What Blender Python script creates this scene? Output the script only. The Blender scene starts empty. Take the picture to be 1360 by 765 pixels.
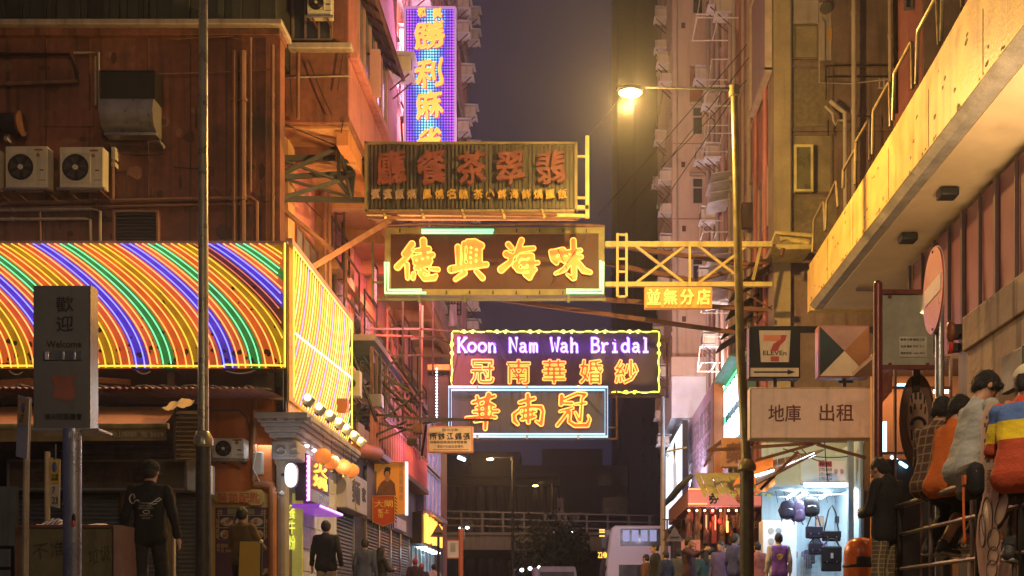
import bpy, math, random
import numpy as np
from mathutils import Vector as V, Matrix
from mathutils.geometry import tessellate_polygon
from mathutils.bvhtree import BVHTree
random.seed(7); rng = np.random.default_rng(5)
sc = bpy.context.scene; col = sc.collection
R = math.radians
# ---------------- camera, world, exposure ----------------
F, CX, CY, HC = 1500.0, 765.0, 812.0, 0.2
cam = bpy.data.objects.new('camera', bpy.data.cameras.new('camera')); col.objects.link(cam)
cam.location = (0, 0, HC); cam.rotation_euler = (R(90), 0, 0)
cam.data.sensor_width = 36; cam.data.lens = F/1360*36
cam.data.shift_x = -(CX-680)/1360; cam.data.shift_y = (CY-382.5)/1360
cam.data.clip_start = .05; cam.data.clip_end = 3000
sc.camera = cam
sc.view_settings.view_transform = 'Standard'; sc.view_settings.look = 'None'
sc.view_settings.exposure = 0.0; sc.view_settings.gamma = 1.0
w = bpy.data.worlds.new("World"); sc.world = w; w.use_nodes = True
nt = w.node_tree; bg = nt.nodes['Background']
tc = nt.nodes.new('ShaderNodeTexCoord'); sp = nt.nodes.new('ShaderNodeSeparateXYZ'); cr = nt.nodes.new('ShaderNodeValToRGB')
nt.links.new(tc.outputs['Generated'], sp.inputs[0]); nt.links.new(sp.outputs['Z'], cr.inputs[0]); nt.links.new(cr.outputs[0], bg.inputs[0])
e = cr.color_ramp.elements
e[0].position = 0.0; e[0].color = (.011, .012, .030, 1)
e[1].position = 0.9; e[1].color = (.038, .025, .036, 1)
m_ = e.new(.28); m_.color = (.022, .018, .036, 1)
bg.inputs[1].default_value = 1.0

def P(px, py, d): return V(((px-CX)/F*d, d, HC+(CY-py)/F*d))
def PX(px, py, X):
    d = X*F/(px-CX); return P(px, py, d)
def lerp(a, b, t): return a+(b-a)*t

# ---------------- materials ----------------
MT = {}
def mat(name, c, rough=.7, metal=0, var=.22, scale=2.5, bump=.15, streak=0.0, grime=0.0, emis=0, ec=None, spec=None, rnd=.0, coat=0):
    if name in MT: return MT[name]
    m = bpy.data.materials.new(name); m.use_nodes = True; n = m.node_tree.nodes; L = m.node_tree.links
    b = n['Principled BSDF']; b.inputs['Roughness'].default_value = rough; b.inputs['Metallic'].default_value = metal
    if coat: b.inputs['Coat Weight'].default_value = coat
    tcn = n.new('ShaderNodeTexCoord'); out = tcn.outputs['Object']
    def noise(sc_, vec, det=6):
        t = n.new('ShaderNodeTexNoise'); t.inputs['Scale'].default_value = sc_; t.inputs['Detail'].default_value = det
        L.new(vec, t.inputs['Vector']); return t.outputs['Fac']
    def mixv(fac, a, bb, mode='MIX'):
        x = n.new('ShaderNodeMix'); x.data_type = 'RGBA'; x.blend_type = mode
        for s, v in ((x.inputs[0], fac), (x.inputs[6], a), (x.inputs[7], bb)):
            if hasattr(v, 'is_output') or isinstance(v, bpy.types.NodeSocket): L.new(v, s)
            else: s.default_value = v
        return x.outputs[2]
    def ramp(fac, a, bb, lo=0., hi=1.):
        x = n.new('ShaderNodeMapRange'); x.inputs[1].default_value = a; x.inputs[2].default_value = bb
        x.inputs[3].default_value = lo; x.inputs[4].default_value = hi; L.new(fac, x.inputs[0]); return x.outputs[0]
    f1 = noise(scale, out)
    cc = mixv(ramp(f1, .3, .7), (*[v*(1-var) for v in c], 1), (*[min(1, v*(1+var)) for v in c], 1))
    f2 = noise(scale*9, out, 4)
    cc = mixv(ramp(f2, .35, .65, 0, var*.9), cc, (*[v*.45 for v in c], 1))
    if streak or grime:
        mp = n.new('ShaderNodeMapping'); mp.inputs['Scale'].default_value = (6, 6, .35); L.new(out, mp.inputs[0])
        f3 = noise(1.0, mp.outputs[0], 5)
        if streak: cc = mixv(ramp(f3, .52, .72, 0, streak), cc, (*[v*.22 for v in c], 1))
        if grime:
            f4 = noise(.9, out, 8)
            cc = mixv(ramp(f4, .55, .68, 0, grime), cc, (.035, .03, .028, 1))
    if rnd:
        oi = n.new('ShaderNodeObjectInfo'); h = n.new('ShaderNodeHueSaturation')
        L.new(ramp(oi.outputs['Random'], 0, 1, 1-rnd, 1+rnd), h.inputs['Value']); L.new(cc, h.inputs['Color']); cc = h.outputs[0]
    L.new(cc, b.inputs['Base Color'])
    L.new(ramp(f1, .2, .8, max(.02, rough-.12), min(1, rough+.12)), b.inputs['Roughness'])
    if bump:
        bp = n.new('ShaderNodeBump'); bp.inputs['Strength'].default_value = bump; bp.inputs['Distance'].default_value = .02
        L.new(f2, bp.inputs['Height']); L.new(bp.outputs[0], b.inputs['Normal'])
    if emis:
        b.inputs['Emission Color'].default_value = (*(ec or c), 1); b.inputs['Emission Strength'].default_value = emis
    MT[name] = m; return m
def glow(name, c, s):
    if name in MT: return MT[name]
    m = bpy.data.materials.new(name); m.use_nodes = True; n = m.node_tree.nodes; L = m.node_tree.links
    b = n['Principled BSDF']; b.inputs['Base Color'].default_value = (.6, .6, .6, 1); b.inputs['Roughness'].default_value = .3
    t = n.new('ShaderNodeTexNoise'); t.inputs['Scale'].default_value = 5
    mr = n.new('ShaderNodeMapRange'); mr.inputs[1].default_value = .3; mr.inputs[2].default_value = .7
    mr.inputs[3].default_value = s*.85; mr.inputs[4].default_value = s*1.15
    L.new(t.outputs[0], mr.inputs[0]); L.new(mr.outputs[0], b.inputs['Emission Strength'])
    b.inputs['Emission Color'].default_value = (*c, 1); MT[name] = m; return m
def glass(name, c=(.03, .035, .05), rough=.12):
    m = mat(name, c, rough, 0, .1, 1, 0); m.node_tree.nodes['Principled BSDF'].inputs['Specular IOR Level'].default_value = .8; return m

# ---------------- mesh building ----------------
ORG = {}
def setp(o, parent):
    if parent is not None: o.parent = parent
def link(name, me, parent, smooth=True, ang=.6):
    o = bpy.data.objects.new(name, me); col.objects.link(o); setp(o, parent)
    ORG[o] = ORG.get(parent, V((0, 0, 0))); return o
class MB:
    def __init__(s): s.v = []; s.f = []
    def add(s, vs, fs):
        k = len(s.v); s.v += [V(v) for v in vs]; s.f += [tuple(i+k for i in f) for f in fs]; return s
    def hexa(s, p): return s.add(p, [(0,1,2,3), (7,6,5,4), (0,4,5,1), (1,5,6,2), (2,6,7,3), (3,7,4,0)])
    def box(s, x0, x1, y0, y1, z0, z1):
        return s.hexa([(x0,y0,z0),(x0,y1,z0),(x1,y1,z0),(x1,y0,z0),(x0,y0,z1),(x0,y1,z1),(x1,y1,z1),(x1,y0,z1)])
    def cen(s, c, sx, sy, sz): return s.box(c[0]-sx/2, c[0]+sx/2, c[1]-sy/2, c[1]+sy/2, c[2]-sz/2, c[2]+sz/2)
    def pb(s, px0, py0, px1, py1, d, dep):
        a, b = P(px0, py1, d), P(px1, py0, d)
        return s.box(a.x, b.x, d, d+dep, a.z, b.z)
    def bar(s, a, b, w, h=None):
        a, b = V(a), V(b); h = h or w; t = (b-a)
        if t.length < 1e-6: return s
        t.normalize(); u = t.cross(V((0,0,1)))
        if u.length < .05: u = V((1,0,0))
        u.normalize(); n = u.cross(t); u = u*w/2; n = n*h/2
        return s.hexa([a-u-n, a-u+n, a+u+n, a+u-n, b-u-n, b-u+n, b+u+n, b+u-n])
    def tube(s, pts, r, n=8, closed=False, caps=True):
        pts = [V(p) for p in pts]; m = len(pts); k = len(s.v); rr = r if isinstance(r, (list, tuple)) else [r]*m
        T = []
        for i in range(m):
            a = pts[(i-1) % m] if (closed or i) else pts[i]; b = pts[(i+1) % m] if (closed or i < m-1) else pts[i]
            t = b-a; T.append(t.normalized() if t.length > 1e-9 else V((0, 0, 1)))
        u = T[0].cross(V((0,0,1)))
        if u.length < .1: u = T[0].cross(V((0,1,0)))
        u.normalize()
        for i in range(m):
            u = (u - T[i]*u.dot(T[i]))
            if u.length < 1e-6: u = T[i].orthogonal()
            u.normalize(); w2 = T[i].cross(u)
            for j in range(n):
                a = 2*math.pi*j/n; s.v.append(pts[i]+u*rr[i]*math.cos(a)+w2*rr[i]*math.sin(a))
        for i in range(m if closed else m-1):
            i2 = (i+1) % m
            for j in range(n): s.f.append((k+i*n+j, k+i*n+(j+1)%n, k+i2*n+(j+1)%n, k+i2*n+j))
        if caps and not closed:
            s.f.append(tuple(k+j for j in reversed(range(n)))); s.f.append(tuple(k+(m-1)*n+j for j in range(n)))
        return s
    def cyl(s, a, b, r0, r1=None, n=12): return s.tube([a, b], [r0, r0 if r1 is None else r1], n)
    def ball(s, c, rx, ry=None, rz=None, nu=10, nv=7):
        ry = ry or rx; rz = rz or rx; c = V(c); vs = [c+V((0,0,rz))]; fs = []
        for i in range(1, nv):
            a = math.pi*i/nv
            for j in range(nu):
                b = 2*math.pi*j/nu; vs.append(c+V((rx*math.sin(a)*math.cos(b), ry*math.sin(a)*math.sin(b), rz*math.cos(a))))
        vs.append(c-V((0,0,rz))); N = len(vs)-1
        for j in range(nu): fs.append((0, 1+j, 1+(j+1)%nu)); fs.append((N, N-nu+(j+1)%nu, N-nu+j))
        for i in range(nv-2):
            for j in range(nu):
                a = 1+i*nu+j; b = 1+i*nu+(j+1)%nu; fs.append((a, a+nu, b+nu, b))
        return s.add(vs, fs)
    def lathe(s, c, prof, n=16):
        k = len(s.v); c = V(c)
        for r, z in prof:
            for j in range(n): a = 2*math.pi*j/n; s.v.append(c+V((r*math.cos(a), r*math.sin(a), z)))
        for i in range(len(prof)-1):
            for j in range(n): s.f.append((k+i*n+j, k+i*n+(j+1)%n, k+(i+1)*n+(j+1)%n, k+(i+1)*n+j))
        s.f.append(tuple(k+j for j in reversed(range(n)))); s.f.append(tuple(k+(len(prof)-1)*n+j for j in range(n))); return s
    def ext(s, poly, vec):   # extrude 3D polygon by vector
        poly = [V(p) for p in poly]; n = len(poly); vec = V(vec)
        vs = poly+[p+vec for p in poly]
        fs = [tuple(range(n)), tuple(reversed(range(n, 2*n)))]+[(i, i+n, (i+1)%n+n, (i+1)%n) for i in range(n)]
        return s.add(vs, fs)
    def mesh(s, name, m, org=V((0,0,0)), smooth=True, ang=.6, fix=True):
        used = sorted({i for f in s.f for i in f})
        if len(used) < len(s.v): mp = {k: i for i, k in enumerate(used)}; s.v = [s.v[k] for k in used]; s.f = [tuple(mp[i] for i in f) for f in s.f]
        me = bpy.data.meshes.new(name); me.from_pydata([tuple(v-org) for v in s.v], [], s.f)
        if fix:
            import bmesh
            b = bmesh.new(); b.from_mesh(me); bmesh.ops.recalc_face_normals(b, faces=b.faces); b.to_mesh(me); b.free()
        if m: me.materials.append(m)
        if smooth: me.shade_smooth(); me.set_sharp_from_angle(angle=ang)
        return me
    def build(s, name, m, parent=None, bevel=0, **k):
        org = ORG.get(parent, V((0,0,0)))
        o = link(name, s.mesh(name, m, org, **k), parent)
        if bevel:
            b = o.modifiers.new('b', 'BEVEL'); b.width = bevel; b.segments = 2; b.limit_method = 'ANGLE'; b.angle_limit = .6
        return o
def T(name, label, cat, loc, group=None):
    o = bpy.data.objects.new(name, None); col.objects.link(o); o.location = loc; o.empty_display_size = .2
    o['label'] = label; o['category'] = cat
    if group: o['group'] = group
    ORG[o] = V(loc); return o
def tag(o, label, cat, group=None):
    o['label'] = label; o['category'] = cat
    if group: o['group'] = group
    return o
def struct(o): o['kind'] = 'structure'; return o
def place(name, me, loc, parent, rz=0, sc_=None):
    o = bpy.data.objects.new(name, me); col.objects.link(o); setp(o, parent); o.location = V(loc)-ORG.get(parent, V((0,0,0)))
    o.rotation_euler.z = rz
    if sc_: o.scale = sc_
    ORG[o] = V(loc); return o
def copy_tree(o, parent=None):
    c = o.copy(); col.objects.link(c)
    if parent is not None: c.parent = parent
    for ch in list(o.children): copy_tree(ch, c)
    return c
def area(name, loc, tgt, size, power, c, parent, sy=None, spread=180):
    l = bpy.data.lights.new(name, 'AREA'); l.energy = power; l.color = c; l.size = size; l.spread = R(spread)
    if sy: l.shape = 'RECTANGLE'; l.size_y = sy
    o = bpy.data.objects.new(name, l); col.objects.link(o); o.location = V(loc)-ORG.get(parent, V((0,0,0)))
    o.rotation_euler = (V(tgt)-V(loc)).to_track_quat('-Z', 'Y').to_euler(); setp(o, parent); return o
def point(name, loc, power, c, parent, r=.15):
    l = bpy.data.lights.new(name, 'POINT'); l.energy = power; l.color = c; l.shadow_soft_size = r
    o = bpy.data.objects.new(name, l); col.objects.link(o); o.location = V(loc)-ORG.get(parent, V((0,0,0))); setp(o, parent); return o

# ---------------- lettering ----------------
TXC = {}
def text2d(body, off=0.0, res=2):
    k = (body, off, res)
    if k in TXC: return TXC[k]
    cu = bpy.data.curves.new('t', 'FONT'); cu.body = body; cu.size = 1; cu.offset = off; cu.resolution_u = res
    ob = bpy.data.objects.new('t', cu); col.objects.link(ob)
    dg = bpy.context.evaluated_depsgraph_get(); me = bpy.data.meshes.new_from_object(ob.evaluated_get(dg))
    vs = np.array([v.co[:2] for v in me.vertices]) if len(me.vertices) else np.zeros((0, 2))
    fs = [tuple(p.vertices) for p in me.polygons]
    bpy.data.objects.remove(ob); bpy.data.curves.remove(cu); bpy.data.meshes.remove(me)
    if len(vs): # merge doubles
        key = {}; mp = []; nv = []
        for v in vs:
            q = (round(v[0], 5), round(v[1], 5))
            if q not in key: key[q] = len(nv); nv.append(v)
            mp.append(key[q])
        fs = [tuple(dict.fromkeys(mp[i] for i in f)) for f in fs]; fs = [f for f in fs if len(f) > 2]; vs = np.array(nv)
    TXC[k] = (vs, fs); return TXC[k]
def loops_of(vs, fs):
    cnt = {}
    for f in fs:
        for i in range(len(f)):
            a, b = f[i], f[(i+1)%len(f)]; k = (min(a,b), max(a,b)); cnt.setdefault(k, []).append((a, b))
    nxt = {}
    for k, l in cnt.items():
        if len(l) == 1: nxt.setdefault(l[0][0], []).append(l[0][1])
    loops = []
    while nxt:
        s0 = next(iter(nxt)); lp = [s0]; c = s0
        while c in nxt:
            t = nxt[c].pop()
            if not nxt[c]: del nxt[c]
            if t == s0: break
            lp.append(t); c = t
        if len(lp) > 3: loops.append([vs[i] for i in lp])
    return loops
def warp(p, k):
    x, y = p[..., 0], p[..., 1]
    return np.stack([x+k*.22*np.sin(y*8+1), y+k*(x*.75)+k*.15*np.sin(x*9)], -1)
BC = {}
def bold(c, off, wk=0):
    k = (c, off, wk)
    if k in BC: return BC[k]
    vs, fs = text2d(c, 0, 2); L = loops_of(vs, fs); A = np.vstack([np.array(l) for l in L]); B = np.vstack([np.roll(np.array(l), -1, 0) for l in L])
    mn, mx = A.min(0)-.08, A.max(0)+.08; h = (mx-mn).max()/120; X, Y = np.meshgrid(np.arange(mn[0], mx[0]+h, h), np.arange(mn[1], mx[1]+h, h), indexing='ij')
    D = np.full(X.shape, 9.); ins = np.zeros(X.shape, bool)
    for (ax, ay), (bx, by) in zip(A, B):
        dx, dy = bx-ax, by-ay; t = np.clip(((X-ax)*dx+(Y-ay)*dy)/(dx*dx+dy*dy+1e-12), 0, 1); D = np.minimum(D, np.hypot(X-ax-t*dx, Y-ay-t*dy))
        if ay != by: ins ^= ((ay > Y) != (by > Y)) & (X < (bx-ax)*(Y-ay)/(by-ay)+ax)
    D = np.where(ins, -D, D)-off*(1+.5*np.sin(X*9+Y*4)*(1 if wk else 0))
    D[0] = D[-1] = 9; D[:, 0] = D[:, -1] = 9
    L = contour(D, mn[0], mn[1], h)
    L = [l for l in L if abs(np.cross(l, np.roll(l, -1, 0)).sum()/2) > .0004]
    if wk: L = [warp(l, wk) for l in L]
    vs, fs = fill_loops(L); BC[k] = (vs, fs, L); return BC[k]
def flat_text(name, body, c, w_, h_, m, parent=None, off=0.0, dep=.004, right=(1,0,0), up=(0,0,1), wk=0, fit=True):
    """solid lettering filling a w_ x h_ box centred on c; stands dep out of the plane (toward the viewer)"""
    if name == 'character' and len(body) == 1 and off >= .02: vs, fs, _ = bold(body, off, wk)
    else:
        vs, fs = text2d(body, off*.5)
        if not len(vs): return None
        vs = vs.copy()
        if wk: vs = warp(vs, wk)
    mn, mx = vs.min(0), vs.max(0); sx = w_/(mx[0]-mn[0]); sy = h_/(mx[1]-mn[1])
    if not fit: sx = sy = min(sx, sy)
    q = (vs-(mn+mx)/2)*[sx, sy]; right, up, c = V(right), V(up), V(c); nrm = right.cross(up)
    a = [c+right*x+up*y for x, y in q]; n = len(a); b = [p+nrm*dep for p in a]
    mb = MB(); mb.v = a+b; mb.f = [tuple(i+n for i in f) for f in fs]
    for lp in _edges(fs): mb.f.append((lp[0], lp[1], lp[1]+n, lp[0]+n))
    return mb.build(name, m, parent, smooth=False, fix=False)
def _edges(fs):
    cnt = {}
    for f in fs:
        for i in range(len(f)):
            a, b = f[i], f[(i+1)%len(f)]; cnt.setdefault((min(a,b), max(a,b)), []).append((a, b))
    return [l[0] for l in cnt.values() if len(l) == 1]
def resample(lp, n):
    p = np.array(lp); q = np.vstack([p, p[:1]]); s = np.r_[0, np.cumsum(np.hypot(*np.diff(q, axis=0).T))]
    t = np.linspace(0, s[-1], n, endpoint=False); return np.stack([np.interp(t, s, q[:, 0]), np.interp(t, s, q[:, 1])], 1)
# brush characters: strokes "x,y,r x,y,r ..." ; a leading '-' cuts a hole; contour by marching squares
def brush(spec, y_down=True):
    segs = []; hol = []
    for s in spec.split(';'):
        s = s.strip()
        if not s: continue
        ng = s[0] == '-'; s = s.lstrip('-'); pts = [tuple(float(q) for q in t.split(',')) for t in s.split()]
        if len(pts) == 1: pts = pts*2
        for a, b in zip(pts, pts[1:]): (hol if ng else segs).append((a, b))
    A = np.array([p for s in segs for p in s]); r = A[:, 2].max()+4
    x0, y0 = A[:, 0].min()-r, A[:, 1].min()-r; x1, y1 = A[:, 0].max()+r, A[:, 1].max()+r
    h = max(x1-x0, y1-y0)/110; X, Y = np.meshgrid(np.arange(x0, x1+h, h), np.arange(y0, y1+h, h), indexing='ij')
    def fld(L):
        D = np.full(X.shape, 1e3)
        for (ax, ay, ar), (bx, by, br) in L:
            dx, dy = bx-ax, by-ay; t = np.clip(((X-ax)*dx+(Y-ay)*dy)/(dx*dx+dy*dy+1e-9), 0, 1)
            D = np.minimum(D, np.hypot(X-ax-t*dx, Y-ay-t*dy)-(ar+t*(br-ar)))
        return D
    D = fld(segs)
    if hol: D = np.maximum(D, -fld(hol))
    for _ in range(1): D[1:-1, 1:-1] = (D[1:-1, 1:-1]*2+D[:-2, 1:-1]+D[2:, 1:-1]+D[1:-1, :-2]+D[1:-1, 2:])/6
    D[0] = D[-1] = 9; D[:, 0] = D[:, -1] = 9
    out = contour(D, x0, y0, h)
    return [q*[1, -1] for q in out] if y_down else out
def contour(D, x0, y0, h):
    ed = {}
    def cr_(i, j, k, l):
        a, b = D[i, j], D[k, l]; t = a/(a-b); return (x0+(i+t*(k-i))*h, y0+(j+t*(l-j))*h)
    I, J = np.where(np.abs((D[:-1, :-1] < 0).astype(int)+(D[1:, :-1] < 0)+(D[:-1, 1:] < 0)+(D[1:, 1:] < 0)-2) < 2)
    for i, j in zip(I, J):
        c = [(i, j), (i+1, j), (i+1, j+1), (i, j+1)]; s = [D[q] < 0 for q in c]; st = []; en = []
        for k in range(4):
            a, b = k, (k+1)%4
            if s[a] != s[b]:
                key = tuple(sorted((c[a], c[b]))); (st if s[a] else en).append((key, cr_(*c[a], *c[b])))
        for u_, v_ in zip(st, en): ed[u_[0]] = (v_[0], u_[1])
    loops = []
    while ed:
        k0 = next(iter(ed)); lp = []; k = k0
        while k in ed: nk, p = ed.pop(k); lp.append(p); k = nk
        if len(lp) > 5: loops.append(np.array(lp))
    out = []
    for lp in loops:
        L = np.hypot(*np.diff(np.vstack([lp, lp[:1]]), axis=0).T).sum(); q = resample(lp, max(8, int(L/(h*2.6))))
        out.append(q)
    return out
def fill_loops(loops):
    tri = tessellate_polygon([[V((p[0], p[1], 0)) for p in l] for l in loops]); return np.vstack(loops), [tuple(t) for t in tri]
def neon_char(loops, conv, r, m_tube, m_face, parent, dep=.05, lift=.035, face=True):
    """conv maps 2D -> V on the sign plane; tube outline stands off a shallow raised face"""
    vs, fs = fill_loops(loops); n = V((0, -1, 0))
    root = None
    if face:
        a = [conv(p) for p in vs]; b = [p+n*dep for p in a]; N = len(a); mb = MB(); mb.v = a+b
        mb.f = [tuple(i+N for i in f) for f in fs]; k = 0
        for l in loops:
            q = len(l)
            for i in range(q): mb.f.append((k+i, k+(i+1)%q, k+(i+1)%q+N, k+i+N))
            k += q
        root = mb.build('character', m_face, parent, smooth=False, fix=True)
    mb = MB()
    for l in loops: mb.tube([conv(p)+n*(dep+lift) for p in l], r, 6, closed=True)
    return mb.build('neon_tube', m_tube, root or parent)
# ---------------- palette ----------------
brick  = mat('red_render', (.22,.082,.055), .8, 0, .4, .8, .5, streak=.75, grime=.8)
ledge  = mat('pale_ledge', (.42,.34,.30), .7, 0, .2, 2, .2, streak=.5)
cladm  = mat('dark_cladding', (.05,.055,.04), .6, 0, .3, 1, .2, streak=.6, rnd=.35)
pinkw  = mat('pink_plaster', (.50,.19,.19), .8, 0, .2, .7, .3, streak=.45, grime=.2)
soffit = mat('ochre_soffit', (.45,.24,.11), .8, 0, .2, .8, .3, streak=.2, grime=.25)
conc   = mat('grey_concrete', (.19,.13,.12), .85, 0, .25, 1.2, .4, streak=.55, grime=.3)
beige  = mat('beige_plaster', (.60,.46,.36), .8, 0, .1, .5, .2, streak=.3, grime=.1)
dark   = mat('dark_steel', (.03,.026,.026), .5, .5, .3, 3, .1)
rust   = mat('rusty_steel', (.16,.07,.045), .7, .3, .4, 4, .3)
galv   = mat('galvanised_steel', (.42,.42,.42), .35, .8, .2, 3, .1, streak=.3)
pipem  = mat('painted_pipe', (.24,.12,.08), .6, 0, .2, 3, .2, streak=.5)
pipew  = mat('pale_pipe', (.42,.35,.32), .6, 0, .15, 3, .1, streak=.4)
acw    = mat('ac_white', (.62,.57,.48), .55, 0, .1, 3, .1, streak=.35)
black  = mat('black_paint', (.012,.012,.013), .55, 0, .2, 3, .05)
white  = mat('white_paint', (.72,.70,.66), .5, 0, .1, 2, .05, streak=.25)
shut   = mat('shutter_steel', (.17,.18,.19), .45, .5, .2, 1, .1, streak=.4)
poleM  = mat('grey_green_pole', (.13,.125,.11), .38, .4, .3, 5, .1, streak=.3)
ylpole = mat('painted_steel_pole', (.13,.105,.05), .35, .3, .25, 5, .1, streak=.3)
glassd = glass('dark_glass')
gblue  = mat('blue_grey_glass', (.16,.17,.22), .2, 0, .2, 1.5, 0, streak=.3)
yelst  = mat('yellow_lit_steel', (.50,.40,.16), .5, .1, .25, 3, .1, streak=.5)
ORD = 'first second third fourth fifth sixth seventh eighth ninth tenth eleventh twelfth thirteenth fourteenth fifteenth sixteenth'.split()
def ordi(i, n): return ('lowest of them' if i == 0 else 'highest of them' if i == n-1 else ORD[i]+' from the bottom')
# ---------------- ground, street ----------------
asph = mat('asphalt', (.05,.05,.052), .55, 0, .25, 3, .5)
struct(MB().box(-400, 400, -60, 900, -.6, -.03).build('ground', mat('distant_ground', (.06,.055,.05), .9), smooth=False))
struct(MB().box(-4.3, 3.0, -30, 75, -.4, 0).build('road', asph, smooth=False))
pav = mat('pavement_slab', (.22,.20,.18), .7, 0, .2, 2, .2, rnd=.12)
for nm, x0, x1 in (('pavement', -9.5, -4.3), ('pavement', 3.0, 9.5)):
    pv = struct(MB().box(x0, x1, -30, 62, -.35, .10).build(nm, mat('mortar', (.1,.09,.08), .9), smooth=False))
    edge = x1 if x0 < 0 else x0
    sl = MB().box(-.29, .29, -.29, .29, 0, .022).mesh('paving_slab', pav, smooth=False)
    kx = x1-.6 if x0 < 0 else x0+.6
    for j in range(22):
        for i in range(5):
            place('paving_slab', sl, (kx+(-.6 if x0 < 0 else .6)*i, 8+j*.6, .105), pv)
    kb = MB().box(-.07, .07, -.48, .48, -.1, .035).mesh('kerb_stone', conc, smooth=False)
    for j in range(24): place('kerb_stone', kb, (edge, 6+j, .10), pv)
ln = mat('yellow_line_paint', (.55,.42,.06), .6, 0, .2, 6, .1)
for x in (-3.9, -3.75, 2.6, 2.45): struct(MB().box(x, x+.08, -20, 60, 0, .004).build('road_line', ln, smooth=False))

# ---------------- left corner building ----------------
b = T('corner_building', 'brick red rendered building filling the left side, with pipes and a pale ledge above', 'building', (-9, 22, 0))
x1 = P(372, 0, 22).x; zl = P(0, 42, 22).z
MB().box(-18, x1, 22, 22.35, 0, zl).box(-18, x1-.6, 22.35, 34, 0, zl).build('wall', brick, b, smooth=False)
MB().box(-18, x1+.10, 21.72, 22.5, zl+.003, zl+.11).build('ledge', ledge, b, bevel=.015)
MB().box(-18, x1+.03, 21.86, 22.4, zl-.13, zl-.002).build('ledge_moulding', brick, b, bevel=.01)
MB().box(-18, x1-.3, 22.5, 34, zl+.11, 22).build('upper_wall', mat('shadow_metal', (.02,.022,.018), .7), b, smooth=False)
x = -12.4; k = 0
pm = {}
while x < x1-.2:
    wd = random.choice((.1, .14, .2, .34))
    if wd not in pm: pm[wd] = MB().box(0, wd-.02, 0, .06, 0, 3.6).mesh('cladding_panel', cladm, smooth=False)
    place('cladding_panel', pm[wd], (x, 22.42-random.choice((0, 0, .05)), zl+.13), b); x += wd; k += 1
def wpipe(pts, r, m=pipem, d=22, parent=b, off=.12, name='pipe'):
    mb = MB(); q = [P(px, py, d-off) for px, py in pts]; mb.tube(q, r*d/F, 8)
    for i in range(len(q)-1):
        L_ = (q[i+1]-q[i]); n = int(L_.length//1.6)
        for j in range(n):
            c = q[i]+L_*(j+.5)/n; t = L_.normalized()*.03; mb.cyl(c-t, c+t, r*d/F*1.35, n=8)
    return mb.build(name, m, parent)
wpipe([(-80,272),(333,263),(341,268),(341,330)], 3)
wpipe([(-80,279),(334,271),(336,274),(336,330)], 2)
wpipe([(-80,280),(115,278),(122,278),(133,281),(133,330)], 2.2, pipew)
wpipe([(-80,292),(112,291),(120,292),(121,330)], 2.2, pipew)
wpipe([(53,275),(54,330)], 1.5); wpipe([(312,68),(312,330)], 4); wpipe([(323,68),(323,330)], 4.5)
wpipe([(333,50),(333,255)], 1.5); wpipe([(362,60),(362,330)], 2.5); wpipe([(-80,114),(104,108)], 2.5)
wpipe([(-80,72),(92,72),(102,95),(103,108)], 2, dark); wpipe([(98,70),(131,70),(132,150)], 1.7, pipew)
wpipe([(127,75),(127,140)], 1.5, pipew); wpipe([(210,98),(285,96),(366,92)], .8); wpipe([(230,52),(310,48)], .6)
wpipe([(150,200),(150,270)], 2.2, pipem); wpipe([(198,179),(199,187),(212,188),(218,196)], 2, pipew)
MB().pb(57, 147, 124, 168, 21.97, .05).build('wall_panel', brick, b, bevel=.01)
a0, a1 = P(155, 326, 21.99), P(210, 284, 21.99)
MB().box(a0.x, a1.x, 21.96, 22.0, a0.z, a1.z).build('vent_recess', black, b, smooth=False)
lv = MB().box(0, a1.x-a0.x-.04, 0, .05, 0, .018).mesh('louvre', mat('dusty_louvre', (.055,.04,.045), .7), smooth=False)
for i in range(9): place('louvre', lv, (a0.x+.02, 21.9, a0.z+.04+i*.065), b)
wf = MB()
for r_ in ((a0.x-.04,a0.x,a0.z,a1.z),(a1.x,a1.x+.04,a0.z,a1.z),(a0.x-.04,a1.x+.04,a1.z,a1.z+.04)): wf.box(r_[0], r_[1], 21.88, 22, r_[2], r_[3])
wf.build('vent_frame', pipem, b, smooth=False)
# electrical boxes
for px0, py0, px1, py1 in ((148,195,153,211),(148,215,153,221),(5,176,10,186)): MB().pb(px0, py0, px1, py1, 21.85, .15).build('junction_box', acw, b)
def cable(pts, r=.012, m=black, parent=None, sag=0, name='cable', n=14):
    pts = [V(p) for p in pts]; q = []
    for a, c in zip(pts, pts[1:]):
        for i in range(n): t = i/n; p = a.lerp(c, t); p.z -= sag*4*t*(1-t); q.append(p)
    q.append(pts[-1]); return MB().tube(q, r, 5).build(name, m, parent)
for q in (((146,222),(145,250),(140,262),(152,275)), ((153,222),(158,240),(148,268)), ((285,250),(300,262),(308,250))):
    cable([P(x_, y_, 21.9) for x_, y_ in q], .01, black, b, .03)
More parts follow.
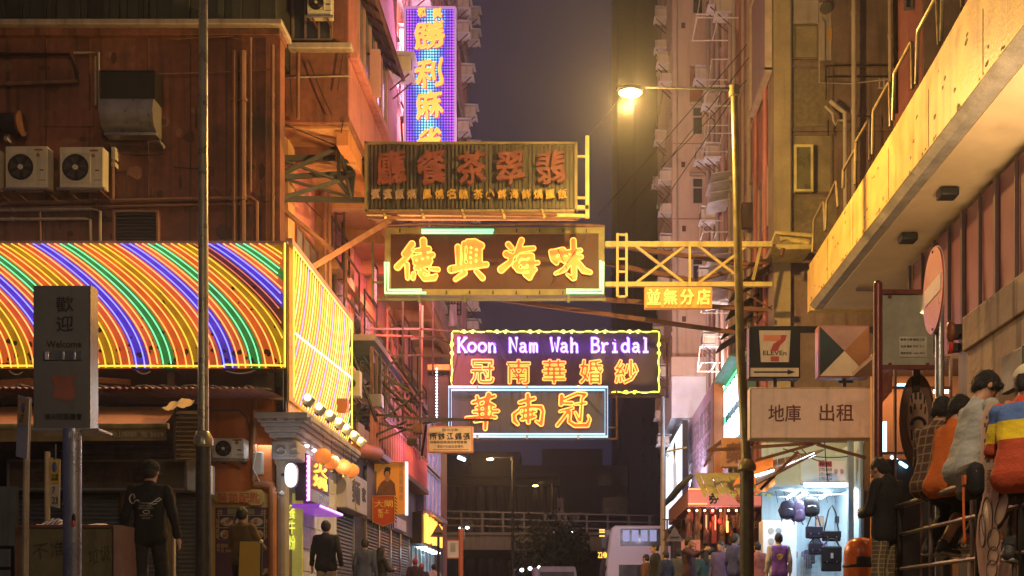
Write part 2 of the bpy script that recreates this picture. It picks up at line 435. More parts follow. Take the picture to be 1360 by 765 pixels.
# AC condenser units
def condenser(px0, py0, px1, py1, d, lab, group='outdoor air conditioning units on the walls', fanx=.37, dep=.26, brk=True, m=acw):
    a, c = P(px0, py1, d), P(px1, py0, d); W, H = c.x-a.x, c.z-a.z
    t = T('air_conditioner', lab, 'air conditioner', (a.x+W/2, d+dep/2, a.z), group)
    MB().box(a.x, c.x, d, d+dep, a.z, c.z).build('casing', m, t, bevel=.015)
    fx, fz = a.x+W*fanx, a.z+H*.49; r = min(W*.3, H*.38)
    MB().cyl((fx, d-.012, fz), (fx, d+.005, fz), r, n=28).build('fan_recess', black, t)
    g = MB()
    for q in np.linspace(r*.25, r, 7): g.tube([(fx+q*math.cos(u), d-.02, fz+q*math.sin(u)) for u in np.linspace(0, 2*math.pi, 24, endpoint=False)], .004, 4, closed=True)
    for u in np.linspace(0, math.pi, 6, endpoint=False): g.bar((fx-r*math.cos(u), d-.02, fz-r*math.sin(u)), (fx+r*math.cos(u), d-.02, fz+r*math.sin(u)), .006)
    gr = g.build('fan_grille', dark, t)
    MB().cyl((fx, d-.035, fz), (fx, d-.01, fz), r*.2, n=14).build('hub', m, gr)
    g = MB()
    for u in range(5):
        an = u*2*math.pi/5; c1 = V((math.cos(an), 0, math.sin(an))); c2 = V((math.cos(an+.8), 0, math.sin(an+.8)))
        o_ = V((fx, d-.014, fz)); g.add([o_+c1*r*.2, o_+c1*r*.9, o_+c2*r*.85, o_+c2*r*.2], [(0,1,2,3)])
    g.build('fan_blades', mat('fan_grey', (.10,.10,.10), .5), t)
    sq = MB()
    for s in (-1, 1):
        sq.box(fx-r*1.12, fx+r*1.12, d-.01, d-.001, fz+s*r*1.12-.008, fz+s*r*1.12+.008); sq.box(fx+s*r*1.12-.008, fx+s*r*1.12+.008, d-.012, d-.002, fz-r*1.12, fz+r*1.12)
    sq.build('grille_frame', m, t, smooth=False)
    if W > .5:
        MB().cen((a.x+W*.79, d-.004, c.z-H*.09), .16, .008, .025).build('badge', mat('badge_red', (.25,.05,.05), .5), t)
        MB().cyl((a.x+W*.78, d-.012, c.z-H*.22), (a.x+W*.78, d, c.z-H*.22), .035, n=10).build('knob', mat('brass', (.35,.2,.06), .4, .5), t)
        MB().cen((a.x+W*.86, d-.004, a.z+H*.42), .07, .006, .022).build('label_plate', dark, t)
        MB().cen((a.x+W*.88, d-.004, a.z+H*.18), .13, .006, .012).build('stripe', mat('label_blue', (.08,.15,.25), .5), t)
    if brk:
        MB().box(a.x-.05, c.x+.04, d-.03, d+.02, a.z-.05, a.z-.005).build('front_rail', galv, t, bevel=.004)
        for xx in (a.x+.08, c.x-.12): MB().box(xx, xx+.04, d+.021, d+dep+.45, a.z-.045, a.z-.01).build('bracket', rust, t, smooth=False)
    return t
condenser(7, 194, 63, 249, 21.3, 'white condenser unit with round fan, the left one of two on the red wall')
condenser(79, 195, 137, 249, 21.3, 'white condenser unit with round fan, right of its twin on the red wall')
condenser(-52, 196, -3, 249, 21.3, 'white condenser unit cut off by the left edge of the picture')
# ducts
def duct_hood():
    a, c = P(131, 178, 21.5), P(202, 92, 21.5); t = T('duct_hood', 'galvanised exhaust hood with black mouth high on the red wall', 'exhaust hood', ((a.x+c.x)/2, 21.6, a.z))
    zm = P(0, 128, 21.5).z
    MB().box(a.x, c.x, 21.6, 22, zm, c.z).build('mouth', black, t, smooth=False)
    fr = MB()
    for xx in (a.x-.02, c.x): fr.box(xx, xx+.02, 21.58, 22, zm, c.z+.02)
    fr.box(a.x, c.x, 21.58, 22, c.z, c.z+.02); fr.build('frame', dark, t, smooth=False)
    pr = [(22, zm), (21.6, zm), (21.54, zm-.08), (21.5, zm-.25), (21.53, zm-.4), (21.6, zm-.52), (21.75, zm-.6), (22, zm-.62)]
    MB().ext([(a.x, y, z) for y, z in pr], (c.x-a.x, 0, 0)).build('curved_cowl', mat('duct_steel', (.42,.40,.42), .32, .6, .12, 6, .05, streak=.2), t, ang=.9)
    MB().box(a.x+.08, c.x+.06, 21.55, 21.8, a.z-.0, a.z+.06).build('lip', galv, t, bevel=.01)
duct_hood()
t = T('exhaust_duct', 'dark round duct stub on the red wall at the left edge', 'duct', (P(5,165,21.5).x, 21.7, P(5,165,21.5).z))
MB().cyl(P(-40,164,21.6), P(28,164,21.6), .19, n=20).build('duct', dark, t); MB().cyl(P(26,164,21.6), P(29,164,21.6), .23, n=20).build('flange', rust, t)

# ---------------- left overhanging tenement ----------------
def windows_front(mb_par, rects, d, fm, gm, mull=1):
    for (a_, b_, c_, e_) in rects:
        f = MB(); A, C = P(a_, e_, d), P(c_, b_, d); w_ = .05
        f.box(A.x, C.x, d-.06, d, A.z, A.z+w_).box(A.x, C.x, d-.06, d, C.z-w_, C.z).box(A.x, A.x+w_, d-.06, d, A.z+w_, C.z-w_).box(C.x-w_, C.x, d-.06, d, A.z+w_, C.z-w_)
        for k_ in range(mull): xx = A.x+(C.x-A.x)*(k_+1)/(mull+1); f.box(xx-.02, xx+.02, d-.055, d, A.z+w_, C.z-w_)
        wn = f.build('window', fm, mb_par, smooth=False); MB().box(A.x+w_, C.x-w_, d-.02, d-.004, A.z+w_, C.z-w_).build('pane', gm, wn, smooth=False)
XO, XR = -4.85, -6.3
t1 = T('overhanging_tenement', 'tenement above the pavement with orange underside, just right of the red corner building', 'building', (XR, 24, 0))
zo = P(0, 158, 24).z
MB().box(-12, XO, 24, 30.4, zo+.02, 24).build('upper_wall', brick, t1, smooth=False)
MB().box(XO, XO+.03, 24.02, 30.4, zo+.02, 24).build('street_wall', pinkw, t1, smooth=False)
MB().box(-12, XO+.12, 23.8, 30.4, P(0,70,24).z, P(0,62,24).z).build('ledge', ledge, t1, bevel=.02)
MB().box(-12, XO+.04, 23.93, 30.3, zo-.10, zo+.02).build('edge_beam', brick, t1, smooth=False)
MB().box(-12, XO-.02, 24.1, 46, zo-.16, zo-.11).build('underside', soffit, t1, smooth=False)
bm_ = MB().box(XR-.2, XO-.04, -.14, .14, -.38, 0).mesh('soffit_beam', soffit, smooth=False)
for i in range(8): place('soffit_beam', bm_, (0, 25.2+i*2.7, zo-.165), t1)
MB().box(XO-.28, XO-.03, 24.2, 46, zo-.48, zo-.17).build('edge_girder', mat('orange_render', (.5,.2,.08), .8, 0, .2, 1, .2, streak=.2), t1, smooth=False)
MB().box(-12, XR, 24, 46, 0, zo-.17).build('recessed_wall', pinkw, t1, smooth=False)
pil = MB().box(0, .16, 0, .55, 4.9, zo-.4).mesh('pilaster', soffit, smooth=False)
for i in range(7): place('pilaster', pil, (XR+.01, 24.05+i*3.3, 0), t1)
windows_front(t1, [(388,-4,442,56)], 24, conc, glassd, 2)
def side_window(X, d0, d1, z0, z1, par, fm, gm, mull=1, sgn=1, name='window'):
    w_ = .06; f = MB(); xa, xb = (X, X+.07*sgn) if sgn > 0 else (X+.07*sgn, X)
    f.box(xa, xb, d0, d1, z0, z0+w_).box(xa, xb, d0, d1, z1-w_, z1).box(xa, xb, d0, d0+w_, z0+w_, z1-w_).box(xa, xb, d1-w_, d1, z0+w_, z1-w_)
    for k_ in range(mull): yy = lerp(d0, d1, (k_+1)/(mull+1)); f.box(xa, xb-.005*sgn if sgn>0 else xb, yy-.03, yy+.03, z0+w_, z1-w_)
    o = f.build(name, fm, par, smooth=False); xa, xb = (X, X+.02) if sgn > 0 else (X-.02, X)
    MB().box(xa, xb, d0+w_, d1-w_, z0+w_, z1-w_).build('pane', gm, o, smooth=False); return o
for i in range(5): side_window(XR+.01, 25.2+i*3.3, 27.3+i*3.3, 5.6, 8.9, t1, rust, gblue, 2)
frm = mat('rosy_frame', (.45,.25,.24), .6, 0, .15, 3)
side_window(XO+.03, 24.8, 28.5, 12.2, 14.9, t1, frm, gblue, 4)
side_window(XO+.03, 24.8, 28.5, 15.6, 18.4, t1, frm, gblue, 4)
MB().box(XO+.03, XO+.22, 24, 30.4, 11.95, 12.1).build('sill_band', pinkw, t1, bevel=.02)
for pp in (((447,-20),(372,-20)),): pass
# second to fourth buildings of the left terrace
def upper_block(d0, d1, lab, m, zt, seed, X=XO):
    rr = random.Random(seed); t = T('tenement_block', lab, 'building', (XR, d0, 0), 'tenements along the left side of the street')
    MB().box(-12, X, d0+.05, d1, zo-.05, zt).build('wall', m, t, smooth=False)
    for fl in range(int((zt-11.5)//3)):
        z0 = 11.6+fl*3.0
        MB().box(X, X+.1, d0+.1, d1-.05, z0-.35, z0-.2).build('floor_band', ledge, t, smooth=False)
        k_ = d0+.6
        while k_ < d1-1.8: side_window(X, k_, k_+1.5, z0, z0+1.6, t, frm, gblue if rr.random() < .8 else glassd, 1); k_ += 2.1
    return t
t2 = upper_block(30.45, 36.5, 'orange rendered tenement behind the ladder scaffold, left of the tall lit sign', mat('orange_wall', (.42,.17,.08), .8, 0, .2, .7, .3, streak=.4), 26, 2, XO-.15)
t3 = upper_block(36.55, 43, 'pinkish tenement directly behind the tall violet sign', mat('rose_wall', (.36,.2,.18), .8, 0, .2, .7, .3, streak=.4), 28, 3)
t4 = upper_block(43.05, 49, 'farthest left tenement, cluttered with air conditioners beside the night sky', mat('grey_rose', (.30,.2,.2), .8, 0, .2, .7, .3, streak=.4), 30, 4, XO+.2)
MB().box(-12, -5.6, 46.05, 49, 0, zo-.06).build('lower_wall', pinkw, t4, smooth=False)
MB().box(-12, XR-.02, 46.05, 47, 0, 5).build('ground_floor', conc, t4, smooth=False)
# window air conditioners with shelves clinging to facades
def window_ac(loc, sgn, lab, group, s=1.0, cover=True):
    t = T('window_air_conditioner', lab, 'air conditioner', loc, group); x_, y_, z_ = loc
    a, c = sorted((x_, x_+sgn*.55*s))
    MB().box(a, c, y_, y_+.62*s, z_+.03, z_+.42*s).build('casing', acw, t, bevel=.02)
    fa, fc = (c, c+.015) if sgn > 0 else (a-.015, a)
    MB().box(fa, fc, y_+.06, y_+.56*s, z_+.08, z_+.36*s).build('grille', mat('grille_grey', (.18,.17,.17), .6), t, smooth=False)
    MB().box(a-.05, c+.05, y_-.05, y_+.67*s, z_-.02, z_+.01).build('shelf', mat('shelf_white', (.75,.72,.75), .5), t, smooth=False)
    xe = x_+sgn*.5*s
    for yy in (y_+.05, y_+.55*s): MB().bar((x_, yy, z_-.45), (xe, yy, z_-.03), .03).build('strut', rust, t)
    if cover:
        g = MB(); g.hexa([(a-.1*0,y_-.08,z_+.5*s),(a,y_+.7*s,z_+.5*s),(c+.1,y_+.7*s,z_+.47*s),(c+.1,y_-.08,z_+.47*s),(a,y_-.08,z_+.52*s),(a,y_+.7*s,z_+.52*s),(c+.1,y_+.7*s,z_+.49*s),(c+.1,y_-.08,z_+.49*s)]); g.build('rain_cover', mat('cover_white', (.7,.68,.72), .5), t)
    return t
rr = random.Random(11)
gL = 'air conditioners on the far left tenements'
for i in range(16):
    y_ = rr.choice((43.8, 45.3, 46.8, 48.1)); z_ = 12.2+i*.95
    window_ac((XO+.2, y_, z_), 1, 'window air conditioner on the farthest left tenement, %s' % ordi(i, 16), gL, .9)
for y_, z_ in ((31.8,16.2),(33.6,13.6),(33.8,18.6),(37.5,15.4)): window_ac((XO-.14 if y_ < 36.5 else XO, y_, z_), 1, 'window air conditioner beside the tall violet sign, at height %s' % {16.2:'level with its third character',13.6:'level with its foot',18.6:'above its top',15.4:'just behind its middle'}[z_], 'air conditioners beside the tall sign', 1)
window_ac((XO+.03, 29.2, 14.15), 1, 'caged air conditioner on the pink wall under the slanting awning', 'air conditioners beside the tall sign', 1)
t = condenser(408, -14, 440, 20, 23.5, 'beige condenser unit hung under the top window at the top of the frame', brk=True)
# shelf awning high up
t = T('slanting_canopy', 'slatted metal canopy slanting over the pink wall at the top', 'canopy', (XO, 25, 14.8))
g = MB(); 
for i in range(7): g.bar((XO+.02, 24.6+i*.6, 13.9), (XO+.5, 24.6+i*.6, 13.55), .05)
g.bar((XO+.5, 24.5, 13.55), (XO+.5, 28.4, 13.55), .06).bar((XO+.26, 24.5, 13.75), (XO+.26, 28.4, 13.75), .05); g.build('frame', rust, t)
g = MB(); g.hexa([(XO+.02,24.5,13.94),(XO+.02,28.5,13.94),(XO+.55,28.5,13.57),(XO+.55,24.5,13.57),(XO+.02,24.5,13.96),(XO+.02,28.5,13.96),(XO+.55,28.5,13.59),(XO+.55,24.5,13.59)]).build('sheet', mat('old_sheet', (.2,.13,.12), .7, 0, .3, 2, .2, streak=.5), t)
t = T('hanging_board', 'blank rosy board fixed sideways on the pink wall', 'board', (XO+.4, 26.6, 12.2))
MB().box(XO+.12, XO+.36, 25.9, 25.96, 12.0, 13.1).build('panel', mat('rosy_board', (.5,.27,.3), .6, 0, .1, 2), t, bevel=.01)
g = MB()
for z_ in (12.1, 13.0): g.bar((XO, 25.93, z_), (XO+.36, 25.93, z_), .04)
g.build('arm', dark, t)
# ladder like scaffolds
def ladder(px, py0, py1, d, wpx, m, lab):
    a = P(px, py1, d); t = T('ladder_frame', lab, 'ladder', a); W = wpx*d/F; z1 = P(px, py0, d).z
    for xx in (a.x, a.x+W): MB().bar((xx, d, a.z), (xx, d, z1), .05).build('rail', m, t)
    r_ = MB().bar((0, 0, 0), (W, 0, 0), .035).mesh('rung', m); n = max(2, int((z1-a.z)/.42))
    for i in range(n): place('rung', r_, (a.x, d, a.z+.2+i*.42), t)
    return t
ladder(519, 105, 190, 33, 10, yelst, 'yellowish ladder frame left of the tall violet sign')
ladder(446, 270, 425, 29, 11, rust, 'rusty ladder on the orange wall behind the rainbow sign')
ladder(486, 0, 60, 30, 9, rust, 'rusty ladder frame up by the pink wall')
# pipes on recessed wall
for ki, (px, y0, y1, d) in enumerate(((432,255,470,27),(438,255,470,27),(470,200,470,32),(545,100,190,38),(520,430,560,36),(476,300,470,33))):
    tag(MB().cyl(P(px, y1, d), P(px, y0, d), .05, n=8).build('wall_pipe', pipem), 'rusty vertical drain pipe on the left tenements, '+('left of a close pair','right of a close pair','above the green bordered sign','highest, by the tall sign','lowest, behind the black brackets','beside the grey glass panels')[ki], 'pipe', 'drain pipes on the left tenements')
# ---------------- rainbow neon canopy ----------------
nB = glow('neon_blue', (.08,.10,1.0), 4.5); nG = glow('neon_green', (.12,1.0,.42), 1.5); nO = glow('neon_orange', (1.0,.25,.035), 2.7)
nY = glow('neon_yellow', (1.0,.66,.03), 1.4); nC = glow('neon_cyan', (.25,.95,.75), 2.0); nW = glow('neon_white', (.55,.75,1.0), 3.0); nR = glow('neon_dim_red', (.8,.12,.04), 1.0)
pB = mat('panel_blue', (.16,.10,.50), .5, 0, .2, 4, .1, grime=.4); pG = mat('panel_green', (.05,.40,.16), .5, 0, .2, 4, .1, grime=.3)
pO = mat('panel_orange', (.80,.26,.08), .5, 0, .15, 3, .1, grime=.25); pY = mat('panel_yellow', (.62,.46,.02), .5, 0, .2, 4, .1, grime=.4)
pD = mat('panel_dark', (.16,.05,.06), .5, 0, .2, 4, .1)
rs = T('rainbow_neon_sign', 'wraparound shop sign of curved blue, green, orange and yellow neon bands at left', 'neon sign', (-8, 20, 4.4))
XS = P(381, 0, 20).x; zt, zb = P(0, 326, 20).z, P(0, 490, 20).z; Hh = zt-zb; pxm = 20/F
MB().box(-11.5, XS-.02, 20.0, 21.6, zb, zt).build('box_body', mat('sign_body', (.25,.08,.04), .6), rs, smooth=False)
MB().box(-11.5, XS+.03, 19.9, 20.1, zt+.004, zt+.05).build('top_trim', mat('pinkish_trim', (.5,.3,.3), .5), rs, smooth=False)
def arc(x0, n=14, y=20.0):
    return [(x0+137*pxm*math.sin(1.5*t**.9), zt-Hh*t) for t in np.linspace(0, 1, n)]
def clipx(pts, lo, hi): return [p for p in pts if lo <= p[0] <= hi]
bands = [(0,19.6,pB,nB),(19.6,36,pO,nO),(36,54.5,pG,nG),(54.5,75,pO,nO),(75,96,pY,nY),(96,116,pO,nO)]
for k in range(-4, 4):
    for (o0, o1, pm_, nm_) in bands:
        xa = (43.4+116*k+o0-765)*pxm; xb = (43.4+116*k+o1-765)*pxm
        if k == 1 and o0 == 96: pm_, nm_ = pD, nR
        A_, B_ = arc(xa, 18), arc(xb, 18); lo, hi = -11.4, XS-.03
        vs = []; fs = []
        for (a_, b_) in zip(A_, B_): vs += [(min(hi, max(lo, a_[0])), 19.97, a_[1]), (min(hi, max(lo, b_[0])), 19.97, b_[1])]
        fs = [(2*i, 2*i+1, 2*i+3, 2*i+2) for i in range(17) if abs(vs[2*i][0]-vs[2*i+1][0])+abs(vs[2*i+2][0]-vs[2*i+3][0]) > 1e-4]
        if not fs: continue
        bp = MB().add(vs, fs); bp.v += [v+V((0, .025, 0)) for v in bp.v[:36]]
        bp.build('band_panel', pm_, rs, smooth=False, fix=False)
        for q in (.22, .78):
            tb = clipx(arc(lerp(xa, xb, q), 26), lo+.02, hi-.02)
            if len(tb) > 2:
                fl = nm_ if not (nm_ is nO and q > .5) else glow('neon_amber', (1.0,.30,.05), 2.5)
                MB().tube([(p[0], 19.9, p[1]) for p in tb], .0115, 6).build('neon_tube', fl, rs)
MB().tube([(-11.4, 19.86, zb+.03), (XS-1.07, 19.86, zb+.02)], .018, 6).build('border_tube', nY, rs)
MB().tube([(XS-1.05, 19.86, zb+.045), (XS, 19.86, zb+.03)], .018, 6).build('border_tube', nY, rs)
MB().tube([(XS, 19.86, zb), (XS, 19.86, zt)], .018, 6).build('border_tube', nY, rs)
# street side of the sign
D0, D1 = 20.0, 25.2; zs = P(0, 545, 20.2).z
MB().box(XS, XS+.04, D0+.0, D1, zb-.55, zt).build('side_panel', mat('side_yellow', (.70,.36,.01), .5, 0, .2, 4, .1, grime=.3), rs, smooth=False)
MB().box(XS-.03, XS+.10, D0, D1, zt+.01, zt+.13).build('side_trim', mat('pinkish_trim', (.5,.3,.3), .5), rs, smooth=False)
def sarc(d0, n=14):
    return [(d0-1.75*(1-math.cos(1.25*t))/(1-math.cos(1.25))*(.75)-.25*1.75*t, zt-.04-(Hh+.5)*t) for t in np.linspace(0, 1, n)]
seq = [glow('neon_soft_blue', (.10,.20,1.0), 1.6),nY,nY,nG,nY,nY]
n_ = 0; dd = D0+.1
while dd < D1+1.7:
    m__ = seq[n_ % 6]; n_ += 1
    q = [p for p in sarc(dd, 20) if D0+.08 <= p[0] <= D1-.05]
    if len(q) > 2: MB().tube([(XS+.10, p[0], p[1]) for p in q], .010 if m__ not in (nB, nW) else .013, 6).build('neon_tube', m__, rs)
    dd += .185
MB().tube([(XS+.12, D0+.02, zb-.5), (XS+.12, D0+.02, zt-.03), (XS+.12, D1, zt-.03), (XS+.12, D1, zb-.55)], .018, 6).build('border_tube', nY, rs)
g = MB()
for i in range(34):
    p = V((XS+.13, lerp(D0+.1, D1-.1, i/33), lerp(zb+.85, zb+1.1, i/33)-.2)); g.ball(p, .018, nu=6, nv=4)
g.build('bulbs', glow('tiny_bulb', (1,.9,.6), 6), rs)
MB().box(XS+.1, XS+.32, 23.7, 23.9, zb-.1, zb+.18).build('junction_box', mat('box_orange', (.5,.15,.03), .5), rs, bevel=.01)
area('sign_glow', (-8, 19.3, 5.6), (-8, 10, 2.2), 5, 110, (1,.6,.32), rs, 2.0)
area('sign_glow', (XS+.5, 22.6, 5.4), (XS+5, 22.6, 4.5), 4, 330, (1,.75,.2), rs, 2.2)

area('sign_glow', (XS+.5, 24.6, 7.2), (-5.8, 26.5, 10.6), 2.0, 230, (1,.5,.15), rs, 1.2)
# ---------------- street neon signs ----------------
yT = glow('neon_char_yellow', (1.0,.30,.025), 2.7); orF = mat('lit_orange_face', (.85,.40,.12), .5, 0, .08, 3, 0, emis=.42, ec=(1,.36,.07))
CH = {
'de': "300,145,38 205,265,30;290,245,22 210,330,30 125,420,38;240,390,28 245,555,22;435,105,40 440,200,34 450,290,28;345,225,25 500,205,34;320,305,25 545,275,32;340,375,28 520,350,28;330,310,28 345,375,25;420,300,35 420,360,30;500,290,35 500,350,30;350,330,30 510,320,30;365,425,24 510,390,20;345,435,26 380,440,20;320,500,26 310,550,28;400,490,32 450,560,30 560,548,36 590,520,20;425,450,16 490,495,22;520,442,20 610,450,26;-355,340,11;-425,322,11;-490,305,11;-440,505,8 445,515,8 515,512,8;-338,270,9",
'xing': "850,180,33 860,400,30;925,140,30 915,390,25;970,120,34 1050,120,38 1130,165,40;1010,150,50 1010,400,45;1100,190,42 1105,395,36;900,300,40 1100,300,40;770,450,44 900,420,38 1190,390,32;930,490,32 820,570,24;1070,470,26 1145,550,33;-893,250,8 886,385,10;-945,180,7 940,365,8;-1008,188,12;-1075,212,13;-1005,245,12;-1070,278,13;-1000,310,12;-1070,348,13;-1005,368,12",
'hai': "185,150,33 225,195,30;165,265,42 225,290,33 210,360,30 100,450,42;345,100,33 290,240,30 250,290,18;320,215,34 490,195,26;330,290,28 460,290,38 470,480,36;480,450,34 440,545,32 385,510,24;310,310,26 260,400,26 300,460,26 380,470,28;255,410,24 540,368,24;350,455,20 510,450,22;360,380,44 430,380,44;-348,325,12;-428,318,12;-322,412,10 340,408,10;-412,402,13;-375,487,9 410,487,9;-205,240,9 225,235,9;-270,290,6 275,335,7 238,368,6",
'wei': "700,240,30 720,330,28 765,370,26;720,240,28 840,215,32 880,290,38 860,340,34;740,320,38 880,318,34;780,260,40 850,280,40;965,105,34 970,250,34 975,520,32 985,560,18;890,510,14 960,560,24;880,240,20 1050,222,26;930,300,24 1060,298,26;950,330,28 860,450,30 750,500,18;990,330,28 1090,460,36 1170,485,24;-770,295,12 790,278,12;-868,285,9 890,292,6;-925,480,14 930,450,6",
'hua': "320,100,24 300,180,22 290,390,16;185,165,15 370,110,15;220,115,14 235,180,12;215,210,12 335,175,13 370,195,12;240,215,14 240,300,12;340,180,12 340,290,12;190,245,13 400,238,14;130,300,15 300,285,14 380,292,14;200,330,10 320,308,12;-268,215,7;-275,262,6;-322,255,6 330,240,6",
'nan': "655,100,18 660,180,20;585,165,14 710,130,16;580,235,14 535,270,16 540,320,18 568,350,13;590,215,12 700,200,14 770,205,18 785,240,15 770,350,18 725,325,9;600,260,11 720,240,12;600,310,12 715,285,14;655,190,15 660,335,16;625,220,10 615,315,11;695,230,10 690,300,11",
'guan': "945,110,20 940,180,18;960,140,12 1080,88,14 1150,95,15 1120,130,12;965,170,12 1035,172,15;930,242,10 1040,212,12;1000,240,14 950,310,14 908,362,14;1018,245,13 1010,330,15 1060,362,17 1165,360,18 1188,310,11 1172,275,7;1120,140,12 1108,320,13;1062,180,9 1150,170,12;1062,250,10 1095,322,11",
}
def bmap(ox, oy, s, d):  # zoom px -> target px -> plane at depth d
    return lambda p: P(ox+p[0]/s, oy-p[1]/s, d)
# sign A: four brush characters, green tubes
dA = 28.0
s = T('hanging_neon_sign', 'wide neon sign with four glowing yellow brush characters and broken green border, centre', 'neon sign', P(657, 392, dA))
MB().pb(511, 302, 803, 392, dA, .45).build('sign_box', mat('olive_frame', (.26,.24,.10), .5, 0, .25, 4, .1, grime=.3), s, bevel=.02)
g = MB(); dz = dA-.08
for r_ in ((511,302,803,310),(511,384,803,392),(511,310,519,384),(795,310,803,384)): g.pb(*r_, dz, .079)
g.build('rim', mat('olive_frame', (.26,.24,.10), .5), s, smooth=False)
MB().pb(519, 310, 795, 384, dA-.02, .019).build('face_panel', mat('maroon_face', (.065,.018,.012), .55, 0, .25, 2, .1, streak=.3), s, smooth=False)
for nm, org in (('de', (515,310)), ('xing', (515,310)), ('hai', (655,310)), ('wei', (655,310))):
    neon_char(brush(CH[nm]), bmap(org[0], org[1], 9.067, dA-.03), .015, yT, orF, s, .06, .05)
gT = glow('neon_mint', (.05,1.0,.42), 1.15); gT2 = glow('neon_mint_pale', (.07,1.0,.48), 1.2)
for pts in (((560,305.5),(656,305.5)),((560,309),(655,309)),((511.5,348),(511.5,389),(566,389)),((515.5,348),(515.5,385),(560,385)),
            ((801,348),(801,389),(752,389)),((797.5,346),(797.5,385),(752,385))):
    MB().tube([P(x_, y_, dz-.05) for x_, y_ in pts], .033, 6).build('border_tube', gT2 if len(pts) == 2 else gT, s)
for x_ in range(530, 800, 31):
    for y_ in (306, 388): MB().pb(x_, y_-2, x_+1.4, y_+2, dz-.05, .05).build('tube_clip', dark, s, smooth=False)
g = MB(); g.bar(P(500,398,dA), P(805,398,dA), .06).bar(P(512,392,dA), P(512,400,dA), .05).bar(P(803,392,dA), P(803,400,dA), .05).bar(P(495,322,dA), P(495,398,dA), .05).bar(P(495,375,dA), P(511,375,dA), .05)
for x_ in (557, 617, 755): g.bar(P(x_,392,dA-.1), P(x_,402,dA-.1), .07)
g.build('frame_bars', mat('dull_green_steel', (.12,.14,.07), .5, .3), s)
MB().tube([P(515,300,dA), P(560,297,dA), P(640,299.5,dA), P(720,296.5,dA), P(803,301,dA)], .04, 6).build('conduit', pipem, s)
area('neon_glow', P(657,347,dA-.7), P(657,347,dA-8), 4.5, 110, (1,.36,.14), s, 1)
area('neon_glow', P(590,347,dA+2.0), V((-6.6,33,6.0)), 1.6, 650, (1,.24,.20), s, 1, 110)
# sign B: dark ribbed sign with rusty characters
dB = 25.8
s = T('ribbed_dark_sign', 'large unlit ribbed sign with rusty red characters and a small gold row below', 'sign', P(625, 280, dB))
ol = mat('ribbed_olive', (.06,.055,.04), .45, .3, .3, 2, .1, streak=.6, grime=.4)
MB().pb(487, 190, 766, 279, dB, .5).build('backing', ol, s, smooth=False)
rib = MB().box(-.025, .025, 0, .05, 0, P(0,192,dB).z-P(0,278,dB).z).mesh('rib', mat('rib_metal', (.085,.075,.05), .4, .4, .3, 2, .1, streak=.5, rnd=.25), smooth=False)
x_ = 489.5
while x_ < 764: p = P(x_, 278, dB); place('rib', rib, (p.x, dB-.051, p.z), s); x_ += 5.2 if random.random() < .8 else 8
g = MB()
for r_ in ((485,188,766,191),(485,278,766,281),(484,188,488,281),(763,188,767,281)): g.pb(*r_, dB-.1, .6)
g.build('rim', mat('olive_rim', (.18,.15,.08), .45, .3, .2, 3), s, smooth=False)
rc = mat('rusty_letter', (.12,.030,.02), .5, .1, .3, 6, .2); gc = mat('gold_letter', (.42,.26,.05), .4, .3, .3, 6, .1)
for i, c in enumerate('廳餐茶翠翡'):
    flat_text('character', c, P(521+i*52.6, 224, dB-.16), 38*dB/F, 45*dB/F, rc, s, off=.022, dep=.10, wk=.13)
for i, c in enumerate('賓賓飯燒鳳燒名馳茶小鮮海鮮燒臘飯'):
    flat_text('character', c, P(501+i*16+(3 if i > 3 else 0)+(3 if i > 7 else 0)-(2 if i < 4 else 0), 258.5, dB-.16), 12*dB/F, 13*dB/F, gc if i > 3 else mat('dull_letter', (.2,.14,.11), .5), s, off=.02, dep=.06, wk=.13)
g = MB(); dd = dB+.2
g.bar(P(487,284,dB), P(782,287,dB), .07).bar(P(780,181,dB), P(780,290,dB), .09).bar(P(766,208,dB), P(780,208,dB), .05).bar(P(766,263,dB), P(780,263,dB), .05).bar(P(766,276,dB), P(782,276,dB), .09)
for x_ in (512, 563, 617, 670, 723): g.bar(P(x_-4,279,dB-.1), P(x_,289,dB-.3), .05)
g.build('frame_bars', yelst, s); MB().bar(P(487,282,dB-.2), P(740,285,dB-.2), .06).bar(P(487,289,dB-.25), P(770,290,dB-.25), .05).build('lower_rail', rust, s)
# bracket truss left of sign B
t = T('steel_bracket', 'black steel lattice bracket holding the ribbed sign off the left wall', 'bracket', P(420, 260, 27))
g = MB()
def q3(px, py, d): return P(px, py, d)
J = {'a': q3(368,210,23.8), 'b': q3(368,235,23.8), 'c': q3(372,264,23.8), 'e': q3(486,210,25.9), 'f': q3(486,266,25.9), 'h': q3(450,195,24.6), 'i': q3(450,240,24.6), 'k': q3(470,230,25.4), 'l': q3(467,262,25.4), 'm': q3(372,235.5,23.8)}
for a_, b_, w_ in (('a','e',.11),('c','f',.11),('b','h',.08),('c','i',.08),('m','k',.10),('h','l',.07),('i','k',.07),('h','k',.05),('k','l',.07),('a','i',.05),('b','l',.05),('h','i',.07)): g.bar(J[a_], J[b_], w_)
g.bar(P(467,210,25.6), P(467,265,25.6), .08).bar(P(450,195,24.6), P(467,240,25.6), .08).bar(P(446,235,24.5), P(467,262,25.6), .09)
g.build('bars', black, t)
for q_ in (((450,195,24.6),(378,165,24.0)),((450,196,24.6),(486,188,25.8)),((450,196,24.6),(456,160,23.9))): cable([P(*q_[0]), P(*q_[1])], .012, dark, t, 0, 'stay_wire', 2)
t = T('steel_strut', 'long rusty diagonal strut from the rainbow sign up to the ribbed sign', 'strut', P(398,365,25))
MB().bar(P(396,366,24), P(532,284,25.9), .12).build('strut', rust, t); MB().bar(P(372,275,23.9), P(442,333,24.8), .08).build('brace', rust, t)
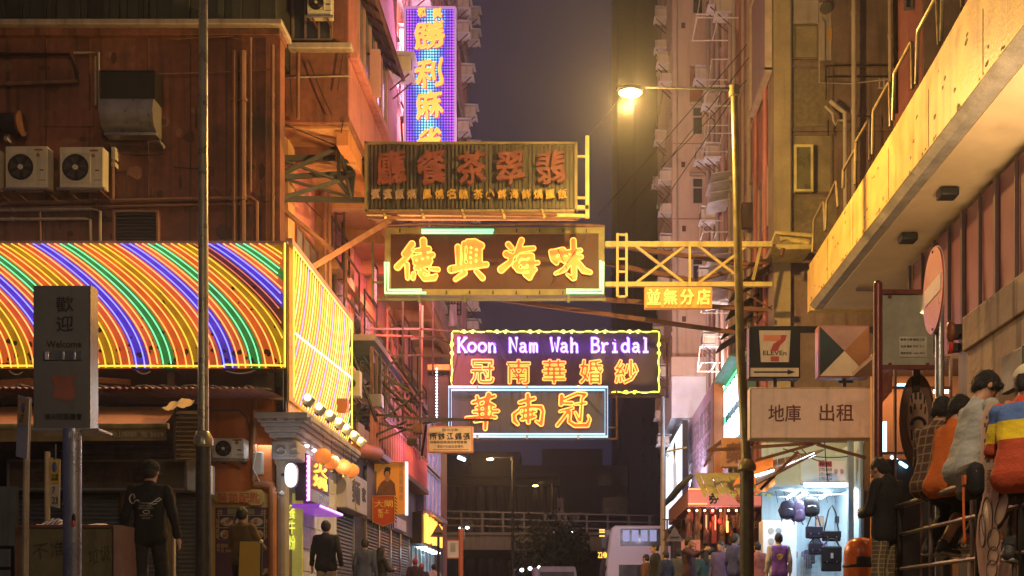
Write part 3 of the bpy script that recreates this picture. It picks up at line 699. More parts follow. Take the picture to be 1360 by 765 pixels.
# sign C: tall violet LED sign
dC = 31.2
s = T('tall_led_sign', 'tall vertical sign glowing violet and cyan with raised gold characters, top centre', 'neon sign', P(571, 188, dC))
m = bpy.data.materials.new('led_board'); m.use_nodes = True; n = m.node_tree.nodes; L = m.node_tree.links; bs = n['Principled BSDF']
tcn = n.new('ShaderNodeTexCoord'); mp = n.new('ShaderNodeSeparateXYZ'); L.new(tcn.outputs['Object'], mp.inputs[0])
def mth(op, a, b=None):
    x = n.new('ShaderNodeMath'); x.operation = op
    for i, v in enumerate((a, b)):
        if v is None: continue
        if isinstance(v, bpy.types.NodeSocket): L.new(v, x.inputs[i])
        else: x.inputs[i].default_value = v
    return x.outputs[0]
fx = mth('SINE', mth('MULTIPLY', mp.outputs[0], 2*math.pi/.078)); fz = mth('SINE', mth('MULTIPLY', mp.outputs[2], 2*math.pi/.078))
dots = mth('MULTIPLY', mth('ADD', fx, 1.15), mth('ADD', fz, 1.15))
nx = n.new('ShaderNodeTexNoise'); nx.inputs['Scale'].default_value = .8; L.new(tcn.outputs['Object'], nx.inputs[0])
ax = mth('ADD', mth('ABSOLUTE', mth('ADD', mp.outputs[0], mth('MULTIPLY', mth('SINE', mth('MULTIPLY', mp.outputs[2], 1.3)), .12))), mth('MULTIPLY', nx.outputs[0], .5))
cr2 = n.new('ShaderNodeValToRGB'); L.new(ax, cr2.inputs[0]); e = cr2.color_ramp.elements
e[0].position = .30; e[0].color = (.22,.80,.95,1); e[1].position = .62; e[1].color = (.10,.06,.85,1); q = e.new(.48); q.color = (.12,.32,.95,1); q = e.new(.9); q.color = (.42,.07,.80,1)
L.new(cr2.outputs[0], bs.inputs['Emission Color']); L.new(mth('MULTIPLY', dots, .75), bs.inputs['Emission Strength']); bs.inputs['Base Color'].default_value = (.03,.03,.05,1)
a, c = P(538, 188, dC), P(605, 11, dC); zc = a.z
MB().box(a.x, c.x, dC, dC+.5, zc-2.0, c.z).build('sign_box', dark, s, smooth=False)
MB().box(a.x+.03, c.x-.03, dC-.02, dC-.003, zc-1.9, c.z-.03).build('led_panel', m, s, smooth=False)
g = MB()
for xx in (a.x, c.x): g.bar((xx, dC-.03, zc-1.9), (xx, dC-.03, c.z), .06)
g.bar((a.x, dC-.03, c.z), (c.x, dC-.03, c.z), .06); g.build('edge_trim', glow('violet_edge', (.5,.15,.8), .45), s)
goldc = mat('gold_glow', (.85,.5,.1), .4, 0, .15, 4, .1, emis=1.0, ec=(1.0,.55,.10)); redb = mat('red_shadow', (.6,.1,.1), .5, 0, .1, 3, 0, emis=.3, ec=(.8,.12,.1))
for c_, px, py, w_, h_ in (('和',560,17,11,12),('興',581,18,12,13),('勝',571,47,40,38),('利',570,97,38,40),('麻',571,140,36,38),('雀',571,188,34,36)):
    flat_text('character', c_, P(px+1.2, py+1.5, dC-.06), w_*dC/F, h_*dC/F, redb, s, off=.03, dep=.05, wk=.16)
    flat_text('character', c_, P(px, py, dC-.12), w_*dC/F, h_*dC/F, goldc, s, off=.02, dep=.06, wk=.16)
area('neon_glow', P(571,90,dC-.6), P(571,90,dC-8), 1.8, 130, (.8,.35,.8), s, 5)
area('neon_glow', (a.x-.3, dC+.2, 16), (a.x-3, dC-5, 14), .8, 160, (1,.35,.6), s, 5)
area('neon_glow', P(571,90,dC+.8), P(571,90,dC+9), 1.8, 520, (1,.45,.6), s, 5)
# sign D: bridal sign
dD = 34.0
s = T('bridal_neon_sign', 'wide neon sign with violet white English words over orange characters inside a yellow scroll border', 'neon sign', P(737, 525, dD))
MB().pb(597, 437, 877, 524, dD, .4).build('sign_box', mat('mauve_face', (.07,.035,.08), .5, 0, .2, 2, .1, streak=.4), s, bevel=.02)
LET = { 'K': ["0,0 .24,0","0,1 .24,1",".1,0 .1,1",".1,.4 .62,.98","0.5,1 .78,1",".28,.52 .66,.02",".54,0 .8,0"],
'o': ["@.35,.33,.30,.31"], 'n': ["0,0 .22,0",".1,0 .1,.62","0,.62 .1,.62",".1,.42 .22,.58 .38,.63 .5,.55 .53,.4 .53,0",".43,0 .64,0"],
'N': ["0,0 .24,0",".1,0 .1,1","0,1 .12,1 .62,.04 .62,1",".5,1 .74,1"], 'a': [".1,.52 .22,.62 .4,.62 .5,.5 .5,.06 .58,0 .66,.0",".5,.36 .2,.34 .08,.2 .14,.04 .3,0 .5,.14"],
'm': ["0,0 .16,0",".07,0 .07,.62","0,.62 .07,.62",".07,.46 .18,.62 .28,.6 .34,.46 .34,0",".34,.46 .44,.62 .56,.6 .61,.46 .61,0 .7,0",".28,0 .42,0"],
'W': ["0,1 .2,1",".08,1 .24,.02 .40,.7 .56,.02 .72,1",".6,1 .84,1"], 'h': ["0,0 .22,0",".1,0 .1,1","0,1 .1,1",".1,.42 .22,.58 .38,.63 .5,.55 .53,.4 .53,0",".43,0 .64,0"],
'B': ["0,0 .42,0 .62,.1 .66,.28 .56,.46 .36,.52 .1,.52","0,1 .38,1 .56,.92 .6,.76 .52,.6 .36,.52",".1,0 .1,1"], 'r': ["0,0 .34,0",".16,0 .16,.62","0,.62 .16,.62",".16,.38 .3,.58 .46,.62 .56,.54"],
'i': [".05,0 .5,0",".28,0 .28,.62 .08,.62",".27,.85 .29,.87"], 'd': ["@.28,.31,.25,.3",".54,1 .54,0 .66,0",".4,1 .54,1"], 'l': [".05,0 .5,0",".28,0 .28,1 .08,1"] }
vT = glow('neon_violet_white', (.70,.60,1.0), 1.45); vH = mat('violet_halo', (.35,.12,.8), .5, 0, .1, 3, 0, emis=.7, ec=(.28,.07,1.0))
txt = 'Koon Nam Wah Bridal'; x0, x1_ = 607, 866; adv = (x1_-x0)/len(txt)
for i, ch in enumerate(txt):
    if ch == ' ': continue
    def cv(x, y, dd): return P(x0+adv*(i+.04)+x*adv*1.22, 467.5-y*18.5, dd)
    h_ = MB(); g = MB()
    for st in LET[ch]:
        if st[0] == '@':
            cx_, cy_, rx, ry = map(float, st[1:].split(',')); pts = [(cx_+rx*math.cos(u), cy_+ry*math.sin(u)) for u in np.linspace(0, 2*math.pi, 18, endpoint=False)]; cl = True
        else: pts = [tuple(map(float, q.split(','))) for q in st.split()]; cl = False
        g.tube([cv(x, y, dD-.12) for x, y in pts], .032, 6, closed=cl); h_.tube([cv(x, y, dD-.02) for x, y in pts], .058, 6, closed=cl)
    ho = h_.build('letter_halo', vH, s); g.build('neon_tube', vT, ho)  # thick violet tubes stand in for the glow around the white tubes
area('neon_glow', P(737,456,dD-.35), P(737,460,dD+1), 5.4, 20, (.35,.14,1), s, .35)
yT2 = glow('neon_amber_yellow', (1.0,.27,.02), 2.7); orD = mat('dim_orange_face', (.7,.15,.04), .5, 0, .1, 3, 0, emis=.22, ec=(.9,.2,.04))
def noto_neon(c_, px, py, w_, h_, d, par, off, r_, mt_, mf_, n_=0):
    vs, fs, LL = bold(c_, max(off, .006)); mn, mx = vs.min(0), vs.max(0); cc = (mn+mx)/2; sx, sy = w_/(mx[0]-mn[0]), h_/(mx[1]-mn[1])
    q = (vs-cc)*[sx, -sy]; f = lambda p: P(px+p[0], py+p[1], d)
    a_ = [f(p) for p in q]; nn = V((0,-1,0)); N = len(a_); mb = MB(); mb.v = a_+[p+nn*.05 for p in a_]; mb.f = [tuple(i+N for i in f_) for f_ in fs]
    for lp in _edges(fs): mb.f.append((lp[0], lp[1], lp[1]+N, lp[0]+N))
    o = mb.build('character', mf_, par, smooth=False, fix=False); g = MB()
    for lp in LL: g.tube([f(p)+nn*.09 for p in (lp-cc)*[sx, -sy]], r_, 5, closed=True)
    g.build('neon_tube', mt_, o)
for i, c_ in enumerate('冠南華婚紗'): noto_neon(c_, (641,689,736,785,832)[i], 494.5, 31, 32, dD-.02, s, .02, .019, yT2, orD)
ys = glow('neon_lime', (.85,.95,.04), 2.0)
def scroll(a_, b_, nrm):
    L_ = (b_-a_).length; n_ = int(L_/.24); out = []
    for i in range(n_*8+1):
        t_ = i/(n_*8); out.append(a_.lerp(b_, t_)+nrm*.026*math.sin(t_*n_*math.pi))
    MB().tube([a_, b_], .013, 6).build('border_tube', ys, s); MB().tube(out, .015, 6).build('border_tube', ys, s); m_ = 0
    for k_ in range(2, n_-1, 4):
        c_ = a_.lerp(b_, k_/n_); tdir = (b_-a_).normalized()
        for sg in (-1, 1):
            cc = c_+tdir*.13*sg-nrm*.01; MB().tube([cc+(tdir*math.cos(u)*sg+nrm*math.sin(u))*.075*(1-u/9) for u in np.linspace(0, 5.5, 12)], .015, 5).build('scroll_tube', ys, s)
A_ = [P(600,440.5,dD-.07), P(875,440.5,dD-.07), P(875,521,dD-.07), P(600,521,dD-.07)]; U = V((0,0,1)); Rr = V((1,0,0))
scroll(A_[0], A_[1], U); scroll(A_[1], A_[2], Rr); scroll(P(812,521,dD-.07), A_[2], U); scroll(A_[0], A_[3], Rr)
g = MB(); g.bar(P(886,449,dD), P(886,527,dD), .07).bar(P(800,527,dD), P(888,527,dD), .07).bar(P(877,452,dD), P(886,452,dD), .05).bar(P(877,515,dD), P(886,515,dD), .05); g.build('frame_bars', rust, s)
area('neon_glow', P(737,480,dD-.6), P(737,480,dD-9), 5, 90, (1,.42,.5), s, 1.5)
area('neon_glow', P(737,480,dD+.9), V((-1.5,48,8)), 5, 380, (1,.42,.40), s, 1.5)
# sign E: cyan bordered sign below
dE = 31.5
s = T('cyan_bordered_sign', 'neon sign with three orange outlined brush characters in a pale blue tube border', 'neon sign', P(702, 581, dE))
MB().pb(596, 513, 807, 580, dE, .4).build('sign_box', mat('slate_face', (.05,.06,.15), .5, 0, .2, 2, .1, streak=.4), s, bevel=.02)
cT = glow('neon_ice', (.20,.66,1.0), 1.35)
for (a_, b_, c_, e_, r_) in ((596,514,807,580,.035),(599.5,518,803.5,576.5,.028)):
    MB().tube([P(a_,e_,dE-.1), P(a_,b_,dE-.1), P(c_,b_,dE-.1), P(c_,e_,dE-.1)], r_, 6, closed=True).build('border_tube', cT, s)
for x_ in (634, 700, 768):
    for y_ in (513.5, 580.5): MB().pb(x_-1.5, y_-2, x_+1.5, y_+2, dE-.16, .15).build('tube_clip', galv, s, smooth=False)
orE = mat('red_orange_face', (.85,.16,.04), .5, 0, .1, 3, 0, emis=.3, ec=(.95,.18,.04))
for nm in ('hua', 'nan', 'guan'): neon_char(brush(CH[nm]), bmap(600, 510, 6.476, dE-.03), .019, yT2, orE, s, .05, .05)
g = MB(); g.bar(P(596,584,dE), P(819,583,dE), .05).bar(P(819,519,dE), P(819,583,dE), .05).bar(P(807,523,dE), P(819,523,dE), .05).bar(P(807,568,dE), P(819,568,dE), .05)
for x_ in (634, 666, 702, 768): g.bar(P(x_,565,dE-.03), P(x_,577,dE-.03), .03)
g.build('frame_bars', rust, s)
area('neon_glow', P(702,547,dE-.6), P(702,547,dE-8), 3.4, 90, (1,.5,.5), s, 1)
area('neon_glow', (P(702,547,dE).x-2.6, dE+.2, 5.3), (-8, dE-2, 5.0), .6, 45, (.6,.5,1), s, 1.4)
# sign F: small white clinic sign
dF = 29.0
s = T('clinic_sign', 'small white hanging sign with rows of black characters and orange edge', 'sign', P(598, 601, dF))
MB().pb(568, 566, 628, 601, dF, .15).build('sign_box', mat('sign_orange_edge', (.7,.3,.12), .5), s, bevel=.01)
MB().pb(570, 568, 626, 599, dF-.012, .01).build('face_panel', mat('pinkish_white', (.72,.52,.52), .5, 0, .06, 3, 0, streak=.15), s, smooth=False)
flat_text('lettering', '醫中法新', P(598,571,dF-.014), 22*dF/F, 4*dF/F, black, s, .01)
for i, c_ in enumerate('所診江錫張'): flat_text('character', c_, P(575.5+i*11.1, 579.5, dF-.014), 9*dF/F, 9.5*dF/F, black, s, .035, wk=.1)
flat_text('lettering', '科骨各症風濕咳哮腎胃傷', P(595.5,587.2,dF-.014), 49*dF/F, 4*dF/F, black, s, .012)
flat_text('lettering', '登記1753號正至專科', P(598,593,dF-.014), 35*dF/F, 3.6*dF/F, black, s, .012)
MB().pb(575, 596.5, 622, 597.5, dF-.016, .004).build('underline', mat('underline_red', (.5,.1,.04), .5), s, smooth=False)
g = MB()
for x_ in (574, 622): g.bar(P(x_,566,dF+.05), P(x_,557,dF+.05), .025)
g.bar(P(548,556,dF+.05), P(655,558,dF+.05), .06); g.build('hanger', dark, s)
# sign G: small amber sign under yellow lattice
dG = 27.5
t = T('yellow_lattice_beam', 'yellow lit steel lattice beam reaching from the right building to the centre sign', 'truss', P(900, 378, dG))
for (a_, b_, w_) in (((804,325),(1025,325),.13),((804,378),(1025,378),.11)): MB().bar(P(*a_, dG), P(*b_, dG), w_).build('chord', yelst, t)
for a_, b_ in (((842,325),(914,380)),((842,378),(912,325)),((916,325),(916,380)),((925,325),(986,372)),((925,378),(990,328)),((1000,372),(1010,328))): MB().bar(P(*a_, dG-.04), P(*b_, dG+.02), .06).build('brace', yelst, t)
for y_ in (312, 344, 361, 394): MB().bar(P(820,y_,dG-.08), P(832,y_,dG-.08), .05).build('rung', yelst, t)
for x_ in (820, 832): MB().bar(P(x_,310,dG-.1), P(x_,394,dG-.1), .06).build('post', yelst, t)
for a_, b_ in (((780,322),(1000,352)),((780,345),(985,385)),((800,398),(1020,412)),((625,392),(985,443)),((860,390),(1025,345))): MB().bar(P(*a_, dG+1.2), P(*b_, dG+.9), .10).build('stay_bar', rust, t)
s = T('amber_sign', 'small amber sign with four thin neon characters hanging under the yellow lattice', 'neon sign', P(901, 410, dG))
MB().pb(856, 381, 946, 409, dG-.1, .2).build('sign_box', mat('amber_face', (.75,.30,.05), .5, 0, .12, 2, .05, streak=.2, emis=.25, ec=(.9,.35,.04)), s, bevel=.015)
for i, c_ in enumerate('並無分店'): noto_neon(c_, 868+i*22, 395.5, 17, 20, dG-.12, s, -.005, .009, yT2, mat('amber_letter', (.8,.35,.06), .5, 0, .1, 3, 0, emis=.6, ec=(1,.5,.05)))
g = MB()
for x_ in (866, 900, 935): g.bar(P(x_,381,dG), P(x_,377,dG), .05)
g.build('hanger', yelst, s)
area('neon_glow', P(900,395,dG-.5), P(900,395,dG-8), 1.4, 10, (1,.6,.1), s, .4)
# suspension wires
for kw, q_ in enumerate((((782,180,29),(830,120,33)),((700,395,28),(740,285,29)),((795,285,28),(1025,20,34)),((870,230,30),(1025,70,34)),((810,370,28),(980,120,33)),((620,300,28),(665,240,29)),((545,130,36),(600,250,38)),((820,296,28),(1024,38,33)),((450,150,27),(700,520,34)),((480,120,29),(520,160,30)),((560,440,34),(640,470,34)),((380,240,24.5),(470,330,30)))):
    tag(cable([P(*q_[0]), P(*q_[1])], .012, dark, None, .05, 'overhead_wire', 3), 'thin dark wire, '+('short one by the ribbed sign rail','between the ribbed sign and the character sign','from the centre sign up to the right wall','long one passing just under the lamp head','from the centre sign past the lamp arm','left of the ribbed sign foot','crossing the tall violet sign edge','lowest of those rising to the right wall','longest on the left, ending above the bridal sign','short one by the pink wall canopy','dipping behind the bridal sign corner','behind the black lattice bracket at left')[kw], 'wire', 'thin wires strung across the street')
# ---------------- right near building (behind the walkway) ----------------
dR = 29.0
r1 = T('concrete_building', 'grey brown concrete building with pipes and small windows behind the raised walkway', 'building', (8, dR, 0))
cx0, cx1 = P(1028, 0, dR).x, P(1050, 0, dR).x; xr1 = P(1190, 0, dR).x
MB().box(cx1, xr1, dR+.25, 40, 0, 26).build('wall', conc, r1, smooth=False)
MB().box(cx0, cx1, dR, dR+.9, 0, 26).build('corner_column', mat('column_concrete', (.34,.27,.18), .8, 0, .2, 1.5, .3, streak=.4, grime=.2), r1, smooth=False)
MB().box(cx0+.05, cx0+.12, dR+.9, 34.5, 4.5, 26).build('street_wall', pinkw, r1, smooth=False)
MB().box(cx0+.12, cx1+.3, dR+.9, 34.5, 3.2, 26).build('core_wall', pinkw, r1, smooth=False)
MB().box(xr1, 16, dR-1.0, 40, 0, 26).build('side_wing', pinkw, r1, smooth=False)
xr2 = P(1225, 0, dR-1.0).x
MB().box(xr2, xr2+.9, dR-1.12, dR-1.001, 5, 26).build('wing_column', conc, r1, smooth=False)
windows_front(r1, [(1200,-30,1212,14)], dR-1.0, conc, glassd, 0)
MB().pb(1049, 0, 1052, 330, dR+.1, .15).build('edge_strip', pipew, r1, smooth=False)
d2 = dR+.25
windows_front(r1, [(1053,33,1087,80),(1052,178,1105,258)], d2, mat('window_frame_brown', (.16,.12,.09), .6), mat('curtained_glass', (.27,.22,.15), .4, 0, .3, 2, 0), 0)
for q in ((1053,0,1087,32),(1088,0,1104,80)): MB().pb(*q, d2-.03, .03).build('blanking_panel', mat('pale_board', (.36,.30,.28), .7, 0, .2, 2, .1, streak=.4), r1, smooth=False)
MB().pb(1088, 0, 1106, 2, d2-.08, .08).build('panel_edge', conc, r1, smooth=False)
MB().cyl(P(1096,11,d2), P(1096,11,d2-.18), .14, n=16).build('extractor_fan', dark, r1)
MB().pb(1098, 38, 1105, 54, d2-.034, .003).build('paint_patch', mat('ochre_patch', (.45,.25,.05), .7), r1, smooth=False)
# open casement catching the lamp
A_, B_ = P(1053, 258, d2-.1), P(1078, 196, d2-.1); g = MB()
for r_ in ((A_.x,B_.x,A_.z,A_.z+.06),(A_.x,B_.x,B_.z-.06,B_.z),(A_.x,A_.x+.06,A_.z+.06,B_.z-.06),(B_.x-.06,B_.x,A_.z+.06,B_.z-.06)): g.box(r_[0], r_[1], d2-.3, d2-.22, r_[2], r_[3])
wn = g.build('open_casement', mat('cream_frame', (.6,.52,.25), .5), r1, smooth=False); MB().box(A_.x+.06, B_.x-.06, d2-.27, d2-.25, A_.z+.06, B_.z-.06).build('pane', mat('grimy_pane', (.14,.13,.08), .3), wn, smooth=False)
# bumpy mosaic wall patches
mos = mat('mosaic_tile', (.20,.16,.11), .7, 0, .3, 8, .8, grime=.3)
for q in ((1050,92,1100,168),(1050,262,1112,330)): MB().pb(*q, d2-.02, .02).build('mosaic_panel', mos, r1, smooth=False)
for y_ in (86, 172, 330): MB().pb(1048, y_-3, 1190, y_+2, d2-.06, .06).build('band', conc, r1, smooth=False)
def rp(pts, r, m, off=.15, name='pipe'):
    q = [P(x_, y_, dR-off) for x_, y_ in pts]; g = MB().tube(q, r*dR/F, 10)
    for i in range(len(q)-1):
        L_ = q[i+1]-q[i]
        for j in range(int(L_.length//2.2)+0): c_ = q[i]+L_*(j+.6)/max(1,int(L_.length//2.2)); t_ = L_.normalized()*.05; g.cyl(c_-t_, c_+t_, r*dR/F*1.25, n=10)
    return g.build(name, m, r1)
rp([(1134,-60),(1134,330)], 3.2, pipew, .2); rp([(1181,-60),(1182,120)], 2.2, pipew, .3); rp([(1188,-60),(1190,150)], 2.6, dark, .2)
rp([(1102,134),(1113,143),(1122,150),(1123,300)], 2.8, pipew, .2); rp([(1096,141),(1106,151),(1107,160),(1110,166),(1113,160),(1116,160),(1121,160)], 1.8, pipew, .18)
rp([(1097,133),(1098,87),(1185,87)], .8, dark); rp([(1097,102),(1180,102)], .8, dark); rp([(1084,28),(1088,33),(1088,110),(1130,111),(1165,107),(1182,106)], .8, pipew); rp([(1138,154),(1160,154),(1160,235)], .8, dark)
rp([(1100,180),(1100,160)], 1, dark)
g = MB()
for x_ in (1168,1174,1180): g.bar(P(x_,104,dR-.3), P(x_,117,dR-.3), .03)
g.bar(P(1166,107,dR-.3), P(1184,105,dR-.3), .03).bar(P(1166,117,dR-.3), P(1182,117,dR-.3), .03).build('small_rack', pipew, r1)
# yellow gallery with pipework (1020-1080, 300-330)
t = T('pipe_gallery', 'yellow lit ledge with bent pipe and rails between the lattice beam and the walkway end', 'ledge', P(1050,330,28))
MB().pb(1025, 324, 1078, 331, 27.8, 1.1).build('slab', yelst, t, bevel=.02)
g = MB().tube([P(1035,318,27.9), P(1044,315,27.9), P(1052,319,27.9), P(1062,320,27.9), P(1074,323,27.9)], .09, 8); g.build('bent_pipe', yelst, t)
MB().tube([P(1024,327,27.7), P(1030,309,27.7), P(1080,313,27.7)], .05, 6).build('top_rail', yelst, t)
MB().tube([P(1040,330,27.7), P(1038,340,27.7)], .06, 6).build('stub', rust, t)
# corrugated canopies on right wall, tucked below
t = T('tin_canopy', 'dark corrugated tin canopies stepping down the right wall behind the lamp post', 'canopy', P(1010,420,30))
for k_, (px, py, d) in enumerate(((1024,330,29.3),(1012,345,30.5),(1006,372,31.6),(998,400,32.6),(990,420,33.4))):
    p = P(px, py, d); g = MB()
    for i in range(10): g.bar((p.x+.05, d+i*.12, p.z-.35), (p.x-.75, d+i*.12, p.z-.85), .10, .03)
    g.build('sheet', mat('tin_dark', (.10,.07,.07), .6, .2, .3, 3, .2, rnd=.3), t)
g = MB()
for z_ in (6.2, 7.1, 8.0): g.bar((cx0-.02, 29.2, z_+1), (cx0-.8, 29.2, z_+.5), .04); g.bar((cx0-.02, 29.2, z_), (cx0-.8, 29.2, z_+.5), .04)
g.build('bracket', rust, t)
# billboards and frames on the pink street wall
t = T('side_billboard', 'pale empty billboard frame fixed flat on the pink right wall at the top', 'billboard', (cx0, 30, 13))
za, zb_ = P(1028,95,29.3).z, P(1028,-60,29.3).z
MB().box(cx0-.14, cx0-.02, 29.3, 31.8, za, zb_).build('panel', mat('dusty_lilac', (.40,.30,.36), .5, 0, .1, 1, .1, streak=.2), t, smooth=False)
g = MB(); 
for z_ in (za, zb_): g.box(cx0-.2, cx0-.02, 29.2, 31.9, z_-.06, z_+.06)
for y_ in (29.2, 31.8): g.box(cx0-.2, cx0-.02, y_, y_+.1, za, zb_)
g.build('frame', mat('pale_frame', (.5,.4,.36), .5), t, smooth=False)
def sw(py0, py1, d0_, d1_, X, m1, m2):
    side_window(X, d0_, d1_, P(0,py1,d0_).z, P(0,py0,d0_).z, r1, m1, m2, 1, -1)
sw(220, 300, 29.9, 31.5, cx0+.04, frm, gblue); sw(230, 320, 32.2, 33.8, cx0+.04, frm, gblue); sw(60, 160, 32.2, 33.8, cx0+.04, frm, gblue); sw(340, 420, 31, 33.5, cx0+.04, rust, glassd)
for y_, x_ in ((30.2,.06),(31.8,.05),(33.0,.07),(34.2,.05)): MB().cyl((cx0-.03, y_, 4), (cx0-.03, y_, 26), x_, n=8).build('drain_pipe', pipew if y_ > 32 else pinkw, r1)
t = T('signboard', 'dark square signboard seen edge on beside the lamp post', 'sign', P(994,300,32))
MB().box(P(985,0,32.4).x, P(1008,0,32.4).x, 32.3, 32.5, P(0,304,32.4).z, P(0,270,32.4).z).build('panel', mat('dark_maroon', (.05,.02,.025), .6), t, bevel=.02)
g = MB(); g.bar(P(1008,275,32.4), P(1018,272,32.4), .05).bar(P(1008,300,32.4), P(1018,300,32.4), .05).build('arm', rust, t)
# mid buildings of right terrace
def rblock(name, lab, X, d0_, d1_, z0, z1, m, seed, win=True):
    rr = random.Random(seed); t = T(name, lab, 'building', (X, d0_, 0))
    MB().box(X, 14, d0_, d1_, z0, z1).build('wall', m, t, smooth=False)
    if win:
        for fl in range(int((z1-z0)/2.9)):
            k_ = d0_+.5
            while k_ < d1_-1.6: side_window(X-.0, k_, k_+1.3, z0+.9+fl*2.9, z0+2.3+fl*2.9, t, frm, gblue, 1, -1); k_ += 2.0
    return t
XM = 5.05
tm = rblock('terrace_building', 'salmon rendered building between the concrete corner and the beige tower, hung with racks', XM, 34.55, 43.9, 0, 27, mat('salmon_wall', (.36,.15,.10), .8, 0, .2, .7, .3, streak=.4), 3)
for y_ in (35.2, 36.1, 37.8, 39.4, 40.8, 42.2): MB().cyl((XM-.12, y_, 3), (XM-.12, y_, 27), .07, n=8).build('drain_pipe', pipew, tm)
# beige tower
dT = 44.0
tw = T('beige_tower', 'pale beige tower block with one narrow window per floor facing down the street', 'building', P(920,812,dT))
xa, xb = P(893, 0, dT).x, P(947, 0, dT).x; zbt = P(0, 480, dT).z
MB().box(xa, 14, dT, 52, zbt, 30).build('tower_wall', beige, tw, smooth=False)
MB().box(xa+.6, 14, dT+.3, 52, 0, zbt-.01).build('lower_wall', conc, tw, smooth=False)
def nwin(py0, py1, px0=919, px1=934):
    A_, B_ = P(px0, py1, dT), P(px1, py0, dT); f = MB(); w_ = .05
    for r_ in ((A_.x,B_.x,A_.z,A_.z+w_),(A_.x,B_.x,B_.z-w_,B_.z),(A_.x,A_.x+w_,A_.z+w_,B_.z-w_),(B_.x-w_,B_.x,A_.z+w_,B_.z-w_),(A_.x+w_,B_.x-w_,B_.z-.42,B_.z-.37)): f.box(r_[0], r_[1], dT-.05, dT+.0, r_[2], r_[3])
    o = f.build('window', mat('pale_window', (.5,.42,.36), .5), tw, smooth=False); MB().box(A_.x+w_, B_.x-w_, dT-.02, dT-.004, A_.z+w_, B_.z-w_).build('pane', glassd, o, smooth=False)
    MB().box(A_.x-.1, B_.x+.1, dT-.2, dT, B_.z+.05, B_.z+.13).build('window_hood', ledge, tw, bevel=.01)
nwin(142, 180); nwin(236, 272); nwin(339, 386); nwin(-20, 20)
MB().pb(916, 88, 938, 137, dT-.01, .009).build('red_panel', mat('red_patch', (.33,.13,.08), .8), tw, smooth=False)
MB().box(xa-.12, xb, dT-.9, 52, zbt-.75, zbt-.004).build('canopy_slab', beige, tw, bevel=.03)
MB().box(xa-.10, xb-.05, dT-.85, 50, P(0,560,dT).z, zbt-.76).build('lit_balcony', mat('white_underside', (.75,.78,.85), .5, 0, .1, 2), tw, smooth=False)
for fl in range(7): MB().box(xa-.05, xa, dT, 52, zbt+1.0+fl*2.9, zbt+1.15+fl*2.9).build('floor_line', ledge, tw, smooth=False)
area('white_lamp', (xa+.6, dT-1.5, 5.0), (xa+.8, dT, 8.6), 1.2, 260, (.8,.88,1), tw, .4)
# protruding air conditioners
gT_ = 'air conditioners on the dark side of the beige tower'
rr = random.Random(4)
for i in range(15):
    window_ac((xa-.0, rr.choice((44.3, 45.4, 46.8, 48.2)), 6.9+i*1.28), -1, 'small air conditioner on the dark side of the beige tower, %s' % ordi(i, 15), gT_, .85, i % 2 == 0)
gM = 'air conditioners and racks on the salmon building'
for ki, (y_, z_) in enumerate(sorted(((36.0,19.3),(38.0,20.6),(39.6,18.0),(39.0,15.9),(40.4,14.2),(36.6,13.9),(41.2,12.3),(37.6,11.4),(39.8,9.6),(42.0,17.0),(42.4,20.2)), key=lambda q: q[1]/q[0])):
    window_ac((XM-.05, y_, z_), -1, 'white air conditioner box on the salmon wall by the lamp post, %s' % ordi(ki, 11), gM, .95)
def rack(y_, z_, w_=.9, l_=1.7, m=None, lab=''):
    t = T('drying_rack', 'white tubular clothes rack jutting from the salmon wall, '+lab, 'clothes rack', (XM, y_, z_), 'clothes racks jutting from the right hand walls')
    MB().tube([(XM-.02,y_,z_), (XM-w_,y_,z_), (XM-w_*.9,y_,z_+.85), (XM-.02,y_,z_+.85)], .022, 6).build('hoop', m or white, t)
    MB().tube([(XM-.02,y_+l_,z_), (XM-w_,y_+l_,z_), (XM-w_*.9,y_+l_,z_+.85), (XM-.02,y_+l_,z_+.85)], .022, 6).build('hoop', m or white, t)
    MB().bar((XM-w_,y_,z_), (XM-w_,y_+l_,z_), .03).bar((XM-w_*.5,y_,z_), (XM-w_*.5,y_+l_,z_), .03).build('rail', m or white, t)
for ki, (y_, z_, w_) in enumerate(sorted(((35.0,18.6,1.3),(35.4,21.0,1.2),(35.2,15.1,.95),(36.9,12.6,.9),(35.3,9.9,1.0),(37.2,8.4,.9),(36.1,17.0,.8)), key=lambda q: q[1]/q[0])): rack(y_, z_, w_, 1.4, lab=ordi(ki, 7))
# louvred white window shutters
t = T('louvred_awning', 'white slatted window awnings stacked on the salmon wall, left of the lamp post', 'awning', (XM-.3, 36, 12))
lv2 = MB().hexa([(-.7,0,-.02),(-.7,1.1,-.02),(0,1.1,.10),(0,0,.10),(-.7,0,0),(-.7,1.1,0),(0,1.1,.12),(0,0,.12)]).mesh('slat', mat('slat_white', (.7,.72,.78), .4), smooth=False)
for z0 in (14.0, 11.7):
    for i in range(7 if z0 < 13 else 4): place('slat', lv2, (XM-.08-.06*(i%2), 35.6+.1*i, z0-.26*i), t)
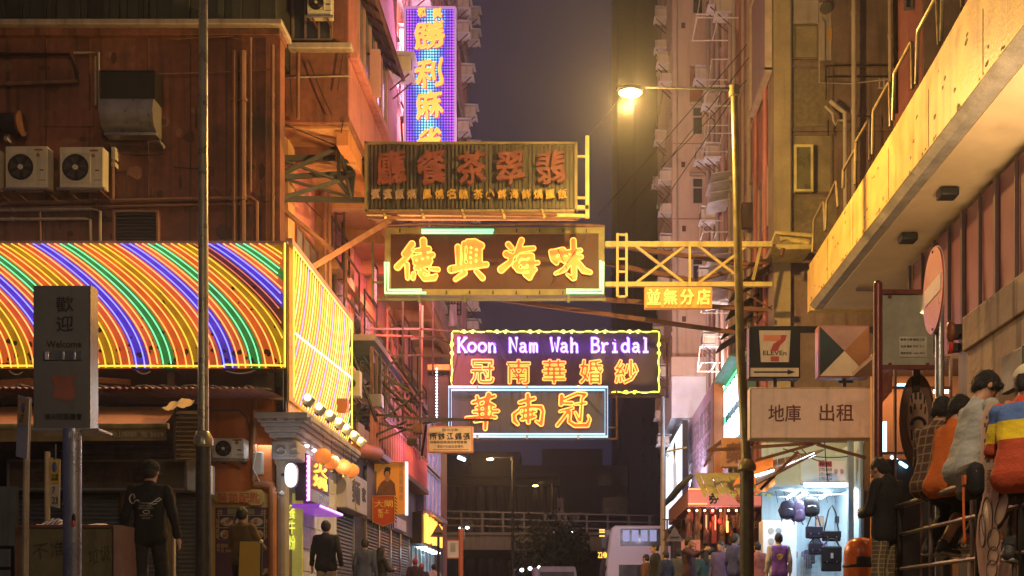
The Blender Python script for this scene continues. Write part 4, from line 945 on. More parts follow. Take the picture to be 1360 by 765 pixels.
# green neon sign on the right and its white characters
XG = 4.62
t = T('green_edged_sign', 'box sign with mint green edge tubes and bright white vertical character strokes', 'neon sign', (XG, 31.5, 5.2))
MB().box(XG+.08, XG+.4, 31.5, 35.2, 5.0, 7.15).build('sign_box', mat('teal_box', (.08,.16,.2), .5), t, smooth=False)
for pts in (((31.5,5.0),(31.5,7.15)),((31.5,7.15),(35.2,7.15)),((31.5,5.0),(35.2,5.0)),((35.2,5.0),(35.2,7.15))): MB().tube([(XG+.02, pts[0][0], pts[0][1]), (XG+.02, pts[1][0], pts[1][1])], .035, 6).build('border_tube', gT, t)
MB().hexa([(XG-.35,31.4,7.3),(XG-.35,35.3,7.3),(XG+.4,35.3,7.2),(XG+.4,31.4,7.2),(XG-.35,31.4,7.35),(XG-.35,35.3,7.35),(XG+.4,35.3,7.5),(XG+.4,31.4,7.5)]).build('hood', mat('mint_hood', (.3,.6,.5), .5), t)
wT = glow('neon_cool_white', (.62,.8,1.0), 3.2)
for i in range(4):
    for z0 in (5.2, 6.2):
        y_ = 32.1+i*.85; g = MB()
        for o_ in (-.2, 0, .2): g.tube([(XG-.03, y_+o_, z0), (XG-.03, y_+o_, z0+.75)], .03, 6)
        for z_ in (z0+.1, z0+.4, z0+.68): g.tube([(XG-.03, y_-.26, z_), (XG-.03, y_+.26, z_)], .025, 6)
        g.build('character', wT, t)
area('neon_glow', (XG-.4, 33.3, 6), (XG-5, 33.3, 5.5), 3, 60, (.6,.85,1), t, 1.6)
# large ad panel side
t = T('side_advert', 'long pale advert board with grey lettering seen at a steep angle under the beige tower', 'billboard', (4.3, 39, 5))
MB().box(4.3, 4.55, 35.2, 43.2, 4.5, 7.4).build('board', mat('lilac_board', (.55,.42,.55), .4, 0, .1, .6, .05), t, smooth=False)
MB().box(4.27, 4.56, 35.0, 35.19, 4.4, 7.45).build('end_panel', mat('orange_end', (.7,.2,.06), .5), t, smooth=False)
flat_text('lettering', '金行珠寶玉器\n中西名表禮品', (4.295, 39.2, 6.0), 6.4, 2.0, mat('advert_grey', (.3,.26,.3), .6), t, .01, .01, right=(0,-1,0))
area('advert_fill', (3.4, 38, 4.4), (4.6, 39.3, 6.4), 4, 160, (.85,.72,1), t, .3)  # light added to brighten the pale advert board, no fixture
area('tower_fill', (4.15, 37.5, 7.8), (4.9, 42.5, 15), 2.5, 260, (1,.82,.72), t, .3)  # added light that lifts the tower front and its air conditioners
# lit LED poster far
t = T('lit_poster', 'bright white lit poster with a dark haired figure, low down beyond the pawn sign', 'billboard', (3.9, 41.5, 4))
MB().box(3.9, 4.1, 41.4, 49, 3.6, 7.2).build('lightbox', dark, t, smooth=False)
MB().box(3.885, 3.899, 41.5, 48.9, 3.7, 7.1).build('screen', glow('screen_white', (.72,.86,1.0), 1.5), t, smooth=False)
fgm = mat('print_skin', (.5,.33,.25), .5, 0, .1, 2, 0, emis=.5); g = MB().ext([(3.88,y_,z_) for y_, z_ in ((43.2,4.6),(45.2,4.6),(44.9,5.4),(45.1,6.0),(44.4,6.2),(44.0,6.1),(43.6,5.8))], (-.004,0,0)); g.build('printed_figure', mat('print_pale', (.6,.6,.66), .5, emis=.7, var=.05), t, smooth=False)
MB().ball((3.88,44.4,6.45), .006, .45, .33).build('printed_head', fgm, t); MB().ball((3.876,44.5,6.6), .006, .5, .26).build('printed_hair', black, t)
# ---------------- red roofed stall row with the pink sign ----------------
dS = 30.0
t = T('corner_shop', 'red lit corner shop with tiled eaves and a pink signboard above the crowd', 'shop', P(960,812,dS))
xs0 = P(915, 0, dS).x; zsa, zsb = P(0, 672, dS).z, P(0, 648, dS).z
MB().box(xs0, P(1012,0,dS).x, dS, dS+.3, zsa, zsb).build('signboard', mat('pink_sign', (.75,.30,.36), .5, 0, .08, 2, 0, emis=.28, ec=(.85,.28,.32)), t, bevel=.01)
flat_text('character', '券', P(948, 661, dS-.02), 13*dS/F, 17*dS/F, black, t, .03, wk=.1)
MB().cyl(P(981,659,dS-.02), P(981,659,dS), .19, n=18).build('emblem', mat('emblem_red', (.45,.08,.08), .5), t); flat_text('character', '昌', P(981,659,dS-.03), .17, .2, mat('pink_sign'if 0 else 'emblem_pale', (.8,.45,.45), .5), t, .01)
MB().box(xs0, xs0+.25, dS+.31, 36.6, zsa, zsb).build('side_fascia', mat('terracotta_fascia', (.45,.14,.07), .6, 0, .2, 2, .1, streak=.3), t, smooth=False)
tl = MB().tube([(0,0,0),(-.34,0,-.28)], .07, 6).mesh('eave_tile', mat('eave_tile_green', (.06,.09,.08), .4, 0, .2, 4, .1, rnd=.3))
for i in range(26): place('eave_tile', tl, (xs0+.1, dS+.2+i*.25, zsb+.36), t)
for z_ in (zsa+.05, zsb-.04): MB().tube([(xs0-.02, dS-.05, z_), (xs0-.02+.5, dS-.05, z_)], .02, 6).build('accent_tube', glow('accent_orange', (1,.3,.06), 2.2), t)
MB().box(xs0+.3, 9, dS+.9, dS+1.1, 0, zsa).build('back_wall', mat('shop_maroon', (.09,.035,.03), .6, 0, .3, 1.5, .2), t, smooth=False)
rr = random.Random(9)
for i in range(9): MB().pb(912+i*11, 680+rr.random()*6, 919+i*11, 722, dS+.75, .1).build('shelf_goods', mat('goods_'+str(i%3), ((.35,.08,.05),(.25,.16,.08),(.12,.06,.05))[i%3], .5, 0, .4, 6), t, bevel=.01)
for x_ in (938, 950, 965): MB().tube([P(x_,684,dS+.6), P(x_,704,dS+.6)], .02, 6).build('red_tube', glow('lamp_red', (1,.2,.06), 1.5), t)
MB().tube([P(966,692,dS+.5), P(966,707,dS+.5)], .03, 6).build('amber_tube', glow('lamp_amber', (1,.5,.1), 2.5), t)
flat_text('lettering', '珠寶金飾', P(985,693,dS+.7), 1.2, .4, mat('lettering_tan', (.4,.25,.15), .5), t, .01)
point('shop_lamp', P(950,690,dS+.2), 14, (1,.3,.15), t)
MB().pb(905, 717, 930, 745, dS+.5, .1).build('menu_board', mat('salmon_board', (.6,.25,.2), .6, emis=.12), t, smooth=False); flat_text('lettering', '今日\n金價', P(917,731,dS+.49), .35, .4, mat('ink_red', (.4,.05,.04), .6), t, .01)
g = MB()
for x_ in (886, 905, 925): g.bar(P(x_,690,33), P(x_,765,33), .05)
for y_ in (690, 704, 717): g.bar(P(880,y_,33), P(940,y_,33), .035)
g.build('barrier_rack', rust, t)
# yellow awning + orange tarp
t = T('yellow_awning', 'yellow green fabric awning with a scalloped edge above the pink signboard', 'awning', P(970,650,28))
for i in range(12):
    xa_, xb_ = P(927+i*7.6, 0, 28).x, P(927+(i+1)*7.6, 0, 28).x
    za_ = P(0, 655, 27.4).z+.05*math.sin(i*2.2); MB().add([(xa_,27.2,za_),(xb_,27.2,za_),(xb_,29,P(0,628,29).z),(xa_,29,P(0,628,29).z),((xa_+xb_)/2,27.2,za_-.12)], [(0,1,2,3),(0,4,1)]).build('fabric_panel', mat('awning_lime', (.42,.38,.10), .8, 0, .2, 2, .2, streak=.3, grime=.2), t, smooth=False)
t = T('orange_tarpaulin', 'crumpled orange tarpaulin hanging by the lamp post under a slanting roof', 'tarpaulin', P(1010,640,24))
def cloth(name, corners, nu, nv, amp, m, parent, seed=0):
    r_ = random.Random(seed); A_, B_, C_, D_ = map(V, corners); vs = []; fs = []; ph = [r_.random()*6 for _ in range(6)]
    for j in range(nv+1):
        for i in range(nu+1):
            u, v = i/nu, j/nv; p = A_.lerp(B_, u).lerp(D_.lerp(C_, u), v); nn = (B_-A_).cross(D_-A_).normalized()
            p = p+nn*amp*(math.sin(u*9+ph[0]+v*2)*.6+math.sin(u*21+ph[1])*.3+math.sin(v*8+ph[2])*.4); vs.append(p)
    for j in range(nv):
        for i in range(nu): a = j*(nu+1)+i; fs.append((a, a+1, a+nu+2, a+nu+1))
    g = MB().add(vs, fs); return g.build(name, m, parent, ang=1.2)
tarp = mat('tarp_orange', (.60,.20,.04), .6, 0, .25, 3, .2, streak=.2, grime=.3)
cloth('sheet', (P(973,645,24), P(1028,636,24), P(1026,600,25), P(985,630,25)), 16, 8, .05, tarp, t, 1)
cloth('sheet', (P(1000,660,23.6), P(1030,645,23.6), P(1029,625,24), P(1006,640,24)), 12, 6, .04, tarp, t, 2)
t = T('medicine_sign', 'amber brown box sign with one large character beside the lamp post', 'sign', P(975,620,27))
MB().pb(959, 581, 996, 620, 27, .3).build('box', mat('amber_box', (.42,.2,.08), .5, 0, .15, 3, .1, streak=.4, emis=.05), t, bevel=.02); flat_text('character', '藥', P(978,601,26.98), .5, .5, mat('brown_ink', (.16,.06,.03), .6), t, .02, wk=.1)
g = MB(); g.bar(P(940,600,27.2), P(960,585,27.2), .08).bar(P(935,620,27.2), P(952,590,27.2), .05); g.build('arm', rust, t)
g = MB(); t = T('slanting_roof', 'slanting patched tin roof over the bag stall, right of the lamp post', 'roof', P(1050,600,24.5))
for i in range(9): a_ = lerp(0, 1, i/9); MB().hexa([P(1003+i*10,618-i*2.2,25.5), P(1012+i*10,616-i*2.2,25.5), P(1014+i*10,640-i*5.2,23.2), P(1004+i*10,645-i*5.2,23.2)]+[p+V((0,0,.03)) for p in (P(1003+i*10,618-i*2.2,25.5), P(1012+i*10,616-i*2.2,25.5), P(1014+i*10,640-i*5.2,23.2), P(1004+i*10,645-i*5.2,23.2))]).build('roof_sheet', mat('roof_sheet_brown', (.13,.08,.06), .7, .2, .3, 4, .2, rnd=.4), t, smooth=False)
for q in (((1003,612),(1080,590)),((940,598),(1090,588)),((1010,650),(1060,600)),((1085,590),(1150,608))): MB().bar(P(*q[0],23.3), P(*q[1],23.3), .06).build('beam', rust, t)

# ---------------- bag stall ----------------
dK = 26.0
t = T('bag_stall', 'bag stall lit by cold white tubes with pale blue walls, behind the crowd', 'shop', P(1070,812,dK))
cw = mat('pale_cyan_wall', (.45,.58,.62), .6, 0, .1, 1, .1, streak=.25, grime=.15)
MB().pb(1012, 588, 1142, 812, dK+1.8, .1).build('back_wall', cw, t, smooth=False)
MB().box(P(1132,0,dK).x, P(1132,0,dK).x+.12, dK-.6, dK+1.79, 0, P(0,588,dK).z).build('side_wall', cw, t, smooth=False)
MB().box(P(1012,0,dK).x, P(1130,0,dK).x, dK-.2, dK+1.79, P(0,648,dK).z, P(0,645,dK).z).build('shelf_ceiling', cw, t, smooth=False)
MB().pb(1064, 604, 1132, 646, dK-.1, .1).build('upper_wall', cw, t, smooth=False)
MB().pb(1127, 585, 1134, 812, dK-.7, .12).pb(1143, 585, 1146, 812, dK-.7, .12).build('door_post', mat('dull_post', (.2,.26,.3), .5), t, smooth=False)
MB().pb(1013, 691, 1058, 812, dK+.8, .6).build('white_cabinet', mat('cabinet_white', (.7,.74,.8), .4, 0, .08, 1, 0), t, bevel=.02)
for i, (x_, y_) in enumerate(((1024,705),(1034,705),(1024,719),(1034,719))): MB().cyl(P(x_,y_,dK+.79), P(x_,y_,dK+.78), .075, n=14).build('round_sticker', mat('sticker', (.4,.42,.42), .6), t)
fl = glow('fluorescent', (.78,.88,1.0), 9.0)
MB().tube([P(1068,644,dK-.5), P(1124,644,dK-.5)], .045, 8).build('fluorescent_tube', fl, t)
MB().pb(1066, 638, 1126, 641, dK-.6, .2).build('tube_fitting', white, t, smooth=False)
for a_, b_ in (((1038,623),(1056,614)),((1058,614),(1082,603)),((1003,632),(1028,625)),((1040,582),(1062,581.5)),((1064,582),(1085,581)),((1090,581),(1122,580.5))): MB().tube([P(*a_,dK-2.2), P(*b_,dK-2.2)], .03, 8).build('fluorescent_tube', fl, t)
for x_ in (1046, 1060, 1090): MB().tube([P(x_,661,dK+.3), P(x_+13,653,dK+1.2)], .04, 8).build('fluorescent_tube', fl, t)
area('tube_light', P(1096,648,dK-.4), P(1090,812,dK+.3), 1.1, 60, (.72,.84,1), t, .3)
area('tube_light', P(1075,650,dK+.4), P(1060,800,dK+1.2), 1.4, 90, (.6,.78,1), t, .4)
area('tube_light', P(1060,612,dK-2), P(1090,640,dK), 1.0, 10, (.75,.85,1), t, .2)
area('tube_light', P(1060,640,dK-2.3), P(1000,740,dK-1), 1.4, 34, (.7,.82,1), t, .3)
MB().pb(1086, 612, 1123, 641, dK-.115, .012).build('poster', mat('poster_white', (.62,.62,.66), .6, 0, .05, 3, 0), t, smooth=False)
MB().pb(1087, 612.5, 1105, 620, dK-.12, .004).build('poster_header', mat('poster_red', (.65,.10,.12), .6), t, smooth=False)
flat_text('lettering', '報税', P(1096,616.3,dK-.122), 16*dK/F, 6*dK/F, black, t, .02); flat_text('lettering', '2770 6018\n2771 4482\n2770 6614', P(1096,630,dK-.117), 17*dK/F, 17*dK/F, black, t, .01)
for x_ in (1110, 1118): MB().ball(P(x_,626,dK-.12), .045, .01, .06).build('printed_face', mat('print_mauve', (.4,.3,.42), .6), t)
g = MB(); 
for i in range(5): g.bar(P(1064+i*3, 735, dK-.1), P(1064+i*3, 765, dK-.1), .015)
for i in range(4): g.bar(P(1062,737+i*8,dK-.1), P(1085,737+i*8,dK-.1), .015)
g.build('wire_shelf', galv, t)
bagk = mat('bag_navy', (.03,.03,.075), .6, 0, .3, 6, .4); bagb = mat('bag_black', (.016,.016,.022), .6, 0, .3, 6, .4); bagv = mat('bag_violet', (.22,.17,.36), .6, 0, .3, 6, .3)
def backpack(px, py, w_, h_, m, lab, d=dK-.3):
    c_ = P(px, py, d); s_ = d/F; W, H = w_*s_/2, h_*s_/2; t = T('backpack', lab, 'backpack', (c_.x, d, c_.z-H), 'bags hanging in the bag stall' if 0 else None)
    g = MB(); n1, n2 = 14, 12; vs = []; fs = []
    for i in range(n1+1):
        v = -1+2*i/n1; sh = (1-abs(v)**3.2)**.42 if abs(v) < 1 else 0
        for j in range(n2): a = 2*math.pi*j/n2; cx_, sx_ = math.cos(a), math.sin(a); sq = lambda q: math.copysign(abs(q)**.6, q); vs.append(c_+V((W*sh*sq(cx_)*(1-.12*v), .12*sh*sq(sx_), H*v)))
    for i in range(n1):
        for j in range(n2): fs.append((i*n2+j, i*n2+(j+1)%n2, (i+1)*n2+(j+1)%n2, (i+1)*n2+j))
    g.add(vs, fs).build('body', m, t)
    g = MB(); g.add([V((c_.x+(v.x-c_.x)*.72, c_.y-.09+(v.y-c_.y)*.5, c_.z-H*.35+(v.z-c_.z)*.5)) for v in vs], fs); g.build('front_pocket', m, t)
    MB().tube([c_+V((-.05,0,H*.95)), c_+V((-.04,0,H*1.15)), c_+V((.04,0,H*1.15)), c_+V((.05,0,H*.95))], .012, 6).build('handle', m, t)
    for s in (-1, 1): MB().tube([c_+V((s*W*.5,.1,H*.8)), c_+V((s*W*.9,.2,0)), c_+V((s*W*.6,.1,-H*.9)), c_+V((s*W*.7,.02,-H*1.15))], .018, 6).build('strap', m, t)
    MB().tube([c_+V((-W*.5,-.125,-H*.02)), c_+V((0,-.15,H*.06)), c_+V((W*.5,-.125,-H*.02))], .006, 4).build('zip', galv, t)
backpack(1046, 677, 22, 26, bagk, 'navy backpack hanging leftmost under the white tubes'); backpack(1061, 679, 17, 30, bagv, 'faded violet backpack between two dark ones'); backpack(1077, 673, 23, 28, bagb, 'black backpack hanging third from the left under the tubes')
def satchel(px, py, w_, h_, m, lab, d=dK-.4, st=18):
    c_ = P(px, py, d); s_ = d/F; W, H = w_*s_/2, h_*s_/2; t = T('shoulder_bag', lab, 'bag', (c_.x, d, c_.z-H))
    MB().cen(c_, W*2, .13, H*2).build('body', m, t, bevel=.03); MB().cen(c_+V((0,-.075,H*.3)), W*2.03, .02, H*1.2).build('flap', m, t, bevel=.008)
    MB().tube([c_+V((-W*.8,0,H)), c_+V((-W*.3,0,H+st*s_*.8)), c_+V((W*.1,0,H+st*s_)), c_+V((W*.5,0,H+st*s_*.7)), c_+V((W*.8,0,H))], .018, 6).build('strap', m, t)
    for x_ in (-.5, .5): MB().cen(c_+V((x_*W,-.09,-H*.25)), .03, .01, .04).build('buckle', galv, t)
satchel(1081, 707, 22, 16, bagk, 'navy messenger bag hanging under the black backpack'); satchel(1083, 729, 19, 15, bagk, 'navy shoulder bag hanging lowest, under another messenger bag', st=8)
satchel(1104, 712, 24, 14, bagb, 'black bag with long looped strap beside the messenger bag', st=34); satchel(1104, 742, 26, 34, bagb, 'large black holdall with a paper tag near the ground', dK-.5, 10)
MB().cen(P(1105,738,dK-.62), .06, .01, .12).build('price_tag', white, None); o = bpy.data.objects['price_tag']; tag(o, 'small white paper tag hanging on the large black holdall', 'tag')
MB().bar(P(1035,660,dK-.3), P(1125,656,dK-.3), .03).build('rail', galv, bpy.data.objects['bag_stall'])

# ---------------- raised walkway ----------------
t = T('raised_walkway', 'raised concrete walkway with yellow lit tiled parapet sweeping over the right side', 'walkway', (6.3, 20, 7))
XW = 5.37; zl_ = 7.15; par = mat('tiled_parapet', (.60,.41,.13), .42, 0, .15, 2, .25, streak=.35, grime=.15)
nt2 = par.node_tree; bk = nt2.nodes.new('ShaderNodeTexBrick'); tcb = nt2.nodes.new('ShaderNodeTexCoord'); mpb = nt2.nodes.new('ShaderNodeMapping'); mpb.inputs['Rotation'].default_value = (0, R(90), R(90))
sx_ = nt2.nodes.new('ShaderNodeSeparateXYZ'); cm_ = nt2.nodes.new('ShaderNodeCombineXYZ'); nt2.links.new(tcb.outputs['Object'], sx_.inputs[0]); nt2.links.new(sx_.outputs[1], cm_.inputs[0]); nt2.links.new(sx_.outputs[2], cm_.inputs[1])
nt2.links.new(cm_.outputs[0], bk.inputs['Vector']); bk.inputs['Scale'].default_value = 20; bk.inputs['Brick Width'].default_value = 1; bk.inputs['Row Height'].default_value = 1; bk.offset = 0; bk.inputs['Mortar Size'].default_value = .08
for l_ in list(nt2.links):
    if l_.to_node.type == 'BUMP': bmpn = l_.to_node
bp2 = nt2.nodes.new('ShaderNodeBump'); bp2.inputs['Strength'].default_value = .35; bp2.inputs['Distance'].default_value = .004; bp2.invert = True; nt2.links.new(bk.outputs['Fac'], bp2.inputs['Height'])
nt2.links.new(bmpn.outputs[0], bp2.inputs['Normal']); nt2.links.new(bp2.outputs[0], nt2.nodes['Principled BSDF'].inputs['Normal'])
ys_ = [26.0, 22, 19, 17, 15.5, 13.5, 11, 8, 4, -6]; zt_ = [8.18, 8.26, 8.36, 8.46, 8.58, 8.62, 8.62, 8.62, 8.62, 8.62]
g = MB(); pr = []
for y_, z_ in zip(ys_, zt_): pr.append([(XW,y_,zl_+.1),(XW,y_,z_),(XW+.16,y_,z_),(XW+.16,y_,zl_+.1)])
for i in range(len(pr)-1):
    a_, b_ = pr[i], pr[i+1]; g.hexa([a_[0],a_[3],b_[3],b_[0],a_[1],a_[2],b_[2],b_[1]])
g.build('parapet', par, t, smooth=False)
cg = mat('weathered_edge', (.30,.26,.22), .85, 0, .3, 3, .8, grime=.5)
MB().hexa([(XW+.02,-6,zl_+.098),(XW+.02,26,zl_+.098),(XW+.5,26,zl_+.098),(XW+.5,-6,zl_+.098)]+[(XW+.02,-6,zl_+.097),(XW+.02,26,zl_+.097),(XW+.5,26,zl_+.097),(XW+.5,-6,zl_+.097)]).build('edge_strip', cg, t, smooth=False)
MB().ext([(XW+.01,26,zl_+.09),(XW+.12,26,zl_-.0),(XW+.3,26,zl_-.0),(XW+.3,26,zl_+.09)], (0,-32,0)).build('chamfer', cg, t, smooth=False)
MB().box(XW+.17, 7.5, -6, 26, zl_+.1, zl_+.4).build('deck', conc, t, smooth=False)
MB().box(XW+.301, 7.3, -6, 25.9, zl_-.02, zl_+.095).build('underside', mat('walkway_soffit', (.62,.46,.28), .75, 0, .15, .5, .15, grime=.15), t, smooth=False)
MB().box(7.301, 7.5, -6, 26, zl_-.25, zl_+.095).build('far_edge', cg, t, smooth=False)
MB().box(XW+.01, 7.5, 26.001, 26.25, zl_-.02, 8.1).build('end_wall', par, t, smooth=False)
hoops = [((1079,334),(1081,292),(1094,267),(1096,307)),((1096.5,305),(1097.6,269),(1110.6,240),(1113,275)),((1119.7,250),(1120,226),(1136,198),(1136,245)),((1136.5,215),(1137,188),(1155,157),(1155.5,213)),((1159,205),(1160,147),(1181.5,108),(1183,168)),((1186,160),(1188,97),(1211,54),(1212,118)),((1217,112),(1219,41),(1244,-6),(1247,60)),((1250,55),(1252,-16),(1276,-60),(1278,10))]
rm = mat('olive_handrail', (.30,.23,.12), .4, .3, .25, 5, .1, streak=.3)
for h_ in hoops:
    q = [PX(x_, y_, XW+.08) for x_, y_ in h_]; a_, b_, c_, e_ = q
    pts = [a_, a_.lerp(b_, .93), b_+(c_-b_)*.04, c_-(c_-b_)*.05, c_+(e_-c_)*.05, e_]; MB().tube(pts, .032, 8).build('handrail', rm, t)
for y_, z_ in ((20.5,0),(18.3,0)):
    MB().box(XW+.55, XW+.85, y_, y_+.3, zl_-.2, zl_-.06).build('floodlight', black, t, bevel=.03)
MB().box(XW+.6, XW+1.1, 24.0, 24.1, zl_-.12, zl_-.06).build('bracket', conc, t)

# ---------------- lamp posts ----------------
sod = (1.0,.57,.14)
def streetlamp(x, y, h, arm, lab, power, base=True, lit=True, col_=sod, s_=1.0, lean=0, bh=None, name='street_lamp', group=None, m=ylpole, hs=1, lamp_s=30):
    t = T(name, lab, 'street lamp', (x, y, .1), group); bh = bh or 2.85*s_
    MB().tube([(x,y,.1),(x,y,bh)], [.135*s_,.13*s_], 14).build('base', mat('dark_base_paint', (.05,.045,.035), .45, .2, .4, 8, .2), t, ang=.8)
    MB().tube([(x,y,bh),(x,y,bh+.1),(x+lean*.5,y,h*.5),(x+lean,y,h)], [.1*s_,.095*s_,.085*s_,.065*s_], 14).build('post', m, t, ang=.8)
    MB().lathe((x,y,bh-.05), [(.135*s_,0),(.17*s_,.03),(.17*s_,.12),(.11*s_,.22)], 14).build('collar', m, t); MB().lathe((x,y,.1), [(.22*s_,0),(.22*s_,.08),(.15*s_,.14)], 14).build('foot', m, t)
    hx = x+lean+arm; MB().tube([(x+lean,y,h-.18),(x+lean,y,h+.02)], .10, 12).build('cap', m, t)
    MB().tube([(x+lean,y,h-.05),(x+lean+arm*.25,y,h-.03),(x+lean+arm*.85,y,h+.0)], [.045,.025,.016], 8).build('arm', black, t)
    MB().ball((hx,y,h-.03), .30*hs, .16*hs, .09*hs).build('lamp_head', dark, t)
    if lit:
        MB().ball((hx,y,h-.10), .24*hs, .15*hs, .075*hs).build('lamp_glass', glow('sodium_glass_'+str(lamp_s), (1.0,.72,.22), lamp_s), t)
        if power: point('lamp_light', (hx, y, h-.32), power, col_, t, .12)
    return t
pR = P(992, 812, 21)
streetlamp(pR.x, 21, P(0,116,21).z, -1.93, 'tall street lamp with glowing yellow head arching over the street, right of centre', 3200, lean=P(975,0,21).x-pR.x, lamp_s=24, hs=.9)
pL = P(270, 812, 15.5)
t_ = streetlamp(pL.x, 15.5, 11.6, -1.9, 'tall grey lamp post crossing the rainbow sign, its head above the frame', 200, lean=0, m=mat('lamp_post_silver', (.34,.31,.22), .3, .5, .2, 4, .1, streak=.2), s_=.78, bh=2.5)
# lamps behind the camera that light the street fronts; the low one is added
streetlamp(4.5, -4.0, 10.5, -1.9, 'street lamp on the near right pavement behind the viewer', 300, col_=(1,.74,.46))
streetlamp(4.4, 4.4, 5.6, -2.3, 'low added lamp just outside the frame, brightening the near right foreground', 750, col_=(1,.72,.44))  # unseen lamp added to brighten the wall, signs and people at right
streetlamp(-6.5, 2.0, 8.5, 1.9, 'street lamp on the near left pavement behind the viewer', 230, col_=(1,.72,.44))
streetlamp(P(681,0,55).x, 55, P(0,607,55).z, -1.1, 'distant street lamp, the taller of the two before the flyover', 420, m=dark, lamp_s=24, hs=.7, s_=.8)
streetlamp(P(734,0,72).x, 72, P(0,643,72).z, -1.1, 'distant street lamp, the shorter one beside the flyover', 90, m=dark, lamp_s=24, hs=.7, s_=.8)

# ---------------- right foreground signs ----------------
t = T('hanging_rail', 'long horizontal steel bar from which the signs hang beside the lamp post', 'rail', P(1080,440,19.5))
MB().bar(P(993,436,19.5), P(1162,437,19.5), .07).build('bar', dark, t); MB().bar(P(993,440,19.3), P(1162,441,19.3), .04).build('bar', dark, t)
def lightbox(px0, py0, px1, py1, d, name, lab, face, edge=dark, cat='sign', dep=.28):
    t = T(name, lab, cat, P((px0+px1)/2, py1, d)); MB().pb(px0, py0, px1, py1, d, dep).build('sign_box', edge, t, bevel=.015)
    MB().pb(px0+2, py0+2, px1-2, py1-2, d-.008, .007).build('face', face, t, smooth=False); return t
navy = mat('sign_navy', (.008,.018,.035), .6, 0, .2, 2, 0); cream = mat('sign_cream', (.66,.48,.26), .5, 0, .2, 2, .05, streak=.4, emis=.16, ec=(.95,.62,.28))
s7 = lightbox(995, 433, 1063, 502, 19, 'convenience_store_sign', 'square dark sign with an orange figure seven logo and an arrow pointing right', navy)
d = 18.985
MB().ext([P(1008,439,d), P(1050,439,d), P(1047.5,481,d), P(1010.5,481,d)], (0,-.01,0)).build('logo_panel', cream, s7, smooth=False)
org = mat('logo_orange', (.65,.18,.05), .5, emis=.3); red = mat('logo_red', (.45,.05,.03), .5, emis=.25)
MB().ext([P(1014,445,d-.012), P(1037,445,d-.012), P(1037,453,d-.012), P(1014,453,d-.012)], (0,-.006,0)).build('logo_bar', org, s7, smooth=False)
cv_ = [(1037,445),(1045,445),(1043,452),(1036,459),(1033,466),(1023,466),(1027,457),(1034,452),(1037,451)]
MB().ext([P(x_,y_,d-.019) for x_, y_ in cv_], (0,-.006,0)).build('logo_sweep', red, s7, smooth=False)
MB().ext([P(1023.5,473.5,d-.012), P(1034.5,473.5,d-.012), P(1034.5,480,d-.012), P(1023.5,480,d-.012)], (0,-.006,0)).build('logo_foot', red, s7, smooth=False)
flat_text('lettering', 'ELEVEn', P(1029,468.8,d-.012), 31*d/F, 6*d/F, mat('logo_green', (.02,.05,.03), .5), s7, .025)
MB().pb(997, 488.5, 1061, 500, d-.004, .01).build('arrow_panel', cream, s7, smooth=False)
MB().ext([P(x_,y_,d-.008) for x_, y_ in ((1001,493.2),(1046,493.2),(1046,491),(1056,494.2),(1046,497.4),(1046,495.2),(1001,495.2))], (0,-.006,0)).build('arrow', black, s7, smooth=False)
MB().bar(P(1029,502,19.15), P(1029,514,19.15), .06).build('connector', dark, s7)
s8 = lightbox(1087, 432, 1155, 501, 18.8, 'geometric_sign', 'square sign of four coloured triangles beside the arrow sign', cream, mat('pink_edge', (.4,.16,.16), .4))
d = 18.785; C_ = (1121.5, 466)
for nm, pts, m_ in (('left_triangle', ((1089,434),C_,(1089,499)), mat('teal_dark', (.015,.05,.07), .4)), ('right_triangle', ((1153,434),(1153,499),C_), mat('brown_orange', (.36,.14,.04), .4, emis=.12)), ('top_triangle', ((1089,434),(1153,434),C_), mat('dull_copper', (.42,.22,.14), .4, emis=.15))):
    MB().ext([P(x_,y_,d) for x_, y_ in pts], (0,-.006,0)).build('triangle', m_, s8, smooth=False)
MB().bar(P(1121,501,18.95), P(1121,514,18.95), .06).bar(P(1113,507,18.95), P(1133,507,18.95), .04).build('connector', dark, s8)
cream2 = mat('rental_face', (.58,.39,.26), .5, 0, .25, 1.0, .05, streak=.4, grime=.1, emis=.2, ec=(.95,.52,.26))
s9 = lightbox(996, 514, 1158, 583, 18.3, 'rental_sign', 'wide cream lightbox sign with four brown characters above the bag stall', cream2, yelst)
flat_text('lettering', '地庫', P(1042,549,18.28), 43*18.3/F, 23*18.3/F, mat('rental_ink', (.18,.03,.02), .5), s9, .018); flat_text('lettering', '出租', P(1111,548,18.28), 45*18.3/F, 23*18.3/F, mat('rental_ink', (.18,.03,.02), .5), s9, .018)
# board between red posts
dN = 13.0
t = T('notice_board', 'blank weathered metal board between red brown posts with one small paper notice', 'notice board', P(1166,812,dN))
redp = mat('red_brown_post', (.20,.045,.035), .35, .2, .2, 4, .1, streak=.3)
MB().cyl(P(1166,830,dN), P(1166,379,dN), .052, n=14).ball(P(1166,378,dN), .052).build('post', redp, t)
for y_ in (388, 488): MB().bar(P(1168,y_,dN), P(1242,y_,dN), .05).build('crossbar', redp, t)
MB().pb(1171, 391, 1240, 486, dN+.01, .02).build('panel', mat('weathered_panel', (.40,.37,.26), .45, .2, .2, 2, .1, streak=.35, grime=.35), t, bevel=.004)
MB().pb(1194, 447, 1231, 474, dN-.002, .006).build('paper_notice', mat('notice_paper', (.62,.56,.42), .7), t, smooth=False)
for i, s in enumerate(('專業水喉 電話工程', '地磚 牆紙 批灰 木工', '渠務查詢: 6683 9971')): flat_text('lettering', s, P(1212,451+i*9,dN-.003), 32*dN/F, 3.4*dN/F, black, t, .01, .002)
for x_ in (1182, 1232):
    for y_ in (393, 484): MB().cyl(P(x_,y_,dN), P(x_,y_,dN-.02), .022, n=8).build('bolt', rust, t)
